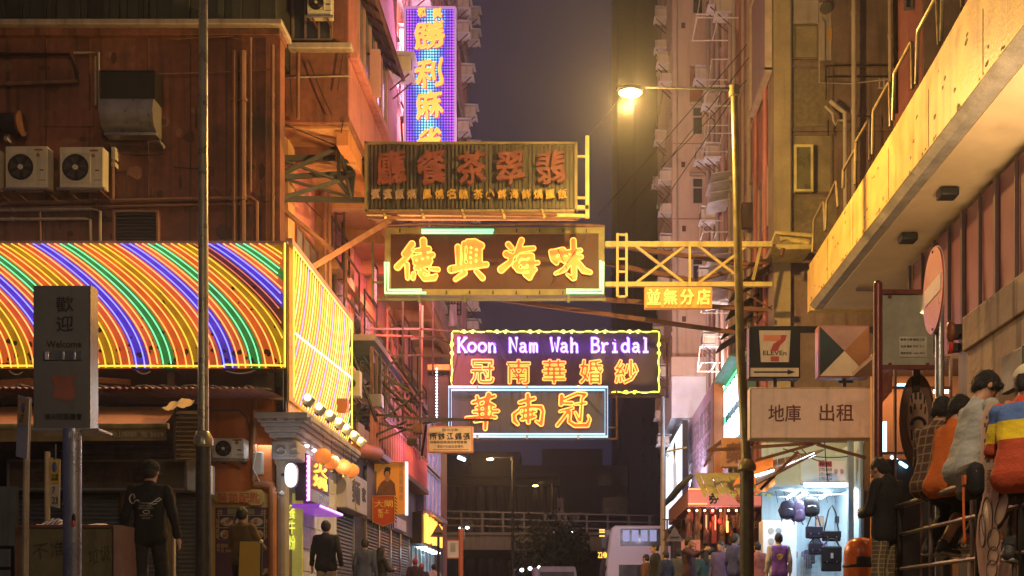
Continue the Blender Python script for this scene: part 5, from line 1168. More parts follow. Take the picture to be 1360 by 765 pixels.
# no-entry sign seen obliquely
dE_ = 10.5
t = T('no_entry_sign', 'round no entry sign turned almost edge on, on a grey pole', 'road sign', P(1249,812,dE_))
c_ = P(1240, 386, dE_); rad = 56*dE_/F; ax_ = None
rt = V((math.sin(R(4.5)), math.cos(R(4.5)), 0)) # disc spans rt x up
nn = rt.cross(V((0,0,1))).normalized(); nn = -nn if nn.x > 0 else nn
def disc(pts2, off, th): return MB().ext([c_+rt*a_+V((0,0,b_))+nn*off for a_, b_ in pts2], nn*th)
cir = [(rad*math.cos(u), rad*math.sin(u)) for u in np.linspace(0, 2*math.pi, 40, endpoint=False)]
disc(cir, 0, .01).build('disc', mat('sign_red', (.55,.05,.03), .35, 0, .12, 3, .05, streak=.1), t, ang=.5)
disc([(a_*1.02, b_*1.02) for a_, b_ in cir], -.012, .011).build('rim', mat('sign_back', (.5,.4,.35), .4), t, ang=.5)
ww = rad*.8; hh = rad*.2
disc([(-ww,-hh),(ww,-hh),(ww,hh),(-ww,hh)], .011, .004).build('white_bar', mat('sign_white', (.75,.72,.62), .35), t, smooth=False)
for b_ in (-.36, .36): cc = c_+V((0,0,b_))+nn*.012; MB().cyl(cc, cc+nn*.006, .012, n=8).build('bolt', dark, t)
px_ = c_+V((.075,.06,0)); MB().cyl((px_.x,px_.y,.1), (px_.x,px_.y,c_.z+.3), .042, n=14).build('pole', galv, t)
# ---------------- right foreground walls ----------------
t = T('hoarding', 'tall dark violet metal hoarding of vertical panels under the walkway at right', 'hoarding', (6.5, 16, 0))
XH = 6.5; y_ = 15.0; pan = mat('violet_panel', (.10,.038,.06), .4, .3, .15, 1, .05, streak=.35, rnd=.2); k = 0
hp = MB().box(0, .05, 0, .62, 0, 6.9).mesh('panel', pan, smooth=False); st_ = MB().box(-.05, 0, 0, .09, 0, 6.9).mesh('rib', mat('rib_dark', (.03,.015,.02), .5), smooth=False)
y_ = 10.0
while y_ < 22: place('panel', hp, (XH+.02, y_, 0), t); place('rib', st_, (XH+.0, y_+.63 if k % 2 else y_+.60, 0), t, sc_=(1, 1 if k % 2 else .25, 1)); y_ += .75; k += 1
MB().box(XH+.08, XH+.2, 10, 22, 0, 6.89).build('backing', black, t, smooth=False)
t = T('concrete_wall', 'low stained concrete wall at the right edge, behind the seated people', 'wall', (3.6, 9, 0))
XC = 3.62; zc_ = 2.93
wl = mat('stained_wall', (.62,.43,.30), .8, 0, .2, 1.5, .5, streak=.75, grime=.35)
MB().box(XC, XC+.3, 6.5, 10.45, 0, zc_-.32).build('wall_face', wl, t, smooth=False)
MB().box(XC-.03, XC+.3, 6.5, 10.5, zc_-.318, zc_).build('coping', wl, t, bevel=.01)
MB().box(XC+.02, XC+.26, 10.45, 10.75, 0, zc_-.1).build('end_post', dark, t, smooth=False)
for z_, r_, m_, y2 in ((P(0,441,10.8).z,.085,mat('bell_brown', (.25,.09,.05), .35, .3),10.8),(P(0,462,10.8).z,.05,mat('bell_red', (.5,.04,.03), .3),10.8)):
    x_ = P(1262,0,y2).x; tt = T('alarm_bell', ('small red alarm dome' if r_ < .07 else 'round brown alarm bell')+' on the end of the stained wall', 'bell', (x_, y2, z_))
    MB().ball((x_,y2-.02,z_), r_*.6, r_*.7, r_*1.25).build('bell', m_, tt); MB().cen((x_+.06,y2,z_), .09, .07, r_*1.6).build('mount', dark, tt)
MB().box(XC-.1, XC+.0-.035, 8.9, 9.35, P(0,520,9.2).z, P(0,470,9.2).z).build('utility_box', mat('green_black_box', (.03,.04,.025), .5), t, bevel=.01)
# shop windows behind railing
dV = 15.5
t = T('glazed_shopfront', 'orange lit glazed shopfront behind the seated people at right', 'shop', P(1220,812,dV))
MB().pb(1158, 470, 1330, 830, dV+1.4, .1).build('back_wall', mat('warm_interior', (.55,.26,.12), .7, 0, .15, .8, 0), t, smooth=False)
fm_ = mat('brown_mullion', (.22,.12,.08), .5)
for x_ in (1160, 1188, 1222, 1262): MB().pb(x_, 470, x_+3, 830, dV, .06).build('mullion', fm_, t, smooth=False)
for y_ in (470, 513, 600): MB().pb(1163, y_, 1264, y_+3, dV+.005, .05).build('transom', fm_, t, smooth=False)
MB().pb(1160, 470, 1330, 476, dV+.2, 1.2).build('ceiling', fm_, t, smooth=False)
for (a_, b_) in (((1192,512),(1212,512)),((1220,517),(1226,517)),((1240,520),(1262,520)),((1175,560),(1175,600))): MB().tube([P(*a_,dV+.8), P(*b_,dV+.8)], .03, 6).build('blue_tube', glow('tube_blue_white', (.35,.75,1.0), 3.5), t)
MB().tube([P(1163,520,dV+.7), P(1172,516,dV+.7)], .03, 6).build('yellow_tube', glow('tube_yellow', (1,.9,.1), 3), t)
MB().tube([P(1184,607,dV+.2), P(1204,620,dV-.1)], .025, 6).build('blue_tube', glow('tube_blue_white', (.35,.75,1.0), 3.5), t)
area('underside_fill', (5.3, 12.6, 3.4), (6.7, 15.0, 7.1), 3.0, 260, (1,.68,.34), t, .8, 110)  # added light aimed up to brighten the walkway underside
area('shop_light', P(1215,490,dV+.8), P(1215,700,dV+1.0), 1.2, 22, (1,.5,.2), t, .6)
MB().pb(1160, 610, 1262, 830, dV+.02, .05).build('stall_riser', mat('dark_riser', (.04,.035,.04), .5), t, smooth=False)
cloth('banner', (P(1163,545,dV-.1), P(1185,520,dV-.1), P(1185,490,dV-.1), P(1165,500,dV-.1)), 8, 4, .02, mat('rosy_banner', (.5,.2,.15), .6), t, 5)
# oval sign
t = T('oval_sign', 'tall oval fretted sign with dark strokes on a brown board behind the plaid shirt', 'sign', P(1220,620,13.4))
co = P(1219, 558, 13.4)
def ell(c, a_, b_, y0, th, n_=32): return MB().ext([c+V((a_*math.cos(u), y0, b_*math.sin(u))) for u in np.linspace(0, 2*math.pi, n_, endpoint=False)], (0, th, 0))
s_ = 13.4/F
ell(co, 23*s_, 62*s_, .03, .03).build('backboard', mat('brown_board', (.16,.08,.05), .5), t, ang=.5); ell(co, 14*s_, 40*s_, .0, .028).build('face', mat('oval_face', (.40,.24,.15), .5, 0, .15, 3), t, ang=.5)
MB().tube([co+V((23*s_*math.cos(u), .02, 62*s_*math.sin(u))) for u in np.linspace(0, 2*math.pi, 32, endpoint=False)], .012, 6, closed=True).build('rim', rust, t)
for i, (x_, y_, l_) in enumerate(((-8,28,10),(-3,32,9),(3,32,9),(8,27,10),(-9,14,9),(9,13,9),(-4,18,7),(4,18,7),(-8,-20,14),(7,-18,12))): MB().bar(co+V((x_*s_,-.008,(y_-l_/2)*s_)), co+V(((x_*1.1)*s_,-.008,(y_+l_/2)*s_)), 3*s_, .012).build('stroke', black, t)
MB().tube([co+V((9*s_*math.cos(u), -.01, 9*s_*math.sin(u)-6*s_)) for u in np.linspace(0, math.pi, 12)], .02, 6).build('stroke', black, t)
MB().pb(1213, 478, 1222, 520, 13.38, .05).build('hanger', dark, t)
# orange bin
t = T('litter_bin', 'glossy orange litter bin with rounded top behind the hooded man', 'bin', P(1144,812,15))
om = mat('bin_orange', (.62,.13,.02), .25, 0, .12, 3, .05, coat=.5); c_ = P(1144, 812, 15)
MB().lathe((c_.x, 15, .1), [(.20,0),(.235,.05),(.235,.85),(.225,.93),(.19,1.02),(.12,1.07),(.03,1.08)], 24).build('body', om, t, ang=1)
MB().box(c_.x-.12, c_.x+.12, 14.75, 14.85, .80, .92).build('slot', black, t, bevel=.02); MB().lathe((c_.x, 15, .78), [(.238,0),(.245,.01),(.245,.03),(.238,.04)], 24).build('band', dark, t)
# ---------------- left street level ----------------
shb = mat('shop_brown', (.12,.06,.035), .7, 0, .3, 1.5, .2, streak=.4)
t = T('shuttered_shopfront', 'row of closed shutters with a long blank fascia board under the faded awning', 'shop', (-8, 19.6, 0))
dQ = 19.0
MB().pb(-60, 536, 262, 830, 20.2, .2).build('back_wall', mat('dim_wall', (.05,.04,.035), .8), t, smooth=False)
fas = mat('wood_fascia', (.10,.075,.045), .6, 0, .3, 1, .2, streak=.6)
MB().pb(12, 612, 246, 649, dQ, .35).build('fascia_board', fas, t, smooth=False)
g = MB()
for r_ in ((10,610,248,613),(10,648,248,651),(9,610,12,651),(245,610,248,651)): g.pb(*r_, dQ-.03, .4)
g.build('fascia_trim', mat('grey_trim', (.22,.22,.24), .5, .3), t, smooth=False)
flat_text('lettering', '金成發記', P(120,631,dQ-.01), 1.9, .26, mat('ghost_letter', (.07,.03,.025), .6), t, .02, .008)
p0, p1_ = P(248, 651, dQ), P(263, 612, dQ+.9)
MB().box(P(248,0,dQ).x, P(263,0,dQ).x, dQ, dQ+.9, P(0,651,dQ).z, P(0,611,dQ).z).build('light_end_box', mat('white_box', (.55,.58,.62), .5, 0, .1, 2), t, bevel=.01)
def shutter(px0, px1, py0, d, m=shut, par_=None, step=.075, side=None):
    g = MB(); z0 = .12
    if side is None: a_, c_ = P(px0, 0, d).x, P(px1, 0, d).x
    z1 = P(0, py0, d).z if side is None else py0; n_ = int((z1-z0)/step)
    for i in range(n_):
        z_ = z0+i*step
        if side is None: g.add([(a_,d,z_),(c_,d,z_),(c_,d-.025,z_+step*.35),(a_,d-.025,z_+step*.35),(a_,d-.02,z_+step*.8),(c_,d-.02,z_+step*.8),(c_,d,z_+step),(a_,d,z_+step)], [(0,1,2,3),(3,2,5,4),(4,5,6,7)])
        else:
            X, y0, y1 = side; g.add([(X,y0,z_),(X,y1,z_),(X+.025,y1,z_+step*.35),(X+.025,y0,z_+step*.35),(X+.02,y0,z_+step*.8),(X+.02,y1,z_+step*.8),(X,y1,z_+step),(X,y0,z_+step)], [(0,1,2,3),(3,2,5,4),(4,5,6,7)])
    o = g.build('shutter', m, par_ or t, smooth=False); o['kind'] = 'stuff'; return o
for a_, b_ in ((22,84),(90,160),(166,222),(231,262)): shutter(a_, b_, 652, dQ+.5)
shutter(80, 240, 588, dQ+.9)
MB().pb(222, 640, 229, 830, dQ+.3, .15).build('post', mat('yellow_brown_post', (.3,.2,.08), .6), t, smooth=False); MB().pb(229.2, 640, 231, 830, dQ+.25, .1).build('post', pipew, t, smooth=False)
MB().pb(84, 652, 90, 830, dQ+.3, .2).pb(160, 652, 166, 830, dQ+.3, .2).build('post', shb, t, smooth=False)
t2_ = T('grey_utility_panel', 'dull grey metal door panel at the left edge behind the no littering box', 'door', P(5,812,18))
MB().pb(-40, 646, 21, 830, 18.4, .1).build('panel', mat('grey_door', (.16,.18,.19), .6, 0, .2, 1, .1, streak=.3), t2_, smooth=False)
# corrugated roof with rubbish
t = T('corrugated_roof', 'strip of rusty corrugated roofing littered with debris just below the rainbow sign', 'roof', P(180,530,19.5))
g = MB(); x_ = -11.0; xe = P(362,0,19.5).x; zr = P(0,527,19.5).z; n_ = int((xe-x_)/.035); vs = []; fs = []
for i in range(n_+1):
    xx = x_+i*.035; dz_ = .018*math.sin(i*.035/.11*2*math.pi); vs += [(xx,18.6,zr-.02+dz_),(xx,21.9,zr+.30+dz_)]
for i in range(n_): fs.append((2*i,2*i+2,2*i+3,2*i+1))
g.add(vs, fs); g.add([(v[0],v[1],v[2]-.012) for v in vs], fs)
for i in range(n_): g.f.append((2*i, 2*i+2, 2*i+2+2*(n_+1), 2*i+2*(n_+1)))
g.build('sheet', mat('roof_rust_red', (.36,.12,.09), .6, .1, .3, 2, .2, streak=.5, grime=.3), t, ang=1.2)
g = MB(); rr = random.Random(3)
for i in range(240):
    p = V((rr.uniform(-11, xe), rr.uniform(18.8, 20.2), 0)); p.z = zr+.03+(p.y-18.6)*.095; r_ = rr.uniform(.02, .07); g.ball(p, r_*1.6, r_, r_*.6, 5, 4)
o = g.build('debris', mat('roof_debris', (.09,.07,.04), .9, 0, .4, 8), t); o['kind'] = 'stuff'
# clutter between sign and roof
MB().bar(P(130,505,19.9), P(172,508,19.9), .10).bar(P(-20,512,19.9), P(43,507,19.9), .12).build('timber', mat('orange_timber', (.4,.15,.04), .7), t)
for x_ in (228, 360): MB().bar(P(x_,490,20.3), P(x_,526,20.3), .12).build('upright', shb, t)
g = MB()
for q in (((12,492),(30,494)),((60,492),(75,495)),((180,491),(200,493)),((300,492),(340,491))): cable([P(*q[0],20.1), P(*q[1],20.1)], .012, white, t, .06, 'dangling_wire', 6)
# awning
t = T('faded_awning', 'faded orange brown fabric awning with printed valance, shop number lettering', 'awning', P(100,570,18))
za_, zb__ = P(0,540,19.2).z, P(0,565,17.6).z
am = mat('awning_orange', (.42,.17,.07), .8, 0, .15, 1.5, .2, streak=.3, grime=.35)
cloth('fabric', (P(-60,565,17.6), P(216,564,17.6), P(238,539,19.2), P(-60,540,19.2)), 40, 5, .02, am, t, 3)
MB().cyl(P(-60,567,17.6), P(224,566,17.6), .05, n=8).build('front_roll', mat('awning_roll', (.35,.27,.10), .8, 0, .3, 6, .2, grime=.3), t)
cloth('valance', (P(-60,587,17.6), P(221,585,17.6), P(221,570,17.6), P(-60,570,17.6)), 40, 3, .012, mat('valance_yellow', (.32,.22,.08), .8, 0, .2, 2, .2, streak=.4, grime=.3), t, 4)
flat_text('lettering', '利山眼鏡  電 3859', P(181,577,17.55), 72*17.6/F, 8*17.6/F, mat('valance_letter', (.45,.42,.30), .8), t, .012, .01)
t = T('torn_sheet', 'torn yellow cover sheet slumped over the awning corner', 'sheet', P(235,540,17.5))
cloth('sheet', (P(214,546,17.4), P(245,542,17.4), P(262,530,18.4), P(228,533,18.4)), 10, 6, .04, mat('sheet_yellow', (.45,.32,.08), .8, 0, .2, 2, .2, grime=.3), t, 8)
t = T('louvre_screen', 'stack of slanting yellowish louvre slats left of the dark lamp post', 'screen', P(250,612,18.5))
sl_ = MB().hexa([(0,0,0),(0,.2,.07),(.42,.2,.07),(.42,0,0),(0,0,.02),(0,.2,.09),(.42,.2,.09),(.42,0,.02)]).mesh('slat', mat('slat_tan', (.42,.30,.14), .6, 0, .2, 3, rnd=.15), smooth=False)
for i in range(11): place('slat', sl_, (P(232,0,18.5).x, 18.5, P(0,610-i*6,18.5).z), t)
g = MB().pb(230, 540, 232, 612, 18.45, .06).pb(262, 540, 264, 612, 18.45, .06).build('frame', shb, t, smooth=False)
# orange wall with menu poster
dO = 20.6
t = T('orange_wall', 'bright orange rendered wall section between the lamp post and the corniced shop', 'wall', P(320,812,dO))
MB().pb(276, 530, 361, 830, dO, .3).build('wall_face', mat('orange_render_wall', (.62,.17,.035), .75, 0, .15, 1, .3, streak=.25, grime=.3), t, smooth=False)
MB().pb(337, 490, 361, 530, dO, .3).build('upper_face', shb, t, smooth=False)
g = MB().tube([P(276,545,dO-.06), P(318,545,dO-.06), P(328,555,dO-.06), P(333,575,dO-.06), P(330,600,dO-.06)], .02, 6); g.build('hose', mat('hose_brown', (.2,.08,.04), .5), t)
MB().tube([P(338,520,dO-.1), P(337,640,dO-.1)], .05, 8).tube([P(362,830,dO-.15), P(362,652,dO-.15), P(360,645,dO-.15), P(352,643,dO-.15), P(338,643,dO-.15)], .075, 10).build('pipe', mat('orange_pipe', (.45,.18,.07), .4, 0, .2, 3), t)
MB().pb(335, 600, 348, 630, dO-.2, .15).build('meter_box', acw, t, bevel=.02)
MB().tube([P(340,600,dO-.2), P(336,622,dO-.25), P(345,640,dO-.2)], .012, 6).build('wires', white, t)
condenser(281, 582, 324, 609, dO-.45, 'small beige condenser unit low on the bright orange wall', None, .37, .3)
for x_ in (284, 318): MB().bar(P(x_,611,dO-.4), P(x_,622,dO-.02), .03).build('bracket', galv, t)
t = T('food_poster', 'large yellow framed restaurant menu poster with dish photos on a purple ground', 'poster', P(320,812,dO-.1))
MB().pb(280, 656, 359, 790, dO-.12, .08).build('board', mat('poster_tan', (.52,.34,.10), .6, 0, .1, 1.5), t, smooth=False)
MB().pb(286, 674, 356, 780, dO-.13, .006).build('printed_ground', mat('print_purple', (.10,.04,.06), .6), t, smooth=False)
MB().ext([P(x_,y_,dO-.25) for x_, y_ in ((281,661),(288,653),(328,653),(333,650),(346,650),(350,655),(350,666),(346,671),(333,671),(328,667),(288,667))], (0,.09,0)).build('sign_plate', mat('plate_yellow', (.55,.38,.10), .5), t, smooth=False)
flat_text('lettering', '裝鎖配匙', P(317,661,dO-.255), 56*dO/F, 14*dO/F, mat('poster_ink_red', (.55,.09,.03), .6), t, .018)
MB().pb(302, 675.5, 338, 683, dO-.137, .004).build('printed_label', mat('print_green', (.2,.2,.08), .6), t, smooth=False)
MB().pb(290, 684, 352, 717, dO-.137, .004).build('photo_frame', mat('print_frame', (.45,.28,.10), .6), t, smooth=False)
rr = random.Random(2); dish = [mat('dish_white', (.5,.42,.3), .5), mat('dish_brown', (.3,.10,.03), .5, 0, .5, 12), mat('dish_orange', (.55,.2,.05), .5, 0, .5, 12)]
for j in range(2):
    for i in range(3+j):
        w0 = 60/(3+j); x_ = 291+i*w0; y_ = 685+j*16.5; MB().pb(x_+.3, y_, x_+w0-.6, y_+15, dO-.141, .003).build('photo_ground', mat('dark_print', (.05,.025,.015), .6), t, smooth=False)
        c_ = P(x_+w0/2, y_+8, dO-.146); a_, b_ = w0*.42*dO/F, 5.6*dO/F
        MB().ext([c_+V((a_*math.cos(u),0,b_*math.sin(u))) for u in np.linspace(0, 2*math.pi, 18, endpoint=False)], (0,.004,0)).build('plate', dish[0], t, smooth=False)
        for k_ in range(5): c2 = c_+V((rr.uniform(-.6,.6)*a_, -.004, rr.uniform(-.5,.5)*b_)); MB().ball(c2, a_*.3, .006, b_*.4, 7, 5).build('food', dish[1+(k_+i)%2], t)
gd = mat('print_gold', (.5,.32,.12), .6)
for x_ in (293, 351): flat_text('lettering', '卍'if 0 else '井', P(x_-1,681,dO-.137), 8*dO/F, 9*dO/F, gd, t, .02)
for x_, s in ((288.5,'新\n鮮\n即\n製'),(354,'馳\n名\n小\n菜')): flat_text('lettering', s, P(x_,702,dO-.137), 3*dO/F, 26*dO/F, gd, t, .01)
flat_text('lettering', '精選晚市套餐\n每位 $68 起', P(303,728,dO-.137), 30*dO/F, 12*dO/F, gd, t, .01)
MB().ext([P(x_,y_,dO-.14) for x_, y_ in ((347,762),(351,758),(349,756),(356,754),(356,762),(354,760),(350,764))], (0,.004,0)).build('arrow', gd, t, smooth=False)
MB().pb(361, 560, 371, 830, dO+.2, .3).build('dark_gap', black, t, smooth=False)  # black strip put in for the shade of the narrow gap
t = T('poster_strip', 'small stacked posters in the dark gap beside the oval lamp', 'poster', P(367,760,dO))
for i, (y0, y1, c_) in enumerate(((690,718,(.5,.5,.52)),(720,748,(.5,.46,.44)),(750,790,(.3,.15,.06)))): MB().pb(365, y0, 375, y1, dO+.15, .02).build('sheet', mat('paper_%s' % ('grey','cream','brown')[i], c_, .6), t, smooth=False)
t = T('oval_lamp', 'glowing white oval wall lamp beside the shop column', 'lamp', P(386,648,20.2))
c_ = P(386, 631, 20.0); MB().ext([c_+V((.10*math.cos(u), 0, .21*math.copysign(abs(math.sin(u))**.6, math.sin(u)))) for u in np.linspace(0, 2*math.pi, 28, endpoint=False)], (0,.12,0)).build('diffuser', glow('oval_white', (.85,.92,1), 2.6), t, ang=.8)
MB().ext([c_+V((.115*math.cos(u), .01, .225*math.copysign(abs(math.sin(u))**.6, math.sin(u)))) for u in np.linspace(0, 2*math.pi, 28, endpoint=False)], (0,.10,0)).build('rim', galv, t, ang=.8); MB().bar(c_+V((0,.1,.05)), c_+V((-.25,.4,.05)), .04).build('arm', dark, t)
point('lamp_light', c_-V((0,.25,0)), 7, (.8,.88,1), t)
t = T('security_camera', 'small white dome camera beside the dark gap by the orange pipe', 'camera', P(371,656,20.2)); MB().ball(P(374,656,20.1), .05, .09, .05).build('body', white, t); MB().bar(P(366,652,20.3), P(374,652,20.1), .03).build('arm', white, t)

# ---------------- corniced corner shop ----------------
t = T('corniced_shop', 'bright corner shop with a moulded grey cornice, fluted column and white tiled wall', 'shop', (-5.2, 20.5, 0))
XCn = -4.76; z1 = P(0,547,20).z; cor = mat('cornice_grey', (.46,.43,.42), .6, 0, .12, 2, .1, streak=.25)
xl = P(338,0,20).x; lay = [(0,.10,0),(.04,.06,.10),(.10,.07,.16),(.16,.09,.23),(.24,.09,.32)]
for k_, (ins, h_, dz_) in enumerate(lay):
    MB().box(xl+ins*.8, XCn-ins, 20+ins, 25, z1-dz_-h_, z1-dz_-(.002 if k_ else 0)).build('cornice_moulding', cor, t, bevel=.012)
dt = MB().box(-.05, .05, -.04, .04, 0, .07).mesh('dentil', cor, smooth=False)
for i in range(33): place('dentil', dt, (XCn-.075, 20.2+i*.146, z1-.155), t)
for i in range(5): place('dentil', dt, (xl+.15+i*.2, 20.09, z1-.155), t, R(90))
MB().box(xl+.3, XCn-.34, 20.35, 25, z1-.46, z1-.415).build('cornice_underside', mat('pale_ceiling', (.6,.58,.62), .5, 0, .05, 2), t, smooth=False)
MB().box(P(365,0,20.5).x, P(400,0,20.5).x, 20.25, 20.9, P(0,611,20.4).z, z1-.47).build('capital_block', cor, t, bevel=.03)
cc = P(372.5, 812, 20.6); zc0, zc1 = .1, P(0,612,20.6).z; N = 40; vs = []; fs = []
prof = [(.16,0),(.16,.12),(.125,.18),(.12,.3),(.112,zc1-.25),(.108,zc1-.2),(.14,zc1-.14),(.14,zc1-.08),(.19,zc1)]
for r_, z_ in prof:
    for j in range(N):
        a_ = 2*math.pi*j/N; rr_ = r_*(1-.07*(j % 4 == 0)) if .2 < z_ < zc1-.22 else r_; vs.append((cc.x+.36+rr_*math.cos(a_), 20.6+rr_*math.sin(a_), z_+.1))
for i in range(len(prof)-1):
    for j in range(N): fs.append((i*N+j, i*N+(j+1)%N, (i+1)*N+(j+1)%N, (i+1)*N+j))
# keep the column centred under its capital
vs = [(v[0]-.32, v[1], v[2]) for v in vs]
MB().add(vs, fs).build('column', mat('column_cream', (.42,.36,.27), .6, 0, .15, 2, .1, streak=.2), t)
g = MB()
for s in (-1, 1): g.tube([P(382,600,20.22)+V((s*(.06+.05*u/6)*math.cos(u)+s*.12, -.02, (.06)*math.sin(u))) for u in np.linspace(0, 6, 14)], .014, 6)
g.build('capital_scroll', cor, t)
MB().box(-5.5, -5.3, 21.3, 25, 0, z1-.47).build('tiled_wall_backing', white, t, smooth=False)
MB().pb(388, 655, 401, 830, 20.9, .1).build('yellow_panel', mat('yellow_panel', (.5,.45,.1), .5, emis=.3), t, smooth=False)
tm_ = mat('white_tile', (.72,.74,.76), .15, 0, .05, 2, .02, rnd=.06)
tle = MB().box(0, .02, .01, .55, .01, .43).mesh('wall_tile', tm_, smooth=False)
for i in range(6):
    for j in range(7): place('wall_tile', tle, (-5.295, 21.32+i*.56, .1+j*.44), t)
MB().pb(371, 612, 378, 830, 20.95, .05).build('neon_strip_panel', black, t, smooth=False)
flat_text('lettering', '餐\n牛\n粉', P(387.5,700,20.88), 9*20.9/F, 60*20.9/F, mat('letter_lime', (.7,.75,.1), .5, emis=1.2, ec=(.8,.85,.1)), t, .02)
area('ceiling_light', (-5.0, 22, z1-.5), (-5.1, 22.5, 0), 2.2, 45, (.95,.95,1), t, .5)
area('front_ceiling_light', (-5.5, 20.6, z1-.5), (-5.5, 20.6, 0), .6, 8, (.8,.88,1), t, .4)
for i in range(6): MB().ball((-4.98, 20.9+i*.6, z1-.47), .05, .05, .03, 8, 5).build('downlight', glow('downlight_white', (1,.9,.95), 6), t)
# bulb floodlights
for i, (px, py) in enumerate(((408,529),(423,541),(437,550),(449,560),(459,568),(469,577),(478,585))):
    c_ = PX(px, py, XCn+.12); f = T('spot_lamp', 'round white spot lamp on the cornice below the rainbow sign, '+('nearest the viewer','second in the row','third in the row','fourth in the row','fifth in the row','sixth in the row','farthest in the row')[i], 'lamp', (c_.x, c_.y, z1), 'spot lamps along the cornice')
    MB().lathe((0,0,0), [(.03,0),(.03,.05),(.085,.09),(.10,.18),(.10,.2)], 14); g = MB().tube([c_+V((-.02,0,-.1)), c_+V((.10,-.02,0.02))], [.10,.075], 12); g.build('housing', white, f)
    MB().cyl(c_+V((-.03,0,-.115)), c_+V((-.045,0,-.13)), .05, n=10).build('bracket', dark, f); MB().ball(c_+V((.03,-.10,.0)), .06).build('bulb', glow('warm_bulb', (1,.70,.30), 5), f)
    MB().bar((c_.x-.02, c_.y, z1), c_+V((0,0,-.1)), .03).build('stem', dark, f)
area('spot_wash', (XCn+.3, 22.3, z1+.2), (XS, 22.6, z1+1.6), 4.4, 3, (1,.72,.3), rs, .2)
MB().box(P(380,0,20.25).x, XS-.0, 20.1, 25, z1-.0+.003, zb-.003).build('lower_yellow_box', mat('side_yellow', (.70,.36,.01), .5), rs, smooth=False)
MB().box(P(380,0,20.25).x, XS-.02, 20.04, 20.09, z1+.05, zb-.003).build('white_panel', mat('pale_yellow_panel', (.62,.60,.22), .5, 0, .08, 1, 0, streak=.1, emis=.15), rs, smooth=False)
MB().box(P(377,0,20.0).x, P(380,0,20).x, 19.98, 20.1, z1, zb).build('corner_post', dark, rs, smooth=False)
# lanterns
for i, (px, py, r_) in enumerate(((429,606,.165),(440,613,.16),(456,620,.165),(467,625,.16))):
    d_ = 21.2+i*.75; c_ = P(px, py, d_); L_ = T('paper_lantern', ('orange paper lantern nearest the column, first of four in a row','orange paper lantern, second of four from the column','orange paper lantern with a tassel, third of four from the column','orange paper lantern with a tassel, farthest of the four')[i], 'lantern', (c_.x, c_.y, c_.z-r_), 'paper lanterns under the cornice')
    vs = []; fs = []; nu, nv = 24, 12
    for a_ in range(nv+1):
        th = .25+(math.pi-.5)*a_/nv
        for b_ in range(nu): ph = 2*math.pi*b_/nu; q = r_*(1-.035*(b_ % 2)); vs.append(c_+V((q*math.sin(th)*math.cos(ph), q*math.sin(th)*math.sin(ph), q*.9*math.cos(th))))
    for a_ in range(nv):
        for b_ in range(nu): fs.append((a_*nu+b_, a_*nu+(b_+1)%nu, (a_+1)*nu+(b_+1)%nu, (a_+1)*nu+b_))
    MB().add(vs, fs).build('paper_shade', mat('lantern_paper', (.8,.28,.06), .6, 0, .15, 8, .1, emis=.5, ec=(1.0,.26,.04)), L_, ang=.1)
    MB().cyl(c_+V((0,0,r_*.85)), c_+V((0,0,r_*.95)), r_*.3, n=12).cyl(c_+V((0,0,-r_*.95)), c_+V((0,0,-r_*.85)), r_*.3, n=12).build('cap', mat('lantern_gold', (.6,.35,.08), .4), L_)
    MB().cyl(c_+V((0,0,-r_*1.25)), c_+V((0,0,-r_*.95)), .03, .012, 6).build('tassel', mat('tassel_yellow', (.7,.45,.08), .6, emis=.3), L_); MB().cyl(c_+V((0,0,r_*.95)), c_+V((0,0,r_*.95+.25)), .006, n=5).build('cord', dark, L_)
# purple bordered shop sign
XP = -4.97
t = T('violet_framed_sign', 'projecting shop sign edged with violet lights and glowing orange lettering behind the lanterns', 'neon sign', (XP, 21, 2.2))
MB().box(XP-.2, XP, 20.8, 22.7, 2.25, 3.12).build('sign_box', mat('violet_black_box', (.06,.02,.06), .4), t, smooth=False)
MB().box(XP-.25, XP+.25, 20.75, 22.75, 2.10, 2.18).build('light_ledge', mat('purple_ledge', (.2,.05,.3), .4, emis=.4, ec=(.5,.1,.9)), t, smooth=False)
vd = MB().ball((0,0,0), .02, nu=6, nv=4).mesh('bulb', glow('violet_bulb', (.75,.2,1.0), 5))
for i in range(22): place('bulb', vd, (XP+.27, 20.8+i*.09, 2.14), t)
for i in range(10): place('bulb', vd, (XP+.02, 20.82, 2.25+i*.09), t)
for r_ in range(2): MB().tube([(XP+.03,20.84+r_*.06,2.25),(XP+.03,20.84+r_*.06,3.08)], .02, 6).build('neon_tube', glow('pink_tube', (.9,.35,.8), 2.2), t)
flat_text('character', '火\n煱', (XP+.01, 21.9, 2.82), 1.2, .50, mat('flame_letter', (.9,.35,.05), .5, emis=1.8, ec=(1,.45,.06)), t, .03, .02, right=(0,1,0)); MB().box(XP+.002, XP+.012, 21.1, 22.65, 2.27, 2.5).build('lower_panel', mat('grey_panel', (.25,.25,.28), .3), t, smooth=False)
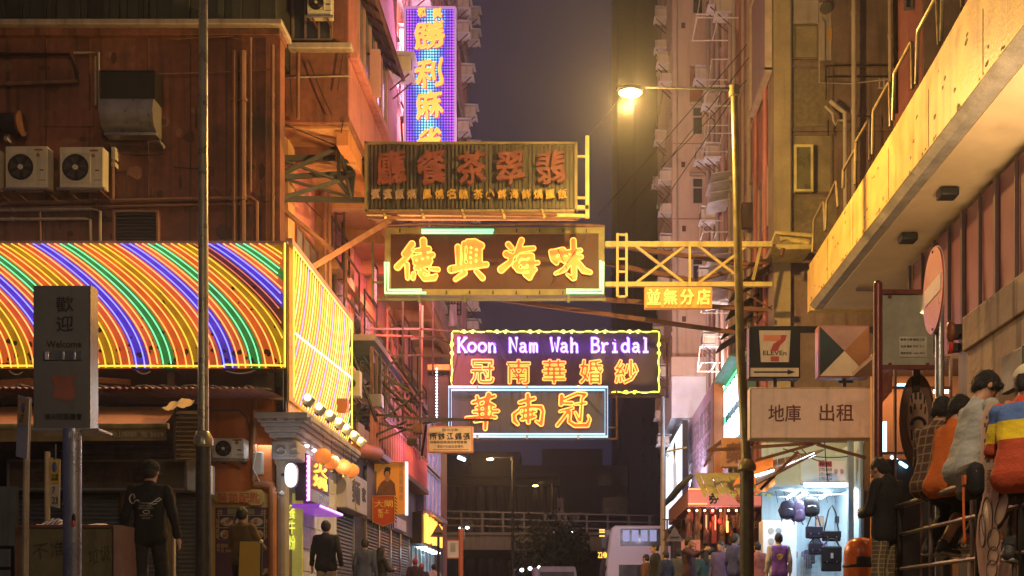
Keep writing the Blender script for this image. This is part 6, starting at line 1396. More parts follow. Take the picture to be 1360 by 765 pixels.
# white box shop beyond
t = T('white_box_sign', 'white box shop sign with grey round mark and dark characters above the first shutter', 'sign', P(465,672,25))
x0_, x1_b = P(441,0,25).x, P(461,0,25).x
MB().box(x0_, x1_b, 25, 27.4, 2.5, 3.35).build('sign_box', mat('dirty_white', (.55,.52,.55), .5, 0, .08, 1, 0, streak=.25), t, bevel=.02)
MB().cyl((x0_+.12,24.995,3.0), (x0_+.12,24.98,3.0), .2, n=20).build('round_mark', mat('grey_mark', (.25,.24,.28), .5), t)
flat_text('character', '麵', (x1_b+.004, 26.0, 2.95), .9, .55, mat('ink_grey', (.10,.09,.11), .6), t, .02, .01, right=(0,1,0)); flat_text('character', '家', (x1_b+.004, 26.95, 2.98), .45, .35, mat('ink_grey', (.10,.09,.11), .6), t, .02, .01, right=(0,1,0))
MB().cyl((x1_b+.004,26.0,2.65),(x1_b+.012,26.0,2.65), .12, n=12).build('yellow_dot', mat('dot_yellow', (.6,.4,.05), .5), t)
t = T('left_shopfronts', 'receding row of grey roller shutters and dim fascia along the left pavement', 'shop', (-5.5, 30, 0))
MB().box(-7, -5.4, 25.0, 46, 0, 4.1).build('wall', mat('mauve_grey_wall', (.14,.12,.14), .7, 0, .2, 1, .1, streak=.3), t, smooth=False)
for y0, y1 in ((25.1,27.1),(28.8,30.6),(30.75,32.5),(32.65,34.3),(34.45,36.2)):
    shutter(0, 0, 2.5, 0, shut, t, .085, side=(-5.38, y0, y1))
    for yy in (y0-.07, y1): MB().box(-5.4, -5.33, yy, yy+.07, .1, 2.56).build('shutter_rail', galv, t, smooth=False)
MB().box(-5.395, -5.36, 27.3, 28.6, .1, 2.55).build('dark_doorway', black, t, smooth=False)
MB().box(-5.39, -5.3, 28.65, 37, 2.56, 3.9).build('fascia', mat('fascia_grey', (.16,.15,.18), .6, 0, .15, 1, .1, streak=.3), t, smooth=False)
flat_text('lettering', '針聖', (-5.295, 33.2, 3.35), .9, .5, mat('fascia_letter', (.4,.36,.4), .6), t, .02, .01, right=(0,1,0))
MB().box(-5.299, -5.2, 32.8, 34.6, 2.62, 2.95).build('small_sign', mat('bluish_sign', (.4,.42,.5), .5, emis=.1), t, smooth=False)
# projecting orange signage and bars over it
t = T('orange_projecting_sign', 'orange tubular awning roll projecting behind the spot lamps', 'awning', P(480,600,26))
MB().cyl(P(470,596,25.8), P(500,602,28), .17, n=14).build('roll', mat('orange_roll', (.6,.17,.05), .6, 0, .15, 2), t)
for i in range(4): MB().hexa([P(476+i*9,560+i*10,26+i), P(484+i*9,566+i*10,26.8+i), P(484+i*9,590+i*9,26.8+i), P(476+i*9,584+i*9,26+i)]+[p-V((.05,0,0)) for p in (P(476+i*9,560+i*10,26+i), P(484+i*9,566+i*10,26.8+i), P(484+i*9,590+i*9,26.8+i), P(476+i*9,584+i*9,26+i))]).build('side_board', mat('stained_board', (.35,.22,.22), .7, 0, .3, 2, .1, streak=.6, rnd=.3), t, smooth=False)
condenser(461, 492, 478, 526, 26, 'white condenser edge on beside the end of the rainbow sign', None)
t = T('balcony_row', 'enclosed balconies with railings and pale blue glazing over the left shops', 'balcony', (-5.1, 33, 4.2))
XBk = -4.95
MB().box(-6, XBk, 27.5, 38, 4.12, 4.28).build('slab', mat('balcony_slab', (.2,.15,.16), .7, 0, .2, 2), t, bevel=.02)
MB().box(-6, XBk+.05, 27.5, 38, 6.8, 6.95).build('top_slab', mat('balcony_slab', (.2,.15,.16), .7), t, smooth=False)
ps = MB().box(-.03, .03, -.03, .03, 4.28, 5.2).mesh('baluster', pinkw, smooth=False)
for i in range(26): place('baluster', ps, (XBk-.05, 27.6+i*.4, 0), t)
MB().box(XBk-.08, XBk-.02, 27.5, 38, 5.2, 5.27).build('rail', pinkw, t, smooth=False)
for i in range(5): side_window(XBk-.1, 27.7+i*2.05, 29.6+i*2.05, 5.3, 6.7, t, rust, gblue, 2)
MB().box(-6.2, XBk-.2, 38.1, 42.5, 3.6, 7.0).build('glazed_core', mat('dim_violet', (.15,.12,.2), .6), t, smooth=False)
pw = mat('pale_blue_frame', (.45,.45,.62), .5)
for z0, z1_ in ((3.65,5.1),(5.2,6.9)): side_window(XBk-.19, 38.2, 42.4, z0, z1_, t, pw, mat('sky_pane', (.25,.3,.5), .25, emis=.22, ec=(.45,.5,1), var=.4, scale=.7), 3)
MB().box(XBk-.2, XBk+.1, 38, 42.6, 3.48, 3.6).build('slab', pw, t, smooth=False)
t = T('orange_neon_characters', 'glowing orange vertical shop characters at the far end of the left row', 'neon sign', (-4.95, 39, 3.0))
fo = glow('flame_orange', (1.0,.30,.02), 3.0)
MB().box(-5.39, -5.0, 36.6, 42.4, 2.4, 3.42).build('backing', black, t, smooth=False)
for i, c_ in enumerate('蘭州拉麵'): flat_text('character', c_, (-4.985, 37.5+i*1.25, 2.95), 1.05, .98-.05*i, fo, t, .03, .05, right=(0,1,0))
area('neon_glow', (-4.6, 39.5, 3.0), (-2, 37, 2.8), 4, 45, (1,.35,.05), t, .9)
t = T('far_lit_shop', 'small shop open with cold white tubes at the far end of the left row', 'shop', (-5.3, 38, 0))
MB().box(-5.38, -5.3, 37, 42, .1, 2.35).build('shop_window', mat('cold_interior', (.35,.5,.6), .4, 0, .5, 3, 0, emis=.25, ec=(.4,.65,.8)), t, smooth=False)
for i in range(5): MB().tube([(-5.25,37.2+i*.9,2.3),(-4.9,37.2+i*.9,2.3)], .035, 6).build('white_tube', glow('cold_tube', (.7,.9,1), 6), t)
for i in range(6): MB().box(-5.31, -5.22, 37.1+i*.9, 37.14+i*.9, .1, 2.3).build('mullion', galv, t, smooth=False)
area('tube_light', (-4.9, 39.5, 2.25), (-3.5, 39, 0), 3, 30, (.6,.85,1), t, .4)
# banner with lady, pennant
dW = 30.0
t = T('portrait_banner', 'amber hanging banner printed with a dark haired woman in a brown wrap', 'banner', P(518,682,dW))
MB().pb(497, 613, 538, 683, dW, .12).build('sign_box', mat('amber_banner', (.75,.27,.03), .5, 0, .1, 1, 0, emis=.16, ec=(1,.4,.05)), t, bevel=.01)
MB().pb(538, 613, 541, 684, dW-.02, .16).build('lit_edge', glow('edge_white', (.8,.9,1), 1.2), t, smooth=False)
pf = mat('print_brown', (.22,.09,.05), .6, 0, .3, 6); sk = mat('print_face', (.55,.26,.14), .6, 0, .05, 4); s_ = dW/F
MB().ext([P(x_,y_,dW-.008) for x_, y_ in ((500,658),(502,648),(506,641),(511,637),(513,635),(517,635),(520,638),(524,642),(525,650),(526,658))], (0,.006,0)).build('printed_shawl', pf, t, smooth=False)
MB().ext([P(x_,y_,dW-.009) for x_, y_ in ((511,638),(512,632),(517,632),(518,637),(515,640))], (0,.004,0)).build('printed_neck', sk, t, smooth=False)
MB().ball(P(514,628,dW-.01), 4.6*s_, .008, 6*s_).build('printed_hair', black, t); MB().ball(P(514,630,dW-.018), 3.3*s_, .006, 4.6*s_).build('printed_face', sk, t); MB().ball(P(515,623,dW-.02), 4.2*s_, .008, 3*s_).build('printed_fringe', black, t)
for x_ in (512.6, 515.6): MB().ball(P(x_,629.5,dW-.026), .5*s_, .003, .3*s_, 6, 4).build('printed_eye', black, t)
MB().ball(P(514,632.6,dW-.026), .8*s_, .003, .3*s_, 6, 4).build('printed_lips', mat('lip_red', (.4,.05,.03), .6), t)
flat_text('lettering', '冠\n南\n華\n婚\n紗', P(533,640,dW-.01), 5.5*s_, 50*s_, mat('banner_letter', (.45,.25,.15), .6), t, .01)
MB().bar((P(499,0,dW).x, dW+.05, P(0,612,dW).z), (-5.4, dW+.05, P(0,612,dW).z), .05).build('arm', dark, t)
t = T('pennant', 'red pennant with gold lettering and dark green fringe hanging before the portrait banner', 'banner', P(509,698,dW-.6))
pts = [P(x_,y_,dW-.6) for x_, y_ in ((495,659),(524,659),(524,693),(509.5,699),(495,693))]
MB().ext(pts, (0,.02,0)).build('cloth', mat('pennant_red', (.55,.07,.02), .6, 0, .1, 3, .1), t, smooth=False)
MB().tube([p-V((0,.015,0)) for p in pts], .018, 5, closed=True).build('border', mat('pennant_gold', (.6,.3,.05), .5), t)
gold2 = mat('pennant_letter', (.7,.42,.05), .5, emis=.2)
flat_text('lettering', '大閘', P(509.5,669,dW-.61), 24*s_, 9*s_, gold2, t, .02); flat_text('lettering', '蟹上\n市', P(509.5,682,dW-.61), 15*s_, 12*s_, gold2, t, .02)
g = MB()
for i in range(26):
    u = i/25; 
    if u < .3: p = P(495, 660+u/.3*33, dW-.58); q = p-V((.06,0,.06))
    elif u > .7: p = P(524, 693-(u-.7)/.3*33, dW-.58); q = p+V((.06,0,-.06))
    else: p = P(495+(u-.3)/.4*29, 693+6*(1-abs((u-.5)/.2)), dW-.58); q = p-V((0,0,.14))
    g.bar(p, q, .025)
g.build('fringe', mat('fringe_green', (.02,.06,.06), .8), t)
# black scaffolding clutter on the left wall
t = T('bracket_clutter', 'tangle of black sign brackets and frames projecting from the left wall', 'bracket', P(500,600,29))
g = MB(); bl = [((485,437),(562,437),31),((500,473),(560,472),30.5),((545,450),(588,449),31),((470,474),(545,520),29),((488,510),(545,510),29.5),((475,520),(535,470),29),((488,455),(508,600),29),((505,470),(500,590),28.5),((470,590),(540,560),28),((460,430),(530,560),29),((480,460),(560,560),30),((535,400),(535,560),30.5),((558,398),(558,600),31),((575,396),(575,500),32),((470,548),(595,560),28),((470,556),(560,574),28.4),((480,480),(470,600),27.5),((560,437),(600,440),31),((510,556),(560,520),29),((497,482),(497,590),28),((520,473),(560,530),29.5),((540,565),(600,558),29),((566,565),(560,605),29),((522,530),(562,536),29.5),((500,500),(548,548),29.2),((452,425),(500,560),27)]
for a_, b_, d_ in bl: g.bar(P(*a_, d_), P(*b_, d_+.6), .055)
g.build('bars', dark, t)
for a_, b_, d_ in bl[::4]: MB().bar(P(a_[0]+3,a_[1]+8,d_+.5), P(b_[0],b_[1]+10,d_+.8), .05).build('rusty_bar', rust, t)
rr = random.Random(21)
for i in range(7):
    px, py, d_ = rr.uniform(465,560), rr.uniform(500,600), rr.uniform(27.5,31)
    MB().pb(px, py, px+rr.uniform(8,20), py+rr.uniform(6,20), d_, .3).build('small_box', (rust, conc, pinkw, galv)[i%4], t, bevel=.01)
t = T('violet_sign_frame', 'orange backed frame with a column of pale blue bulbs left of the neon signs', 'sign', P(585,560,33))
MB().pb(568, 484, 597, 491, 33, .2).build('top_bar', mat('orange_bar', (.6,.2,.04), .5, emis=.3), t, smooth=False)
MB().pb(568, 492, 596, 562, 33.2, .1).build('panel', dark, t, smooth=False)
bb = MB().ball((0,0,0), .032, nu=6, nv=4).mesh('bulb', glow('ice_bulb', (.5,.75,1), 5))
for i in range(17): place('bulb', bb, P(580, 490+i*4.1, 32.9), t)
t = T('laundry_balcony', 'small balcony cage with hanging laundry under the green bordered sign', 'balcony', P(600,430,42)); g = MB()
for x_ in range(592, 613, 4): g.bar(P(x_,396,42), P(x_,418,42), .05)
for y_ in (396, 404, 412, 418): g.bar(P(590,y_,42), P(612,y_,42), .05)
g.build('cage', dark, t); cloth('laundry', (P(595,434,41.8), P(608,432,41.8), P(606,404,41.8), P(597,404,41.8)), 8, 6, .06, mat('laundry_white', (.5,.42,.42), .8), t, 6)
# pink upper windows panels seen between
t = T('grey_wall_panels', 'tall greyish blue glass panels receding along the left wall behind the brackets', 'window', (-6.2, 32, 5))
gp = MB().box(0, .05, 0, 1.5, 0, 3.6).mesh('panel', gblue, smooth=False)
for i in range(8): place('panel', gp, (XR+.10, 29.0+i*1.9, 5.2), t)
MB().box(XR+.02, XR+.12, 28.5, 46, 5.05, 5.19).build('sill', pinkw, t, smooth=False); MB().box(XR+.02, XR+.3, 28.5, 46, 8.85, 9.1).build('lintel', soffit, t, smooth=False)

# ---------------- left foreground ----------------
dw = 10.0
t = T('welcome_sign', 'silver sign box reading welcome in Chinese and English on a thick steel pole', 'sign', P(86,812,dw))
MB().pb(44, 379, 120, 569, dw, .15).build('sign_box', mat('sign_silver', (.13,.13,.13), .45, .3, .12, 1.5, .05, streak=.35), t, bevel=.006)
MB().box(P(120,0,dw).x, P(120.8,0,dw).x, dw-.01, dw+.155, P(0,569.5,dw).z, P(0,378.5,dw).z).build('side_trim', mat('bright_trim', (.5,.45,.36), .25, .7, .15, 2, 0), t, bevel=.004)
inkb = mat('sign_ink', (.015,.014,.014), .5); s_ = dw/F
flat_text('character', '歡', P(86,404,dw-.004), 23*s_, 21*s_, inkb, t, .012, .002, wk=.10); flat_text('character', '迎', P(86,430,dw-.004), 23*s_, 21*s_, inkb, t, .012, .002, wk=.10)
flat_text('lettering', 'Welcome', P(85,457,dw-.004), 46*s_, 9*s_, inkb, t, -.004, .002)
MB().pb(58, 466, 108, 478, dw-.012, .01).build('slot_panel', mat('slot_grey', (.14,.14,.15), .3, .5), t, bevel=.002)
for x_, w_ in ((62,5),(84,2.5),(99,2.5)): MB().pb(x_-w_/2, 467, x_+w_/2, 477.5, dw-.02, .008).build('clip', mat('bright_clip', (.75,.75,.85), .2, .6), t, bevel=.002)
em = mat('emblem_rust', (.22,.07,.05), .6)
MB().ext([P(x_,y_,dw-.003) for x_, y_ in ((68,500),(76,497),(84,501),(90,499),(101,498),(96,509),(101,516),(99,530),(88,533),(78,530),(68,527),(73,516))], (0,-.002,0)).build('emblem', em, t, smooth=False)
flat_text('lettering', '油尖旺區議會', P(84,553,dw-.004), 50*s_, 8.5*s_, inkb, t, .006, .002)
MB().tube([P(96,812,dw)*1, P(96,570,dw)], .078, 20).build('pole', mat('galv_pole', (.42,.44,.50), .28, .85, .15, 3, .1, streak=.4), t)
MB().pb(42, 568.5, 131, 572, dw-.02, .3).build('base_plate', galv, t, bevel=.004)
flat_text('lettering', 'RIT', P(98.5,578,dw-.086), 14*s_, 9*s_, mat('letter_pale', (.45,.42,.4), .5), t, .012, .003)
MB().ball(P(98,690,dw-.08), .018, .008, .055).build('sticker_top', inkb, t); MB().ball(P(98,695,dw-.084), .016, .008, .03).build('sticker', mat('sticker_red', (.5,.06,.04), .5), t)
MB().tube([P(98,562+590*0+20,dw)]*1+[P(123,571,dw), P(128,573,dw)], .008, 6) if 0 else None
def notice(px, py0, py1, w_, d, lab, lean=0, sz=1, z_label=1):
    t = T('notice_sign', lab, 'sign', P(px, 812, d)); s_ = d/F
    return t
# blue P notice (left-most)
d = 8.6; s_ = d/F
t = T('parking_notice', 'narrow notice plate with a blue round symbol on a bent pole at the far left', 'sign', P(33,812,d))
MB().tube([P(33,830,d), P(35,612,d), P(38,528,d)], .024, 8).build('pole', mat('notice_pole', (.35,.28,.2), .4, .4), t)
MB().ext([P(21,606,d), P(36,610,d-.3), P(39,530,d-.3), P(24,524,d)], (.0,.012,.0)).build('plate', mat('notice_plate', (.42,.44,.50), .5, 0, .08, 2), t, smooth=False)
MB().ext([P(23,563,d-.002-.05), P(37.4,566,d-.302), P(38.6,533,d-.302), P(24.2,527,d-.052)], (0,-.002,0)).build('plate_top', mat('notice_gold', (.5,.36,.15), .5), t, smooth=False)
MB().ball(P(31,541,d-.2), 3.2*s_, .01, 8*s_).build('symbol_ring', mat('symbol_red', (.5,.08,.05), .5), t); MB().ball(P(31,541,d-.208), 2.3*s_, .008, 6*s_).build('symbol', mat('symbol_blue', (.05,.07,.3), .5), t)
flat_text('lettering', '上落客貨\n除外', P(30.5,556,d-.2), 10*s_, 12*s_, inkb, t, .01, .002)
d = 12.5; s_ = d/F
t = T('small_parking_notice', 'small two part parking notice on a tan pole behind the rough box', 'sign', P(63,812,d))
MB().tube([P(63,830,d), P(63,600,d)], .03, 8).build('pole', mat('tan_pole', (.45,.33,.2), .5), t); MB().bar(P(73,590,d), P(73,612,d), .02).build('stay', dark, t)
MB().ext([P(66,672,d), P(79,675,d-.02), P(80,610,d-.02), P(67,607,d)], (0,.01,0)).build('plate', mat('notice_cream', (.45,.40,.32), .5), t, smooth=False)
MB().ext([P(67,641,d-.012), P(79,642,d-.03), P(79.6,612,d-.03), P(67.6,609,d-.012)], (0,-.002,0)).build('plate_top', mat('notice_yellow', (.55,.38,.05), .5), t, smooth=False)
MB().ball(P(72.5,620,d-.03), 3*s_, .008, 7*s_).build('symbol', mat('symbol_blue', (.05,.07,.3), .5), t); flat_text('lettering', '不准\n停車', P(73,634,d-.03), 9*s_, 9*s_, inkb, t, .01, .002); flat_text('lettering', '7\n23', P(73,658,d-.03), 8*s_, 22*s_, inkb, t, .005, .002)
# rough plywood box
d = 11.6; s_ = d/F
t = T('plywood_box', 'rough plywood street box scratched with graffiti characters, plastic bag on top', 'box', P(88,812,d))
MB().pb(22, 699, 152, 830, d, .7).build('box_body', mat('plywood_dark', (.115,.10,.05), .75, 0, .25, 1.2, .3, streak=.3, grime=.2), t, bevel=.01)
MB().box(P(152.4,0,d).x, P(163,0,d).x, d-.03, d+.7, 0.02, P(0,698,d).z).build('end_board', mat('pinkish_board', (.32,.19,.15), .7), t, smooth=False)
MB().pb(20, 697, 24, 830, d-.02, .05).pb(24, 697, 152, 700.5, d-.02, .05).build('frame_strip', mat('brown_strip', (.14,.06,.04), .6), t, smooth=False)
cloth('plastic_sheet', (P(38,700,d-.0), P(150,699,d-.0), P(140,696,d+.6), P(50,696,d+.6)), 24, 6, .012, mat('plastic_sheet', (.5,.45,.36), .3), t, 9)
sc_m = mat('scratch_dark', (.045,.04,.025), .8)
for px, py, s in ((54,728,'不'),(82,730,'准'),(115,728,'倒'),(138,730,'垃')): pass
flat_text('lettering', '不准', P(66,730,d-.003), 46*s_, 26*s_, sc_m, t, -.018, .002, wk=.2); flat_text('lettering', '垃圾', P(132,737,d-.003), 30*s_, 24*s_, sc_m, t, -.018, .002, wk=.2)
tag(cloth('checked_bag', (P(52,698,d+.05), P(106,698,d+.05), P(98,689,d+.4), P(62,689,d+.4)), 16, 6, .02, mat('check_white', (.5,.45,.5), .7), None, 12), 'crumpled blue and white checked bag lying on the plywood box', 'bag')
mm = bpy.data.materials['check_white']; n = mm.node_tree.nodes; L = mm.node_tree.links; ck = n.new('ShaderNodeTexWave'); ck.inputs['Scale'].default_value = 6; ck.bands_direction = 'X'
tcx = n.new('ShaderNodeTexCoord'); L.new(tcx.outputs['Object'], ck.inputs[0]); rp_ = n.new('ShaderNodeValToRGB'); rp_.color_ramp.interpolation = 'CONSTANT'; rp_.color_ramp.elements[0].color = (.5,.45,.42,1); rp_.color_ramp.elements[1].color = (.06,.07,.3,1); rp_.color_ramp.elements[1].position = .5
L.new(ck.outputs['Fac'], rp_.inputs[0]); L.new(rp_.outputs[0], n['Principled BSDF'].inputs['Base Color'])
t = T('dark_rail_post', 'dark railing stub at the left edge below the notice', 'railing', P(15,812,12)); g = MB()
g.bar(P(18,725,12), P(18,830,12), .04).bar(P(-20,727,12), P(18,727,12), .035).bar(P(-20,755,12), P(18,755,12), .035).build('bars', dark, t)

# ---------------- the far end ----------------
t = T('flyover', 'concrete flyover with metal railings crossing at the end of the street', 'flyover', P(700,812,62))
zf0, zf1 = P(0,727,62).z, P(0,706,62).z; cf = mat('flyover_concrete', (.22,.215,.22), .8, 0, .12, .4, .2, streak=.4)
MB().hexa([(-16,62,zf0),(-16,72,zf0),(4.3,72,zf0-.25),(4.3,62,zf0-.25),(-16,62,zf1+.15),(-16,72,zf1+.15),(4.3,72,zf1-.35),(4.3,62,zf1-.35)]).build('deck', cf, t, smooth=False)
MB().box(-16, 4.3, 61.8, 61.99, zf1-.2, zf1-.05).build('edge_beam', cf, t, smooth=False)
po = MB().box(-.05, .05, -.05, .05, 0, 1.2).mesh('rail_post', mat('dim_rail', (.16,.16,.18), .5, .3), smooth=False)
for i in range(18): place('rail_post', po, (-15.5+i*1.15, 62.1, zf1+.12-.024*i), t)
for z_ in (.4, .8, 1.18): MB().bar((-16,62.1,zf1+.15+z_), (4.3,62.1,zf1-.3+z_), .07).build('rail', mat('dim_rail', (.16,.16,.18), .5, .3), t)
for x_ in (-11, 1.5): MB().box(x_, x_+1.3, 64, 66, 0, zf0-.1).build('pier', cf, t, smooth=False)
nb = mat('night_stone', (.085,.08,.085), .85, 0, .15, .5, .2)
t = T('old_columned_building', 'dim old stone building with tall columns and arched recesses behind the flyover', 'building', (-10, 85, 0))
zt_ = P(0, 628, 85).z; MB().box(-30, P(742,0,85).x, 86, 100, 0, zt_).build('wall', nb, t, smooth=False)
MB().box(-30, P(744,0,85).x, 85, 86, P(0,645,85).z, P(0,639,85).z).box(-30, P(742,0,85).x, 85.3, 86, zt_-.3, zt_).build('cornice', nb, t, smooth=False)
clm = MB().lathe((0,0,0), [(.5,0),(.42,.4),(.36,P(0,650,85).z-.4),(.5,P(0,646,85).z)], 10).mesh('column', nb)
rc_ = MB().box(-.5, .5, 0, .12, 3, P(0,660,85).z).mesh('window', mat('night_window', (.02,.02,.03), .3), smooth=False)
for i in range(11): x_ = P(598+i*13.5,0,85).x; place('column', clm, (x_, 85.5, 0), t); place('window', rc_, (x_+.38, 85.88, 0), t)
MB().box(P(606,0,85).x, P(622,0,85).x, 85.1, 88, zt_, zt_+.9).build('roof_hut', nb, t, smooth=False)
t = T('blank_block', 'dark blocky building with a few square windows right of the street end', 'building', (2, 95, 0))
MB().box(P(682,0,95).x, P(840,0,95).x, 95, 110, 0, P(0,618,95).z).build('wall', mat('night_wall', (.07,.065,.075), .9, 0, .1, .3), t, smooth=False)
MB().box(P(836,0,92).x, P(905,0,92).x, 92, 112, 0, P(0,500,92).z).build('tower', mat('night_tower', (.075,.07,.085), .9, 0, .1, .3), t, smooth=False)
for px0, py0, px1, py1 in ((795,629,813,645),(826,628,834,644),(800,660,840,684),(755,680,770,690)): MB().pb(px0, py0, px1, py1, 94.9, .1).build('window', mat('night_window', (.02,.02,.03), .3), t, smooth=False)
for i in range(5):
    for j in range(4): MB().pb(852+j*11, 555+i*24, 856+j*11, 568+i*24, 91.9, .1).build('window', mat('night_window', (.02,.02,.03), .3), t, smooth=False)
MB().pb(590, 600, 690, 640, 110, 6).pb(720, 596, 800, 630, 112, 6).build('rear_mass', mat('night_wall', (.07,.065,.075), .9), t, smooth=False)
t = T('night_tower', 'very dark tall tower faint against the sky with a few lit windows', 'building', (9, 120, 0))
MB().box(P(820,0,120).x, P(905,0,120).x, 120, 140, 0, 80).build('wall', mat('tower_shadow', (.07,.055,.06), .9, 0, .1, .2), t, smooth=False)
MB().box(P(842,0,118).x, P(846,0,118).x, 119.4, 119.99, 0, 80).build('fin', mat('tower_fin', (.05,.05,.06), .9), t, smooth=False)
wl_ = mat('lit_window', (.2,.2,.12), .5, emis=.45, ec=(.6,.55,.25)); rr = random.Random(8)
for i in range(26):
    for j in range(3):
        q = rr.random(); MB().pb(872+j*5, -80+i*22, 875.5+j*5, -75+i*22, 119.9, .09).build('window', wl_ if q < .16 else mat('night_window', (.02,.02,.03), .3), t, smooth=False)
# bushes by the flyover
def bush(px, py, d, rx, rz, lab, seed):
    r_ = random.Random(seed); t = T('bush', lab, 'bush', P(px,812,d)); c_ = P(px,py,d); g = MB()
    for i in range(900):
        th, ph = r_.uniform(0, 6.28), math.acos(r_.uniform(-1, 1)); k_ = r_.random()**.4; p = c_+V((rx*k_*math.sin(ph)*math.cos(th), rx*k_*math.sin(ph)*math.sin(th), rz*k_*math.cos(ph)*(1+.25*math.sin(th*3))))
        a_ = V((r_.uniform(-1,1), r_.uniform(-1,1), r_.uniform(-1,1))).normalized()*.16; b_ = a_.orthogonal().normalized()*.07; g.add([p-a_, p+b_, p+a_, p-b_], [(0,1,2,3)])
    g.build('foliage', mat('night_leaf', (.012,.02,.012), .7, 0, .4, 4, 0), t, smooth=False, fix=False); MB().tube([P(px,812,d), c_], [.12,.05], 6).build('stem', shb, t)
bush(714, 745, 58, 1.5, 2.2, 'dark leafy bush in front of the flyover, left of the bus', 1); bush(735, 735, 60, 1.3, 2.0, 'dark leafy bush right behind the grey bollard', 2); bush(757, 728, 59, 1.1, 1.4, 'small bush at the flyover edge nearest the bus', 3)
# cars and bus
lg = glow('headlight', (.75,.88,1.0), 9)
for px, py, lab, two in ((600,701,'white headlight of a car passing on the flyover, far left',1),(609,700,'second headlight glimmering on the flyover, just right of the first',0),(731,708,'bright headlight on the flyover above the bushes',0),(748,707,'pair of bluish headlights on the flyover nearest the bus',1)):
    t = T('vehicle', 'car on the flyover showing only '+lab.replace('car passing','car') if 0 else lab.replace('white headlight of a car','dark car with white headlights').replace('second headlight glimmering','low dark car with one glimmering headlight').replace('bright headlight','dark car with a bright headlight').replace('pair of bluish headlights','dark car with bluish headlights'), 'car', P(px, py+6, 64))
    c_ = P(px, py, 63.5); z0 = c_.z-.6
    MB().ext([(c_.x-.85,64,z0+.2),(c_.x+.85,64,z0+.2),(c_.x+.88,64,z0+.7),(c_.x+.65,64.0,z0+.8),(c_.x+.55,64,z0+1.25),(c_.x-.55,64,z0+1.25),(c_.x-.65,64,z0+.8),(c_.x-.88,64,z0+.7)], (0,3.8,0)).build('body', mat('car_dark', (.03,.03,.035), .3, .3), t, bevel=.06)
    for s in ((-1, 1) if two else (1,)): MB().ball((c_.x+s*.45, 63.95, z0+.6), .11, .06, .08).build('headlight', lg, t)
    for s in (-1, 1): MB().cyl((c_.x+s*.75-.1,64.8,z0+.2), (c_.x+s*.75+.1,64.8,z0+.2), .3, n=12).cyl((c_.x+s*.75-.1,67,z0+.2), (c_.x+s*.75+.1,67,z0+.2), .3, n=12).build('wheel', black, t)
db = 52.0
t = T('double_decker_bus', 'pale double decker bus with lit upper deck entering from the right at street end', 'bus', P(845,812,db))
A_ = P(806,0,db); bw = mat('bus_cream', (.80,.72,.74), .35, 0, .06, 1, 0, emis=.06, ec=(.9,.7,.8)); X0, X1 = A_.x, A_.x+2.5; Y0, Y1 = db, db+10.5; zt_ = P(0,698,db).z  # faint glow put into the body paint to brighten the bus
# bus drives to the right: long side along x
Xa, Xb = P(803,0,db).x, P(803,0,db).x+9.5
sec = lambda z0, z1, i0=0: [(Xa+i0,db,z0),(Xb,db,z0),(Xb,db,z1),(Xa+i0+.25,db,z1)]
MB().ext([(Xa+.0,db,.35),(Xb,db,.35),(Xb,db,zt_),(Xa+.5,db,zt_),(Xa+.32,db,zt_-.1),(Xa+.12,db,2.6)], (0,2.5,0)).build('body', bw, t, bevel=.08)
gi = mat('bus_window', (.05,.06,.09), .15, 0, .2, 2, 0)
MB().pb(824, 702, 900, 725, db-.02, .02).pb(822, 750, 900, 775, db-.02, .02).build('side_window', gi, t, smooth=False)
for x_ in (827, 839, 851, 863): MB().pb(x_, 704, x_+9, 719, db-.035, .01).build('lit_seat_back', mat('seat_glow', (.3,.3,.5), .5, 0, .3, 6, 0, emis=.55, ec=(.45,.5,.85)), t, bevel=.01)
for y_ in (703, 737): MB().ext([(Xa+.05+(.25 if y_ < 710 else 0),db+.2,P(0,y_+22,db).z),(Xa+.05+(.25 if y_ < 710 else 0),db+2.3,P(0,y_+22,db).z),(Xa+.28+(.2 if y_ < 710 else 0),db+2.3,P(0,y_,db).z),(Xa+.28+(.2 if y_ < 710 else 0),db+.2,P(0,y_,db).z)], (-.04,0,0)).build('windscreen', gi, t, smooth=False)
for x_ in (Xa+1.6, Xb-2): MB().cyl((x_,db-.03,.5), (x_,db+.3,.5), .5, n=20).build('wheel', black, t)
db2 = 58.0
t = T('dark_bus', 'second bus in shadow with an amber route display, just left of the pale bus', 'bus', P(795,812,db2)); Xc = P(793,0,db2).x
MB().ext([(Xc,db2,.35),(Xc+1.9,db2,.35),(Xc+1.9,db2,4.3),(Xc+.5,db2,4.3),(Xc+.1,db2,2.6)], (0,6,0)).build('body', mat('bus_dark', (.04,.04,.08), .3), t, bevel=.08)
MB().pb(799, 704, 812, 728, db2-.02, .02).build('side_window', mat('dark_blue_glass', (.04,.06,.16), .15), t, smooth=False)
am_ = glow('amber_display', (1,.5,.04), 2.2)
flat_text('route_display', '224M', P(801,737,db2-.03), 14*db2/F, 8*db2/F, am_, t, .03)
for y_ in (703, 706, 711): MB().pb(796, y_, 803, y_+1.6, db2-.03, .02).build('marker_light', am_, t, smooth=False)
MB().cyl((Xc+.9,db2-.02,.5), (Xc+.9,db2+.3,.5), .5, n=16).build('wheel', black, t)
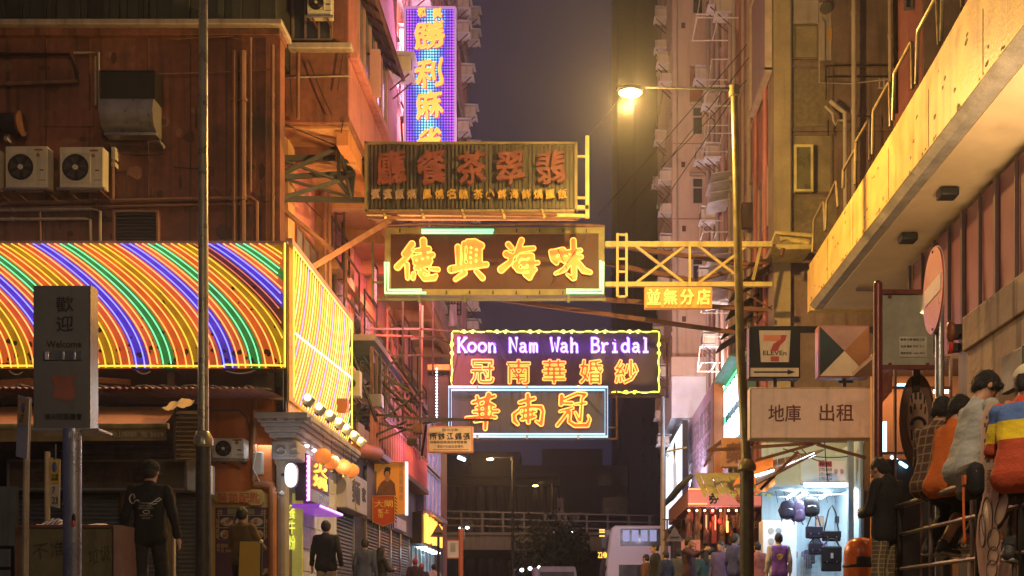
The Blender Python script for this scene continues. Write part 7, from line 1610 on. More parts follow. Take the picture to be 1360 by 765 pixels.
# misc at the end of the street
t = T('grey_bollard', 'plain mauve grey post standing in the middle of the far street', 'bollard', P(711,812,48)); MB().lathe((P(711,0,48).x,48,.0), [(.14,0),(.14,2.0),(.12,2.05),(.0001,2.06)], 14).build('post', mat('mauve_post', (.35,.3,.38), .5), t)
t = T('white_van_roof', 'small van seen from behind, low at the end of the street', 'van', P(740,812,50)); c_ = P(740,0,50).x
MB().ext([(c_-.95,50,.3),(c_+.95,50,.3),(c_+.93,50,1.5),(c_+.8,50,P(0,752,50).z),(c_-.8,50,P(0,752,50).z),(c_-.93,50,1.5)], (0,4.5,0)).build('body', mat('van_grey', (.3,.28,.33), .4), t, bevel=.08)
MB().box(c_-.75, c_+.75, 49.97, 49.995, 1.3, 1.95).build('rear_window', gi, t, smooth=False)
for s in (-1, 1): MB().box(c_+s*.85-.06, c_+s*.85+.06, 49.95, 49.99, 1.0, 1.35).build('tail_light', glow('tail_red', (1,.1,.02), 2.5), t, smooth=False); MB().cyl((c_+s*.8-.1,50.8,.33), (c_+s*.8+.1,50.8,.33), .33, n=14).build('wheel', black, t)
for px, py, lab in ((693,757,'left'),(704,755,'middle'),(716,754,'right')):
    t = T('oncoming_car', f'oncoming car with glaring headlights low in the street, {lab} of three', 'car', P(px,812,56)); c_ = P(px,py,56)
    MB().ext([(c_.x-.8,56.2,.3),(c_.x+.8,56.2,.3),(c_.x+.82,56.2,1.0),(c_.x+.6,56.2,1.5),(c_.x-.6,56.2,1.5),(c_.x-.82,56.2,1.0)], (0,4,0)).build('body', mat('car_dark', (.03,.03,.035), .3), t, bevel=.05); MB().ball(c_, .10, .06, .09).build('headlight', lg, t)
    for s in (-1, 1): MB().cyl((c_.x+s*.7-.1,57,.3), (c_.x+s*.7+.1,57,.3), .3, n=12).build('wheel', black, t)
# triangle signs (backs) and poster post
def tri(px, py, d, w_, lab, m):
    t = T('give_way_sign', lab, 'road sign', P(px,812,d)); s_ = d/F; c_ = P(px,py,d)
    MB().ext([c_+V((0,0,w_*.9*s_)), c_+V((w_*s_,0,-w_*.75*s_)), c_+V((-w_*s_,0,-w_*.75*s_))], (0,.02,0)).build('plate', m, t, smooth=False); MB().tube([P(px,812,d)+V((0,.05,0)), P(px,py-w_*.6,d)+V((0,.05,0))], .04, 8).build('pole', dark, t)
    g = MB().bar(c_+V((-w_*.5*s_,-.02,-w_*.3*s_)), c_+V((w_*.5*s_,-.02,-w_*.3*s_)), .04); g.build('bracket', dark, t)
tri(582, 705, 33, 11, 'triangular road sign seen from behind near the left shops', mat('sign_back_grey', (.14,.11,.12), .5, .3))
tri(896, 710, 30, 12, 'triangular road sign seen from behind in front of the red shop', mat('sign_back_grey', (.14,.11,.12), .5, .3))
d = 31; t = T('poster_post', 'orange edged post with small white poster on the left pavement', 'sign', P(612,812,d))
MB().cyl(P(612,812,d), P(612,702,d), .07, n=10).build('post', mat('post_red', (.45,.12,.07), .5), t); MB().pb(593, 717, 611, 742, d-.05, .08).build('board', mat('board_red_edge', (.4,.12,.08), .5), t, smooth=False); MB().pb(594.5, 718.5, 609, 740.5, d-.06, .008).build('paper', mat('paper_lilac', (.5,.46,.55), .6, 0, .15, 5, 0, emis=.05), t, smooth=False); MB().pb(609, 702, 617, 716, d+.1, .05).build('plate', galv, t, smooth=False)
MB().pb(598, 721, 605, 733, d-.066, .004).build('printed_block', mat('print_grey', (.3,.3,.34), .6), t, smooth=False)
t = T('pink_lamp_post', 'slim pale post rising behind the crowd on the right pavement', 'post', P(880,812,34)); MB().tube([P(881,812,34), P(880,527,34)], [.09,.06], 10).build('post', mat('pale_post', (.5,.42,.45), .4, .2), t); MB().lathe(P(881,765,34), [(.1,0),(.16,.05),(.16,.3),(.1,.36)], 10).build('collar', dark, t)
t = T('tube_bracket', 'bluish strip light under dark eaves beyond the clinic sign', 'lamp', P(615,608,46)); MB().tube([P(608,607,46), P(618,611,46)], .07, 8).build('white_tube', glow('cold_tube', (.7,.9,1), 6), t); MB().bar(P(590,600,46), P(625,606,46), .3, .1).build('eaves', dark, t)
t = T('yellow_bar', 'short yellow horizontal bar left of the lit poster', 'bar', P(895,597,33)); MB().bar(P(885,600,33), P(912,594,33), .05).build('bar', yelst, t)
# ---------------- wear, cables and small fittings ----------------
cb = bpy.data.objects['corner_building']; rr = random.Random(31)
patch = mat('faded_patch', (.27,.13,.09), .85, 0, .3, 3, .3, streak=.4, grime=.5); patch2 = mat('dark_patch', (.09,.04,.03), .85, 0, .3, 3, .3, grime=.5)
for i in range(34):
    px, py = rr.uniform(5, 355), rr.uniform(60, 318); w_, h_ = rr.uniform(5, 30), rr.uniform(5, 26); n_ = rr.randint(7, 12)
    pts = [P(px+w_*.5*math.cos(u)*rr.uniform(.6,1), py+h_*.5*math.sin(u)*rr.uniform(.6,1), 21.996-.0003*i) for u in np.linspace(0, 2*math.pi, n_, endpoint=False)]
    MB().ext(pts, (0,.003,0)).build('plaster_patch', (patch, patch2)[i % 3 > 0], cb, smooth=False)
for i in range(11):
    x0_, y0_ = rr.uniform(20, 350), rr.uniform(55, 250); x1_c, y1_c = x0_+rr.uniform(-60, 60), y0_+rr.uniform(20, 70); xm = min(360, max(5, x1_c))
    cable([P(x0_, y0_, 21.93), P(x0_, (y0_+y1_c)/2, 21.93), P(xm, (y0_+y1_c)/2, 21.93), P(xm, y1_c, 21.93)], .009, black, cb, .03, 'cable', 5)
for px in (60, 118, 196, 252, 300, 352):
    MB().pb(px, 44, px+1.2, 322, 21.975, .03).build('render_joint', patch2, cb, smooth=False)
# neon sign housings: brackets, wires, stains
rsn = bpy.data.objects['rainbow_neon_sign']
for i in range(34):
    px = rr.uniform(5, 376); c_ = P(px, 487-rr.random()*3, 19.93); MB().box(c_.x-.012, c_.x+.012, 19.86, 19.97, c_.z-.03, c_.z+.015).build('tube_clip', black, rsn, smooth=False)
soot = mat('soot_stain', (.03,.02,.012), .8, 0, .3, 6)
for i in range(46):
    px = rr.uniform(5, 372); py = 490-abs(rr.gauss(0, 16))-4; r_ = rr.uniform(1.5, 5)
    MB().ext([P(px+r_*rr.uniform(.5,1.2)*math.cos(u), py+r_*rr.uniform(.5,1.3)*math.sin(u), 19.966-.0002*i) for u in np.linspace(0, 6.28, 8, endpoint=False)], (0,.002,0)).build('soot_patch', soot, rsn, smooth=False)
for i in range(24):
    px = rr.uniform(150, 376); py = rr.uniform(380, 470); r_ = rr.uniform(1, 3.4)
    MB().ext([P(px+r_*rr.uniform(.5,1.2)*math.cos(u), py+r_*rr.uniform(.5,1.3)*math.sin(u), 19.956-.0002*i) for u in np.linspace(0, 6.28, 7, endpoint=False)], (0,.002,0)).build('soot_patch', soot, rsn, smooth=False)
# walkway joints, drips, chips
ww_ = bpy.data.objects['raised_walkway']
for y_ in (24.1, 21.9, 19.4, 17.2, 14.9): MB().box(XW-.004, XW+.0, y_-.012, y_+.012, zl_+.12, 8.15).build('expansion_joint', mat('joint_dark', (.10,.07,.04), .8), ww_, smooth=False)
for i in range(70):
    y_ = rr.uniform(13, 25.8); z_ = rr.choice((zl_+.11+rr.random()*.05, rr.uniform(zl_+.2, 8.2))); r_ = rr.uniform(.012, .05)
    MB().ext([(XW-.001-.00005*i, y_+r_*1.6*rr.uniform(.5,1.1)*math.cos(u), z_+r_*rr.uniform(.5,1.1)*math.sin(u)) for u in np.linspace(0, 6.28, 7, endpoint=False)], (.004,0,0)).build('chip', mat('chip_dark', (.16,.12,.08), .9), ww_, smooth=False)
# more fittings along the left terrace
t = T('shop_sign_frames', 'rusty empty sign frames and conduits fixed along the pink recessed wall at left', 'frame', (XR, 30, 6))
for i in range(26):
    y_ = rr.uniform(25, 44); z_ = rr.uniform(4.6, 9.6); l_ = rr.uniform(.5, 2.0); h_ = rr.uniform(.4, 1.6); x_ = XR+rr.uniform(.12, .9)
    g = MB(); q = [(x_,y_,z_),(x_,y_+l_,z_),(x_,y_+l_,z_+h_),(x_,y_,z_+h_)]
    for a_, b_ in zip(q, q[1:]+q[:1]): g.bar(a_, b_, .045)
    g.build('sign_frame', (rust, dark)[i % 2], t)
    if i % 3 == 0: MB().box(x_-.05, x_-.01, y_+.05, y_+l_-.05, z_+.05, z_+h_-.05).build('panel', (pinkw, gblue, conc)[i//3 % 3], t, smooth=False)
for i in range(14):
    y_ = rr.uniform(25, 45); z_ = rr.uniform(4.5, 10); MB().tube([(XR+.06,y_,z_),(XR+.07,y_+rr.uniform(.6,3),z_+rr.uniform(-.1,.1)),(XR+.07,y_+3,z_-rr.uniform(.3,1.5))], .03, 6).build('conduit', (rust, pipem)[i % 2], t)
gl2 = 'small air conditioners low on the left terrace'
for i, (y_, z_) in enumerate(((27.2,6.3),(31.0,5.9),(33.5,7.4),(36.0,6.1),(39.5,7.6))): window_ac((XR+.1, y_, z_), 1, 'small air conditioner on the recessed pink wall, %s' % ('nearest','second nearest','middle one','second farthest','farthest')[i], gl2, .9)
# hanging goods in the corner shop and stall, lit shop windows
cs = bpy.data.objects['corner_shop']
for i in range(26):
    px = rr.uniform(912, 1006); py = rr.uniform(676, 712); MB().ball(P(px, py, dS+.55), rr.uniform(.03,.09), .05, rr.uniform(.06,.2), 7, 5).build('hanging_goods', mat('goods_%d' % (i % 3), (.3,.1,.05), .5), cs)
for i in range(9): MB().ball(P(915+i*10.5, 678, dS+.4), .035, nu=7, nv=5).build('bulb', glow('shop_bulb', (1,.62,.3), 5), cs)
bs_ = bpy.data.objects['bag_stall']
for i in range(16):
    px = rr.uniform(1026, 1122); py = rr.uniform(666, 750); w_ = rr.uniform(5, 11); MB().pb(px, py, px+w_, py+w_*rr.uniform(.8,1.5), dK+1.3+.01*i, .15).build('bag_on_shelf', (bagk, bagb, bagv, mat('bag_tan', (.3,.2,.12), .6))[i % 4], bs_, bevel=.02)
for i in range(8): cable([P(1030+i*11, 652, dK-.1), P(1033+i*11, 668, dK-.1)], .008, black, bs_, 0, 'hook', 2)
for a_, b_ in (((1060,590),(1095,612)),((1095,585),(1100,640)),((1040,596),(1140,604))): cable([P(*a_, dK-.8), P(*b_, dK-.6)], .012, black, bs_, .12, 'loose_wire', 8)

# tube leads, drip stains and loose wires on the hanging signs
def fit(signname, px0, px1, py0, py1, d, n_, seed):
    par_ = [o for o in bpy.data.objects if o.name == signname][0]; r_ = random.Random(seed)
    for i in range(n_):
        px, py = r_.uniform(px0, px1), r_.uniform(py0, py1); l_ = r_.uniform(3, 9)
        MB().bar(P(px, py, d), P(px+r_.uniform(-1.5,1.5), py+l_, d), .012, .006).build('tube_lead', black, par_)
    for i in range(3):
        a_ = r_.uniform(px0, px1); cable([P(a_, py0, d-.05), P(a_+r_.uniform(-50,50), py1, d-.05)], .008, black, par_, .04, 'loose_wire', 6)
hs = [o.name for o in bpy.data.objects if o.name.startswith('hanging_neon_sign')][0]
fit(hs, 525, 790, 312, 380, 27.93, 22, 1); fit('bridal_neon_sign', 604, 870, 444, 516, 33.95, 24, 2); fit('cyan_bordered_sign', 604, 800, 520, 570, 31.45, 16, 3)
stn = mat('rust_drip', (.10,.045,.02), .8, 0, .3, 5)
for (par_, x0_, x1_c, y_, d_) in ((hs, 520, 795, 311, 27.975), ('bridal_neon_sign', 602, 872, 438, 33.995), ('cyan_bordered_sign', 600, 804, 520, 31.495)):
    r_ = random.Random(int(x0_))
    for i in range(14):
        px = r_.uniform(x0_, x1_c); l_ = r_.uniform(5, 22); w_ = r_.uniform(.5, 1.6)
        MB().ext([P(px-w_, y_, d_-.0002*i), P(px+w_, y_, d_-.0002*i), P(px+w_*.4, y_+l_, d_-.0002*i), P(px-w_*.3, y_+l_*.9, d_-.0002*i)], (0,.001,0)).build('rust_drip', stn, bpy.data.objects[par_], smooth=False)
# drain pipe, cables and a vent on the overhanging front
ot = bpy.data.objects['overhanging_tenement']
MB().tube([P(396,70,23.8), P(396,158,23.8)], .04, 8).build('pipe', pipem, ot); MB().tube([P(379,103,23.9), P(462,101,23.9), P(466,101,23.9)], .018, 6).build('conduit', pipew, ot)
for q in (((384,75),(388,150)),((455,72),(448,120)),((410,80),(440,152))): cable([P(*q[0],23.93), P(*q[1],23.93)], .01, black, ot, .03, 'cable', 5)
# uneven lit windows and balconies on the tower and terrace
bt = bpy.data.objects['beige_tower']
for i, (px, py) in enumerate(((905,30),(905,215),(906,300),(906,420),(938,60),(938,215),(939,330))): MB().pb(px, py, px+5, py+7, dT-.03, .03).build('vent', mat('vent_dark', (.10,.06,.05), .7), bt, smooth=False)
for y_ in (190, 290, 400): MB().pb(894, y_, 946, y_+1.2, dT-.012, .012).build('floor_joint', mat('joint_beige', (.30,.20,.15), .8), bt, smooth=False)
for px in (899, 944): MB().cyl(P(px, 480, dT-.06), P(px, -120, dT-.06), .04, n=8).build('drain_pipe', pipew, bt)
# ---------------- people ----------------
def surface_nets(G, org, h):
    ins = G < 0; nx, ny, nz = G.shape
    c = [ins[i:nx-1+i, j:ny-1+j, k:nz-1+k] for i in (0,1) for j in (0,1) for k in (0,1)]
    s = sum(x.astype(np.int8) for x in c); act = (s > 0) & (s < 8); I = np.argwhere(act)
    if not len(I): return np.zeros((0,3)), []
    idx = -np.ones(act.shape, int); idx[tuple(I.T)] = np.arange(len(I))
    P_ = np.zeros((len(I), 3)); cnt = np.zeros(len(I))
    off = [(i,j,k) for i in (0,1) for j in (0,1) for k in (0,1)]
    val = {o: G[I[:,0]+o[0], I[:,1]+o[1], I[:,2]+o[2]] for o in off}
    for o in off:
        for a in range(3):
            if o[a]: continue
            q = list(o); q[a] = 1; q = tuple(q); va, vb = val[o], val[q]; m_ = (va < 0) != (vb < 0)
            t = np.where(m_, va/(va-vb+1e-12), 0); pt = np.array(o, float)[None].repeat(len(I), 0); pt[:, a] += t
            P_[m_] += pt[m_]; cnt[m_] += 1
    V_ = org+(I+P_/np.maximum(cnt, 1)[:, None])*h; F_ = []
    for a in range(3):
        sl0 = [slice(1, -1)]*3; sl1 = [slice(1, -1)]*3; sl0[a] = slice(0, -1); sl1[a] = slice(1, None)
        A_, B_ = ins[tuple(sl0)], ins[tuple(sl1)]; E = np.argwhere(A_ != B_)
        if not len(E): continue
        flip = A_[tuple(E.T)]; E = E+np.array([0 if q == a else 1 for q in range(3)]); b, c_ = (a+1) % 3, (a+2) % 3
        def g(db, dc): e_ = E.copy(); e_[:, b] -= db; e_[:, c_] -= dc; return idx[tuple(e_.T)]
        Q = np.stack([g(1,1), g(0,1), g(0,0), g(1,0)], 1); Q[~flip] = Q[~flip][:, ::-1]; F_.append(Q[(Q >= 0).all(1)])
    return V_, np.vstack(F_)
def sdf(prims, h, wr=0, seed=0):
    pts = []; 
    for p in prims:
        if p[0] == 'c': pts += [np.array(p[1])-max(p[3],p[4]), np.array(p[1])+max(p[3],p[4]), np.array(p[2])-max(p[3],p[4]), np.array(p[2])+max(p[3],p[4])]
        elif p[0] == 'e': pts += [np.array(p[1])-max(p[3]), np.array(p[1])+max(p[3])]
    lo, hi = np.min(pts, 0)-3*h, np.max(pts, 0)+3*h; n = np.ceil((hi-lo)/h).astype(int)+1; G = np.full(n, .2)
    for p in prims:
        if p[0] == 'c': c0 = np.minimum(p[1], p[2])-max(p[3],p[4]); c1 = np.maximum(p[1], p[2])+max(p[3],p[4])
        else: c0 = np.array(p[1])-max(p[3]); c1 = np.array(p[1])+max(p[3])
        k = p[5] if p[0] == 'c' else p[4]; mg = abs(k)*1.5+3*h
        i0 = np.maximum(0, np.floor((c0-mg-lo)/h).astype(int)); i1 = np.minimum(n, np.ceil((c1+mg-lo)/h).astype(int)+1)
        ax = [lo[q]+np.arange(i0[q], i1[q])*h for q in range(3)]; X, Y, Z = np.meshgrid(*ax, indexing='ij')
        if p[0] == 'c':
            a, b = np.array(p[1], float), np.array(p[2], float); d = b-a; L2 = d@d+1e-12
            t = ((X-a[0])*d[0]+(Y-a[1])*d[1]+(Z-a[2])*d[2])/L2; tc_ = np.clip(t, 0, 1)
            D = np.sqrt((X-a[0]-tc_*d[0])**2+(Y-a[1]-tc_*d[1])**2+(Z-a[2]-tc_*d[2])**2)-(p[3]+(p[4]-p[3])*tc_)
            if len(p) > 6 and p[6]: D = np.maximum(D, (t-1)*math.sqrt(L2))
        else:
            M = np.array(p[2]); q = [(X-p[1][0])*M[i][0]+(Y-p[1][1])*M[i][1]+(Z-p[1][2])*M[i][2] for i in range(3)]; r = p[3]
            k0 = np.sqrt(sum((q[i]/r[i])**2 for i in range(3)))+1e-9; k1 = np.sqrt(sum((q[i]/r[i]**2)**2 for i in range(3)))+1e-9; D = k0*(k0-1)/k1
        sl = tuple(slice(i0[q], i1[q]) for q in range(3)); S_ = G[sl]
        if k < 0: G[sl] = np.maximum(S_, -D)
        elif k == 0: G[sl] = np.minimum(S_, D)
        else: hh = np.clip(.5+.5*(S_-D)/k, 0, 1); G[sl] = S_*(1-hh)+D*hh-k*hh*(1-hh)
    if wr:
        r_ = np.random.default_rng(seed); ax = [lo[q]+np.arange(n[q])*h for q in range(3)]; X, Y, Z = np.meshgrid(*ax, indexing='ij')
        W = 0
        for i in range(5):
            d = r_.normal(size=3); d /= np.linalg.norm(d); f = r_.uniform(22, 60); q = (X*d[0]+Y*d[1]+Z*d[2]); d2_ = r_.normal(size=3)*6
            W = W+np.sin(q*f+2*np.sin(X*d2_[0]+Y*d2_[1]+Z*d2_[2])+r_.uniform(0, 6))**3
        G = G+wr*W
    return surface_nets(G, lo, h)
I3 = np.eye(3)
def frame(f, u):
    f = np.array(f, float); f /= np.linalg.norm(f); u = np.array(u, float); u = u-f*(u@f); u /= np.linalg.norm(u); return np.array([np.cross(f, u), f, u])  # rows: right, fwd, up
def obj_np(name, Vv, Ff, m, parent):
    me = bpy.data.meshes.new(name); me.from_pydata(Vv.tolist(), [], Ff.tolist() if len(Ff) else [])
    me.materials.append(m); me.shade_smooth(); return link(name, me, parent)
def mcol(n_, c, r=.85, var=.2, **k): return mat(n_, c, r, 0, var, 6, .3, **k)
skinm = mat('skin', (.45,.24,.15), .5, 0, .08, 5, .05); hairm = mat('black_hair', (.012,.010,.010), .5, 0, .3, 30, .5)
BASE = dict(pelvis=(0,0,.95), waist=(0,.01,1.10), chest=(0,.0,1.30), neck=(0,-.02,1.47), head=(0,.01,1.615), shL=(-.18,-.01,1.42), shR=(.18,-.01,1.42),
            elL=(-.235,-.04,1.15), elR=(.235,-.04,1.15), wrL=(-.255,.03,.91), wrR=(.255,.03,.91), haL=(-.255,.05,.82), haR=(.255,.05,.82),
            hiL=(-.09,0,.90), hiR=(.09,0,.90), knL=(-.10,.03,.50), knR=(.10,.03,.50), anL=(-.105,-.02,.09), anR=(.105,-.02,.09), toL=(-.12,.14,.03), toR=(.12,.14,.03), face=(0,1,-.05), up=(0,-.02,1))
def person(label, loc, rz, J=None, top=None, bottom=None, hair='short', h=.018, w=1.0, cap=None, group=None, topc=None, wr=.0020, sl='long', leg='long', hairm_=None, shoe=None, skin=None, hood=False, sc_=1.0, dz=0, girth=1.0, hand=None):
    j = dict(BASE); j.update(J or {}); j = {k: np.array(v, float) for k, v in j.items()}
    t = T('person', label, 'person', loc, group); t.rotation_euler.z = rz; t.scale = (sc_,)*3; ORG[t] = V((0,0,0)); t['pose'] = 1; del t['pose']
    sk = skin or skinm; lat = j['shR']-j['shL']; lat /= np.linalg.norm(lat); hl = j['hiR']-j['hiL']; hl /= np.linalg.norm(hl)
    Fm = frame(j['face'], j['up']); hd = j['head']; hp = lambda r, f, u: hd+Fm[0]*r+Fm[1]*f+Fm[2]*u
    P_ = []; infl = 0.0
    def torso(e, top_only=False):
        L = []; st = [(j['pelvis'], hl, .078, .088), (j['waist'], (hl+lat)/2, .062, .084), (j['chest'], lat, .078, .092), (j['chest']*.35+j['neck']*.65, lat, .098, .062)]
        for i in range(3):
            for u in np.linspace(0, 1, 4)[: (4 if i == 2 else 3)]:
                c = st[i][0]*(1-u)+st[i+1][0]*u; l_ = st[i][1]*(1-u)+st[i+1][1]*u; wd = (st[i][2]*(1-u)+st[i+1][2]*u)*w*girth; r = (st[i][3]*(1-u)+st[i+1][3]*u)*girth+e
                L.append(('c', c-l_*wd, c+l_*wd, r, r, .035))
        return L
    P_ += torso(-.012); P_.append(('c', j['neck']-(hd-j['neck'])*.25, hd-(hd-j['neck'])*.25, .058, .052, .03))
    head = [('e', hp(0,-.008,.025), Fm, (.073,.092,.088), .02), ('e', hp(0,.022,-.03), Fm, (.056,.068,.082), .03), ('c', hp(0,.075,-.082), hp(0,.06,-.078), .026, .026, .03),
            ('c', hp(0,.092,.012), hp(0,.112,-.022), .008, .013, .012), ('c', hp(-.024,.088,-.058), hp(.024,.088,-.058), .008, .008, .01), ('c', hp(-.03,.085,.028), hp(.03,.085,.028), .010, .010, .012),
            ('e', hp(-.032,.098,.006), Fm, (.014,.012,.010), -.001), ('e', hp(.032,.098,.006), Fm, (.014,.012,.010), -.001),
            ('e', hp(-.077,-.002,-.005), Fm, (.011,.022,.032), .006), ('e', hp(.077,-.002,-.005), Fm, (.011,.022,.032), .006)]
    P_ += head
    for S, sg in (('L',-1), ('R',1)):
        sh, el, wr_, ha = j['sh'+S], j['el'+S], j['wr'+S], j['ha'+S]
        P_.append(('c', sh, el, .046, .038, .03)); P_.append(('c', el, wr_, .040, .026, .02))
        d = ha-wr_; L = np.linalg.norm(d); d /= L; ref = lat*sg; th = np.cross(d, np.array([0,1,0.]) if abs(d[1]) < .8 else np.array([0,0,1.])); 
        fw = np.cross(ref, d); fw = fw/np.linalg.norm(fw); sd = np.cross(d, fw)
        P_.append(('e', wr_+d*.045, np.array([fw, sd, d]), (.038,.016,.048), .015))
        for q in range(4):
            b = wr_+d*.085+fw*(-.028+q*.0185); ln = (.055,.068,.072,.060)[q]*(1 if h < .012 else .9); cur = sd*(-.012*sg)
            k1 = b+d*ln*.5+cur*.5; k2 = k1+d*ln*.4+cur*1.6
            P_.append(('c', b-d*.02, k1, .0085 if h < .012 else .011, .008 if h < .012 else .01, .006)); P_.append(('c', k1, k2, .008 if h < .012 else .01, .0065 if h < .012 else .009, .004))
        tb = wr_+d*.03+fw*.03; P_.append(('c', tb, tb+d*.035+fw*.03, .012, .010, .01)); P_.append(('c', tb+d*.035+fw*.03, tb+d*.062+fw*.034, .010, .008, .004))
        P_.append(('c', j['hi'+S], j['kn'+S], .080*girth, .052, .04)); P_.append(('c', j['kn'+S], j['kn'+S]*.55+j['an'+S]*.45, .052, .052, .03)); P_.append(('c', j['kn'+S]*.6+j['an'+S]*.4, j['an'+S], .050, .036, .03))
        P_.append(('c', j['an'+S]-[0,0,.03], j['to'+S], .034, .024, .02))
    Vv, Ff = sdf(P_, h); body = obj_np('body', Vv, Ff, sk, t)
    if h < .012:
        for s in (-1, 1): MB().ball(hp(.031*s,.088,.006), .011, nu=10, nv=8).build('eye', mat('eye_white', (.5,.48,.45), .2), body); MB().ball(hp(.031*s,.0955,.006), .0055, nu=8, nv=6).build('iris', black, body)
        MB().tube([hp(-.02,.099,-.058), hp(0,.101,-.057), hp(.02,.099,-.058)], [.002,.0045,.002], 6).build('lips', mat('lips', (.36,.13,.10), .5), body)
        for s in (-1, 1): MB().tube([hp(.015*s,.098,.030), hp(.032*s,.096,.035), hp(.047*s,.085,.030)], [.003,.004,.002], 5).build('eyebrow', hairm, body)
    # top
    e = .010; TP = torso(e); hem = j['pelvis']-(j['waist']-j['pelvis'])*(.35 if j['knL'][1] < .3 else .12)
    TP.append(('c', hem-hl*.082*w, hem+hl*.082*w, .095*girth+e, .095*girth+e, .03))
    TP.append(('c', j['neck']-(hd-j['neck'])*.3, j['neck']+(hd-j['neck'])*.22, .075, .062, .03, True))
    for S in 'LR':
        sh, el, wr_ = j['sh'+S], j['el'+S], j['wr'+S]
        if sl == 'long': TP.append(('c', sh, el, .062, .052, .010)); TP.append(('c', el, wr_+(wr_-el)*.02, .052, .040, .010, True))
        else: TP.append(('c', sh, sh+(el-sh)*.72, .068, .070, .03, True))
    if hood: TP += [('e', j['neck']+np.array(Fm[1])*-.075+[0,0,-.03], frame(Fm[1], (0,0,1)), (.10,.045,.085), .03), ('c', j['neck']+lat*-.07+Fm[1]*.03, j['neck']+lat*.07+Fm[1]*.03, .04, .04, .03)]
    Vv, Ff = sdf(TP, h, wr, len(label)); tp = obj_np('top', Vv, Ff, top, t)
    # bottom
    BP = []
    for i, u in enumerate((0, .5, 1)):
        c = j['pelvis']*(1-u*.6)+j['waist']*u*.6; BP.append(('c', c-hl*.075*w, c+hl*.075*w, (.092-.008*u)*girth, (.092-.008*u)*girth, .03))
    for S in 'LR':
        a_, k_, n_ = j['hi'+S], j['kn'+S], j['an'+S]; BP.append(('c', a_, k_, .090*girth, .068, .035))
        if leg == 'long': BP.append(('c', k_, n_+(k_-n_)*.02, .070, .056, .03, True))
        else: BP.append(('c', k_-(k_-a_)*.05, k_+(n_-k_)*.32, .078, .082, .03, True))
    Vv, Ff = sdf(BP, h, wr, len(label)+3); obj_np('trousers' if leg == 'long' else 'shorts', Vv, Ff, bottom, t)
    # shoes
    for S in 'LR':
        a_, o_ = j['an'+S], j['to'+S]; f = o_-a_; f[2] *= .4; f /= np.linalg.norm(f); u_ = np.array([0,0,1.]) if 'ang' not in j else j['ang']
        hl_ = a_-f*.02; ve, fe = sdf([('c', hl_+[0,0,-.035], o_+f*.02, .045, .040, .03), ('c', a_+[0,0,.01], a_-[0,0,.02], .046, .05, .02)], min(h, .014)); so = obj_np('shoe', ve, fe, shoe or mcol('dark_shoe', (.03,.028,.028), .6), t)
        g = MB(); a2, o2 = V(hl_)-V((0,0,.068)), V(o_+f*.05)-V((0,0,.026)); g.bar(a2-V(f)*.03, o2, .085, .022).build('sole', mcol('shoe_sole', (.4,.38,.34), .6), so, bevel=.008)
    # hair
    HP = [('e', hp(0,-.014,.034), Fm, (.083,.100,.093), .01), ('e', hp(0,-.045,-.01), Fm, (.074,.066,.080), .02), ('e', hp(0,.062,-.055), Fm, (.085,.062,.088), -.01), ('e', hp(-.085,.012,-.035), Fm, (.03,.03,.04), -.01), ('e', hp(.085,.012,-.035), Fm, (.03,.03,.04), -.01)]
    if hair == 'fringe': HP = HP[:2]+[('c', hp(-.045,.078,.06), hp(.045,.078,.06), .026, .026, .02), ('c', hp(-.07,.02,.03), hp(-.07,.02,.0), .025, .02, .015), ('c', hp(.07,.02,.03), hp(.07,.02,.0), .025, .02, .015)]+[('e', hp(0,.078,-.062), Fm, (.075,.062,.085), -.01)]
    if hair == 'long': HP = HP[:2]+[('c', hp(0,-.06,.0), hp(0,-.085,-.26), .085, .06, .03), ('c', hp(-.07,-.01,.02), hp(-.075,-.02,-.2), .035, .03, .02), ('c', hp(.07,-.01,.02), hp(.075,-.02,-.2), .035, .03, .02), ('e', hp(0,.075,-.05), Fm, (.062,.062,.09), -.01)]
    Vv, Ff = sdf(HP, min(h, .009), (.0042 if hair != 'long' else .003) if not cap else 0, 4); ho = obj_np('hair', Vv, Ff, hairm_ or hairm, t)
    if h < .012 and len(Vv):
        rs_ = random.Random(len(label)); g = MB(); c_h = V(hp(0,-.01,.02)); vsl = ho.data.vertices; dn = -V(Fm[2])
        for _ in range(900 if not cap else 200):
            v = vsl[rs_.randrange(len(vsl))]; nn_ = v.normal; p0 = v.co-nn_*.004; dr = (nn_*.55+dn*.6+V((rs_.uniform(-.5,.5), rs_.uniform(-.5,.5), rs_.uniform(-.5,.5)))).normalized(); ln_ = rs_.uniform(.014, .032); sd_ = dr.orthogonal().normalized()*.0022
            g.add([p0-sd_, p0+sd_, p0+dr*ln_*.6+sd_*.7+dn*.002, p0+dr*ln_+dn*.006], [(0,1,2,3)])
        so_ = g.build('hair_strands', hairm_ or hairm, ho, smooth=False, fix=False); so_['kind'] = 'stuff'
    if cap:
        Cp = [('e', hp(0,-.005,.045), Fm, (.096,.114,.094), .01), ('e', hp(0,0,-.075), Fm, (.2,.2,.075), -.01)]; ve, fe = sdf(Cp, min(h, .012), .0015, 9); co_ = obj_np('cap', ve, fe, cap, t)
        ve, fe = sdf([('e', hp(0,.115,.012), Fm, (.072,.065,.010), .01)], min(h, .008)); obj_np('cap_peak', ve, fe, cap, co_)
    return t, tp, j, hp
def decal(tp, pts2, fs, cx_, cz, sx, sz, m, name, side=-1, off=.004):
    me = tp.data; bv = BVHTree.FromPolygons([v.co for v in me.vertices], [tuple(p.vertices) for p in me.polygons]); vs = []
    for x, z in pts2:
        o_ = V((cx_+x*sx, side*1.0, cz+z*sz)); r_ = bv.ray_cast(o_, V((0,-side,0))); y = r_[0].y if r_[0] else side*.13; vs.append((o_.x, y+side*off, o_.z))
    g = MB().add(vs, fs); return g.build(name, m, tp, smooth=False, fix=False)
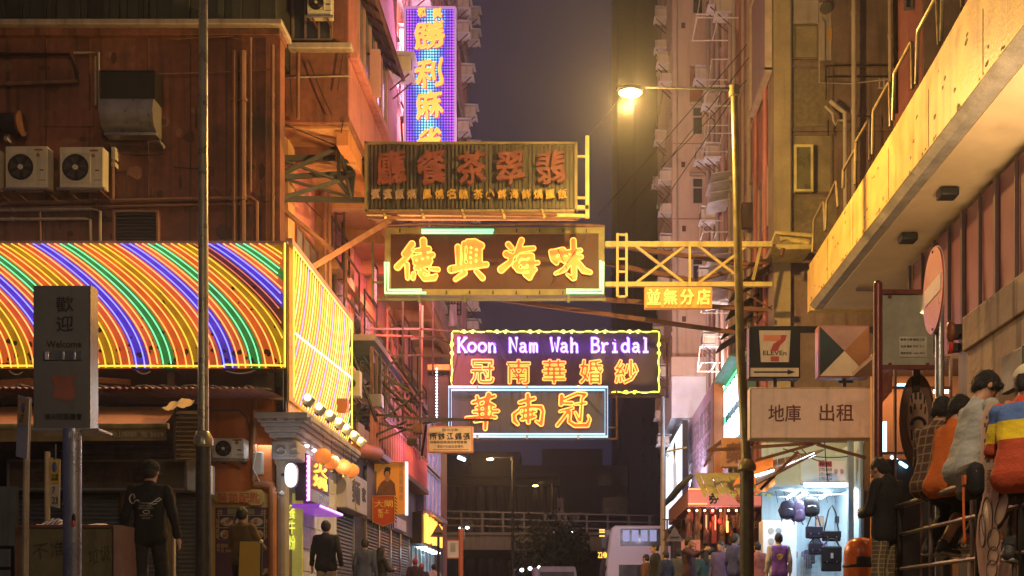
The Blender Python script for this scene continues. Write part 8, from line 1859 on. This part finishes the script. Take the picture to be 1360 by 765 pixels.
def decal_text(tp, s, cx_, cz, w_, h_, m, side=-1, name='print'):
    vs, fs = text2d(s, 0, 1); mn, mx = vs.min(0), vs.max(0); q = (vs-(mn+mx)/2)/(mx-mn); q = q*[w_*(-side), h_] if side > 0 else q*[w_, h_]
    return decal(tp, q, fs, cx_, cz, 1, 1, m, name, side)
blk = mcol('black_cloth', (.010,.010,.012)); blk2 = mcol('charcoal_cloth', (.022,.022,.026)); nav = mcol('navy_cloth', (.018,.022,.05)); jean = mcol('jeans', (.05,.07,.12)); tan = mcol('tan_cloth', (.35,.26,.18)); prp = mcol('purple_cloth', (.08,.06,.22)); gry = mcol('grey_shirt', (.36,.37,.36))
def at(px, d): return (P(px, 0, d).x, d, .10)
# man with printed hoodie, walking away
d1 = 12.0
t, tp, j, hp = person('man in black cap and hoodie with pale script print, walking past shutters', at(199, d1), R(2),
    dict(elL=(-.25,-.03,1.14), wrL=(-.275,.03,.90), haL=(-.27,.06,.82), elR=(.26,-.05,1.15), wrR=(.30,.0,.90), haR=(.31,.03,.82), knL=(-.115,.05,.50), anL=(-.12,-.06,.10), knR=(.10,.10,.52), anR=(.11,.12,.11), toR=(.12,.27,.04), head=(0,.03,1.61), face=(.1,1,-.08)), blk, blk2, h=.010, cap=blk, hood=False, sl='long', hairm_=hairm, sc_=.98, w=1.0)
pr_m = mat('print_pale_grey', (.45,.43,.38), .7)
def strip(pts, wd):
    vs = []; fs = []
    for i, p in enumerate(pts):
        a = np.array(pts[max(0, i-1)]); b = np.array(pts[min(len(pts)-1, i+1)]); n_ = np.array([-(b-a)[1], (b-a)[0]]); n_ = n_/(np.linalg.norm(n_)+1e-9)*wd; vs += [np.array(p)+n_, np.array(p)-n_]
    return vs, [(2*i, 2*i+1, 2*i+3, 2*i+2) for i in range(len(pts)-1)]
for pts in ([(-.155+.035*math.cos(u), 1.315+.05*math.sin(u)) for u in np.linspace(.8, 5.8, 16)]+[(-.09,1.30),(-.075,1.28)], [(-.15,1.32),(-.12,1.325),(-.125,1.345),(-.15,1.34)], [(.02,1.255),(.06,1.27),(.10,1.30),(.135,1.325),(.15,1.31),(.12,1.285),(.08,1.285)], [(.03,1.262),(.08,1.255),(.11,1.265)]):
    vs, fs = strip(pts, .006); decal(tp, vs, fs, 0, 0, 1, 1, pr_m, 'print')
for s, z, w_ in (('TOMORROW', 1.265, .12), ('SOUND', 1.237, .14), ('RECORDS', 1.212, .16), ('MADE FOR', 1.135, .14), ('NIGHT', 1.105, .09)): decal_text(tp, s, -.005, z, w_, .018, pr_m)
vs, fs = strip([(.035*math.cos(u)-.005, 1.172+.018*math.sin(u)) for u in np.linspace(0, 6.3, 18)], .004); decal(tp, vs, fs, 0, 0, 1, 1, pr_m, 'print')
# man in dark jacket further on
person('man in a dark suit jacket and pale trousers walking away by the tiled shop wall', at(433, 21.2), R(-6), dict(wrL=(-.27,.02,.92), haL=(-.265,.05,.84), elR=(.26,-.04,1.16), wrR=(.28,.03,.92)), mcol('suit_black', (.014,.013,.016)), tan, h=.014, sc_=1.04, w=1.12, girth=1.06)
person('person in a blue grey jacket walking away beside the grey shutters', at(485, 25.5), R(-8), None, mcol('slate_jacket', (.05,.06,.10)), jean, h=.018, sc_=1.0)
person('long haired woman in dark clothes holding a pale phone beside the shutters', at(507, 27), R(-60), dict(elR=(.2,.12,1.15), wrR=(.10,.30,1.15), haR=(.06,.36,1.2)), blk2, nav, hair='long', h=.018, sc_=.94)
for px, d_, lb, tm2, hr, s_ in ((551,34,'person with reddish hair in a dark coat far down the left pavement',blk2,'short',.98),(560,36,'person in a dark hood far down the left pavement, right of the reddish hair',nav,'short',.93),(576,37,'person in pale sleeves at the far end of the left pavement',mcol('pale_cloth',(.4,.36,.4)),'short',.95)):
    person(lb, at(px, d_), R(20), None, tm2, jean, h=.024, sc_=s_, hair=hr, hairm_=mat('red_hair', (.25,.05,.02), .6) if 'reddish' in lb else None)
# person behind the yellow board
t, tp, j, hp = person('person in a tan jacket mostly hidden behind a yellow board by the menu poster', at(322, 17.4), R(-20), dict(elL=(-.28,.08,1.18), wrL=(-.30,.26,1.0), haL=(-.26,.33,1.0), elR=(.26,.1,1.15), wrR=(.2,.3,1.1), haR=(.12,.35,1.1)), mcol('mustard_jacket', (.16,.10,.035)), blk2, h=.016, sc_=.98, dz=0)
t = T('yellow_board', 'blank yellow board with black edge and white corner held upright in the lane', 'board', P(331, 812, 16.8))
MB().hexa([P(313,830,16.8), P(346,830,16.8), P(348,717,16.8), P(317,717,16.8)]+[P(313,830,16.8)+V((0,.06,0)), P(346,830,16.8)+V((0,.06,0)), P(348,717,16.8)+V((0,.06,0)), P(317,717,16.8)+V((0,.06,0))]).build('edge', black, t, bevel=.01)
MB().hexa([P(314.5,830,16.79), P(344,830,16.79), P(346,719,16.79), P(318.5,719,16.79)]+[P(314.5,830,16.795), P(344,830,16.795), P(346,719,16.795), P(318.5,719,16.795)]).build('panel', mat('board_yellow', (.5,.33,.05), .5, 0, .06, 2, .05), t, smooth=False)
MB().ball(P(347,719,16.78), .03, .03, .03).build('corner_cap', white, t)
# right crowd
crowd = [(870, 27, 'man in a dark coat looking down at the left end of the crowd', blk, jean, 'short', 1.0, 100, None),
 (858, 30, 'woman in a patterned orange top at the far left of the crowd', mcol('pattern_orange',(0.165,0.066,0.0275)), blk2, 'short', .93, 60, None),
 (884, 26, 'child sized person in dark clothes below the man in the coat', nav, blk2, 'short', .86, 40, None),
 (925, 29, 'person in blue between the pointing man and the capped man', mcol('steel_blue',(0.055,0.077,0.176)), jean, 'short', .96, 10, None),
 (944, 29.5, 'man in a grey cap and white jacket with backpack straps', mcol('cream_jacket',(0.275,0.248,0.248)), tan, 'short', 1.02, -30, mcol('grey_cap',(0.11,0.11,0.121))),
 (957, 25.5, 'person in a purple quilted jacket with head bowed, left of the blue coat', prp, blk2, 'short', .97, 150, None),
 (964, 26.5, 'long haired person in brown between the purple jacket and the blue coat', mcol('brown_cloth',(0.088,0.0495,0.033)), blk2, 'long', .96, 150, None),
 (976, 24.5, 'tall man in a blue coat with a pale shoulder strap left of the lamp post', mcol('royal_blue_coat',(.05,.06,.26)), blk2, 'short', 1.03, -60, None),
 (1006, 25.5, 'person in a salmon vest with white sleeves just right of the lamp post', mcol('salmon_cloth',(0.275,0.077,0.055)), jean, 'short', .96, 20, None),
 (1017, 27, 'person in lavender half hidden between the salmon vest and the varsity jacket', mcol('lavender',(0.165,0.143,0.264)), jean, 'short', .98, 0, None),
 (902, 28, 'person in a grey hood between the man in the dark coat and the pointing man', mcol('grey_hood',(0.066,0.066,0.077)), jean, 'short', .95, -20, None),
 (935, 27.5, 'woman with long hair and a teal coat behind the blue figure in the crowd', mcol('teal_coat',(0.0165,0.055,0.0715)), blk2, 'long', .93, 30, None),
 (950, 31, 'bare headed man in a white shirt at the back of the crowd', mcol('white_shirt',(0.275,0.275,0.303)), blk2, 'short', 1.0, 180, None),
 (968, 30, 'person in a red top at the back of the crowd by the purple jacket', mcol('red_top',(0.193,0.022,0.022)), jean, 'short', .97, 200, None),
 (991, 29, 'person in an olive coat partly behind the lamp post base', mcol('olive_coat',(0.055,0.0495,0.022)), blk2, 'short', 1.0, 160, None),
 (915, 24.5, 'man in a quilted maroon jacket pointing left with his arm out', mcol('maroon_quilt',(0.055,0.0165,0.033)), tan, 'short', .99, -120, None)]
for px, d_, lb, tm2, bm2, hr, s_, rz_, cp in crowd:
    J = {}
    if 'pointing' in lb: J = dict(elR=(.22,.24,1.32), wrR=(.20,.46,1.42), haR=(.19,.55,1.46), face=(0,1,0))
    t, tp, j, hp = person(lb, at(px, d_), R(rz_), J, tm2, bm2, hr, h=.017 if s_ > .9 else .02, cap=cp, sc_=s_, girth=1.12)
    if 'blue coat' in lb and 'tall' in lb: MB().tube([(-.14,-.03,1.47), (-.08,.13,1.35), (.10,.14,1.1), (.15,.05,.98)], .014, 5).build('strap', mcol('strap_tan',(.45,.35,.25)), t)
    if 'straps' in lb:
        for s in (-1, 1): MB().tube([(s*.1,-.1,1.46), (s*.11,.12,1.38), (s*.11,.13,1.1)], .02, 5).build('strap', blk2, t)
    if 'salmon' in lb: MB().tube([(0,0,0),(0,0,.001)], .001)
t, tp, j, hp = person('man in a purple varsity jacket with white sleeves and a gold back emblem', at(1034, 23.6), R(4), None, mcol('varsity_white', (.45,.43,.50)), blk2, 'short', h=.013, sc_=1.0, girth=1.14)
ve = tp.data; ve.materials.append(mcol('varsity_purple', (.16,.07,.55)))
for p in ve.polygons:
    c = p.center
    if abs(c.x) < .165+max(0, (1.2-c.z))*.02 and c.z < 1.47: p.material_index = 1
gm = mat('emblem_gold', (.6,.45,.15), .6)
vs, fs = strip([(.05*math.cos(u)*(1+.3*math.sin(3*u)), 1.24+.055*math.sin(u)) for u in np.linspace(0, 6.3, 24)], .012); decal(tp, vs, fs, 0, 0, 1, 1, gm, 'emblem')
vs, fs = strip([(-.03,1.26),(0,1.28),(.03,1.23),(-.01,1.21)], .014); decal(tp, vs, fs, 0, 0, 1, 1, mat('emblem_white', (.6,.58,.6), .6), 'emblem')
# ---------- railing and the seated group ----------
XRl = 3.0
def rz_at(d, py): return HC+(CY-py)/F*d
t = T('tubular_railing', 'two rail steel pedestrian railing at lower right on which people sit', 'railing', (XRl, 9, .1))
rlm = mat('rail_rosy_steel', (.20,.14,.13), .4, .4, .2, 4, .1, streak=.2); Ls = []
Xr = XRl; dA_, dB_ = 1500*Xr/(1190-765), 1500*Xr/(1375-765)
zt0, zm0, zb0 = .99+.2, .73+.2, .44+.2
ztop = HC+(812-674)/F*dA_; zmid = HC+(812-711)/F*dA_; zbot = HC+(812-756)/F*dA_
for z_, r_ in ((ztop,.026),(zmid,.018),(zbot,.018)): MB().cyl((Xr,dA_,z_), (Xr,dB_-.4,z_), r_, n=10).build('rail', rlm, t)
for px in (1183, 1195, 1236, 1291, 1300, 1347, 1358):
    d_ = 1500*Xr/(px-765); MB().cyl((Xr,d_,.1), (Xr,d_,ztop+.01), .028 if px in (1183,1195,1300,1358) else .017, n=10).build('post', dark if px in (1183,1195,1300,1358) else rlm, t)
def seatJ(zs, lean=.1, kn=.10, sp=.10, foot=.35, look=(0,1,-.3), twist=0, hands='lap', arm=.0):
    """seated: pelvis on a rail of height zs (relative to the ground), feet on a lower bar; faces +y"""
    z = zs+.09; c = lambda s: V((0, 0, 0))
    ne = (0, lean*1.5-.02, z+.50); he = (0, lean*1.5+.05, z+.64)
    d = dict(pelvis=(0,-.02,z), waist=(0,lean*.45-.01,z+.16), chest=(0,lean*1.0,z+.34), neck=ne, head=he, face=look, up=(0,-look[2]*.8,1),
      shL=(-.18,lean*1.35,z+.455), shR=(.18,lean*1.35,z+.455), hiL=(-.09,.02,z-.03), hiR=(.09,.02,z-.03), knL=(-sp,.40,z-.02-kn), knR=(sp,.40,z-.02-kn),
      anL=(-sp,.10,z-.40-kn), anR=(sp,.14,z-.37-kn), toL=(-sp,.25,z-.45-kn), toR=(sp,.29,z-.42-kn))
    if hands == 'lap': d.update(elL=(-.24,lean+.08,z+.20), elR=(.24,lean+.08,z+.20), wrL=(-.10,lean+.28,z+.16), wrR=(.10,lean+.28,z+.16), haL=(-.05,lean+.34,z+.18), haR=(.05,lean+.34,z+.18))
    if hands == 'chin': d.update(elL=(-.22,lean+.14,z+.22), elR=(.22,lean+.14,z+.22), wrL=(-.08,lean+.30,z+.40), wrR=(.09,lean+.30,z+.42), haL=(-.03,lean+.30,z+.49), haR=(.04,lean+.28,z+.51))
    return d
def seat(label, px, py_head, X, rz, **k):
    pass
plaid = mcol('plaid_brown', (.10,.06,.035)); 
def add_plaid(m, c1, c2, s=9):
    n = m.node_tree.nodes; L = m.node_tree.links; tcx = n.new('ShaderNodeTexCoord'); w1 = n.new('ShaderNodeTexWave'); w2 = n.new('ShaderNodeTexWave'); w1.inputs['Scale'].default_value = s; w2.inputs['Scale'].default_value = s; w1.bands_direction = 'DIAGONAL' if 0 else 'X'; w2.bands_direction = 'Z'
    L.new(tcx.outputs['Object'], w1.inputs[0]); L.new(tcx.outputs['Object'], w2.inputs[0]); a = n.new('ShaderNodeMath'); a.operation = 'MAXIMUM'; L.new(w1.outputs['Fac'], a.inputs[0]); L.new(w2.outputs['Fac'], a.inputs[1])
    r = n.new('ShaderNodeValToRGB'); r.color_ramp.elements[0].color = (*c1, 1); r.color_ramp.elements[0].position = .80; r.color_ramp.elements[1].color = (*c2, 1); r.color_ramp.elements[1].position = .97; q = r.color_ramp.elements.new(.84); q.color = (c1[0]*.3, c1[1]*.3, c1[2]*.5, 1)
    hf = n.new('ShaderNodeMath'); hf.operation = 'MULTIPLY'; hf.inputs[1].default_value = 1.0; L.new(a.outputs[0], hf.inputs[0]); L.new(hf.outputs[0], r.inputs[0]); L.new(r.outputs[0], n['Principled BSDF'].inputs['Base Color'])
add_plaid(plaid, (.075,.035,.022), (.22,.13,.07), 4); plaid2 = mcol('plaid_short', (.12,.09,.05)); add_plaid(plaid2, (.12,.09,.05), (.34,.26,.16), 7)
def railpos(px, X=XRl): d_ = 1500*X/(px-765); return (X, d_, 0)
zs = ztop+.01
# standing hooded man, left of railing
t, tp, j, hp = person('man in black hoodie and plaid trousers standing at the railing end, head bowed', (P(1178,0,10.6).x, 10.6, .10), R(35), dict(head=(0,.10,1.59), neck=(0,.03,1.46), face=(-.1,1,-.5), up=(0,.45,1), elL=(-.24,.04,1.14), wrL=(-.12,.24,1.12), haL=(-.06,.30,1.16), elR=(.24,.04,1.14), wrR=(.12,.24,1.12), haR=(.06,.30,1.16)), blk, plaid2, 'short', h=.010, hood=True, sc_=.80*1.13, w=1.05, girth=1.05)
def sit(label, px, X, rz, J, top, bottom, **k):
    d_ = 1500*X/(px-765); return person(label, (X, d_, 0), rz, J, top, bottom, **k)
sit('person in a brown plaid shirt seated on the railing with back to the viewer', 1236, XRl, R(-55), seatJ(zs, .08, .12), plaid, mcol('dark_jeans', (.03,.035,.05)), h=.010, hair='short', w=.98, girth=.93)
sit('person in an orange tee shirt seated on the railing behind the grey shirt', 1254, XRl+.05, R(-58), seatJ(zs-.02, .10, .1), mcol('orange_tee', (.55,.12,.015)), blk2, h=.010, sl='short', leg='short', girth=.90)
sit('young man in grey shirt perched on the railing, chin in hand, looking down', 1280, XRl-.02, R(-80), seatJ(zs+.02, .09, .12, look=(0,1,-.75), hands='chin'), gry, mcol('black_trousers', (.014,.013,.014)), h=.0085, hair='fringe', shoe=mcol('brown_sneaker', (.36,.13,.05)), w=1.0, girth=.93)
jk = mcol('striped_jacket', (.5,.05,.03)); n = jk.node_tree.nodes; L = jk.node_tree.links; tcx = n.new('ShaderNodeTexCoord'); sp_ = n.new('ShaderNodeSeparateXYZ'); rr_ = n.new('ShaderNodeMapRange'); rr_.inputs[1].default_value = zs-.12; rr_.inputs[2].default_value = zs+.47
L.new(tcx.outputs['Object'], sp_.inputs[0]); L.new(sp_.outputs[2], rr_.inputs[0]); cr3 = n.new('ShaderNodeValToRGB'); cr3.color_ramp.interpolation = 'CONSTANT'; L.new(rr_.outputs[0], cr3.inputs[0])
e = cr3.color_ramp.elements; e[0].color = (.42,.06,.02,1); e[1].position = .93; e[1].color = (.5,.05,.02,1); q = e.new(.50); q.color = (.75,.55,.02,1); q = e.new(.72); q.color = (.08,.16,.42,1)
L.new(cr3.outputs[0], n['Principled BSDF'].inputs['Base Color'])
sit('man in cream cap and red, yellow and blue jacket seated at right edge', 1354, XRl-.02, R(-40), seatJ(zs-.16, .08, .1, look=(0,1,-.2)), jk, blk2, h=.010, cap=mcol('cream_cap', (.6,.52,.36)), skin=mat('dark_skin', (.16,.075,.04), .45), w=1.02, girth=.96, hair='short')
# camera like dark bundle held, bag on strap
t = T('shoulder_bag', 'black shoulder bag with an orange strap hanging below the grey shirted man', 'bag', (XRl-.1, 8.4, 1.0)); c_ = PX(1288, 640, XRl-.22)
MB().cen(c_+V((0,0,-.0)), .13, .34, .26).build('body', blk, t, bevel=.06); MB().tube([c_+V((-.08,-.1,-.05)), c_+V((-.08,-.11,-.3)), c_+V((-.07,-.1,-.42))], .010, 5).build('strap', mcol('orange_strap', (.6,.13,.02)), t); MB().cen(c_+V((-.075,-.1,.0)), .02, .05, .07).build('buckle', mcol('orange_strap', (.6,.13,.02)), t, bevel=.005)
# pink foot shaped board
t = T('hand_shaped_board', 'pink painted wooden board cut like a hand with rounded fingers, tied to the railing', 'signboard', PX(1322, 812, XRl-.12))
Xh = XRl-.16; pk = mat('pink_board', (.50,.25,.19), .5, 0, .12, 3, .05, streak=.2); pl = mat('pale_pink', (.58,.36,.26), .5, 0, .08, 3); ink = mat('outline_ink', (.10,.05,.07), .6)
def hx(px, py): # board plane slightly turned
    d_ = 7.85-(px-1322)*.012; return P(px, py, d_)
outl = [(1305,560),(1310,540),(1318,532),(1326,545),(1327,640),(1324,700),(1330,720),(1328,745),(1322,790),(1310,790),(1302,760),(1298,720),(1300,690),(1307,660),(1304,620)]
MB().ext([hx(*p) for p in outl], (0,.03,0)).build('board', pk, t, smooth=False)
def lobe(c, rx, ry, ang, k):
    pts = []
    for u in np.linspace(0, 2*math.pi, 24, endpoint=False): x, y = rx*math.cos(u), ry*math.sin(u); pts.append((c[0]+x*math.cos(ang)-y*math.sin(ang), c[1]+x*math.sin(ang)+y*math.cos(ang)))
    o = MB().ext([hx(*p)-V((0,.004*k,0)) for p in pts], (0,.012,0)).build('finger', pl, t, ang=.5); MB().tube([hx(*p)-V((0,.004*k,0)) for p in pts], .006, 5, closed=True).build('outline', ink, o)
for i, (c, rx, ry, a) in enumerate((((1311,688),7,28,.0),((1330,676),7,22,.28),((1319,716),8,15,.1),((1318,738),7,12,.1),((1316,756),7,12,.05),((1303,705),4,22,.0))): lobe(c, rx, ry, a, i+1)
g = MB(); rr = random.Random(5)
for i in range(46): x_, y_ = rr.uniform(1308,1325), rr.uniform(548,612); g.bar(hx(x_,y_)-V((0,.006,0)), hx(x_+rr.uniform(-1,1),y_+rr.uniform(2,6))-V((0,.006,0)), .012, .004)
g.build('dark_marks', ink, t); flat_text('lettering', '足\n底', hx(1314,640)-V((0,.01,0)), .05, .16, ink, t, .0, .003)

# ---------------- haze added for the glow round lamps ----------------
hz = MB().box(-60, 60, -12, 150, -1.6, 81).build('haze', None, smooth=False)
hz['kind'] = 'stuff'
hm = bpy.data.materials.new('glow_haze'); hm.use_nodes = True; n = hm.node_tree.nodes; n.remove(n['Principled BSDF'])
pv = n.new('ShaderNodeVolumePrincipled'); pv.inputs['Density'].default_value = .0010; pv.inputs['Color'].default_value = (.82,.84,1,1); pv.inputs['Anisotropy'].default_value = .83
hm.node_tree.links.new(pv.outputs[0], n['Material Output'].inputs['Volume']); hz.data.materials.append(hm)
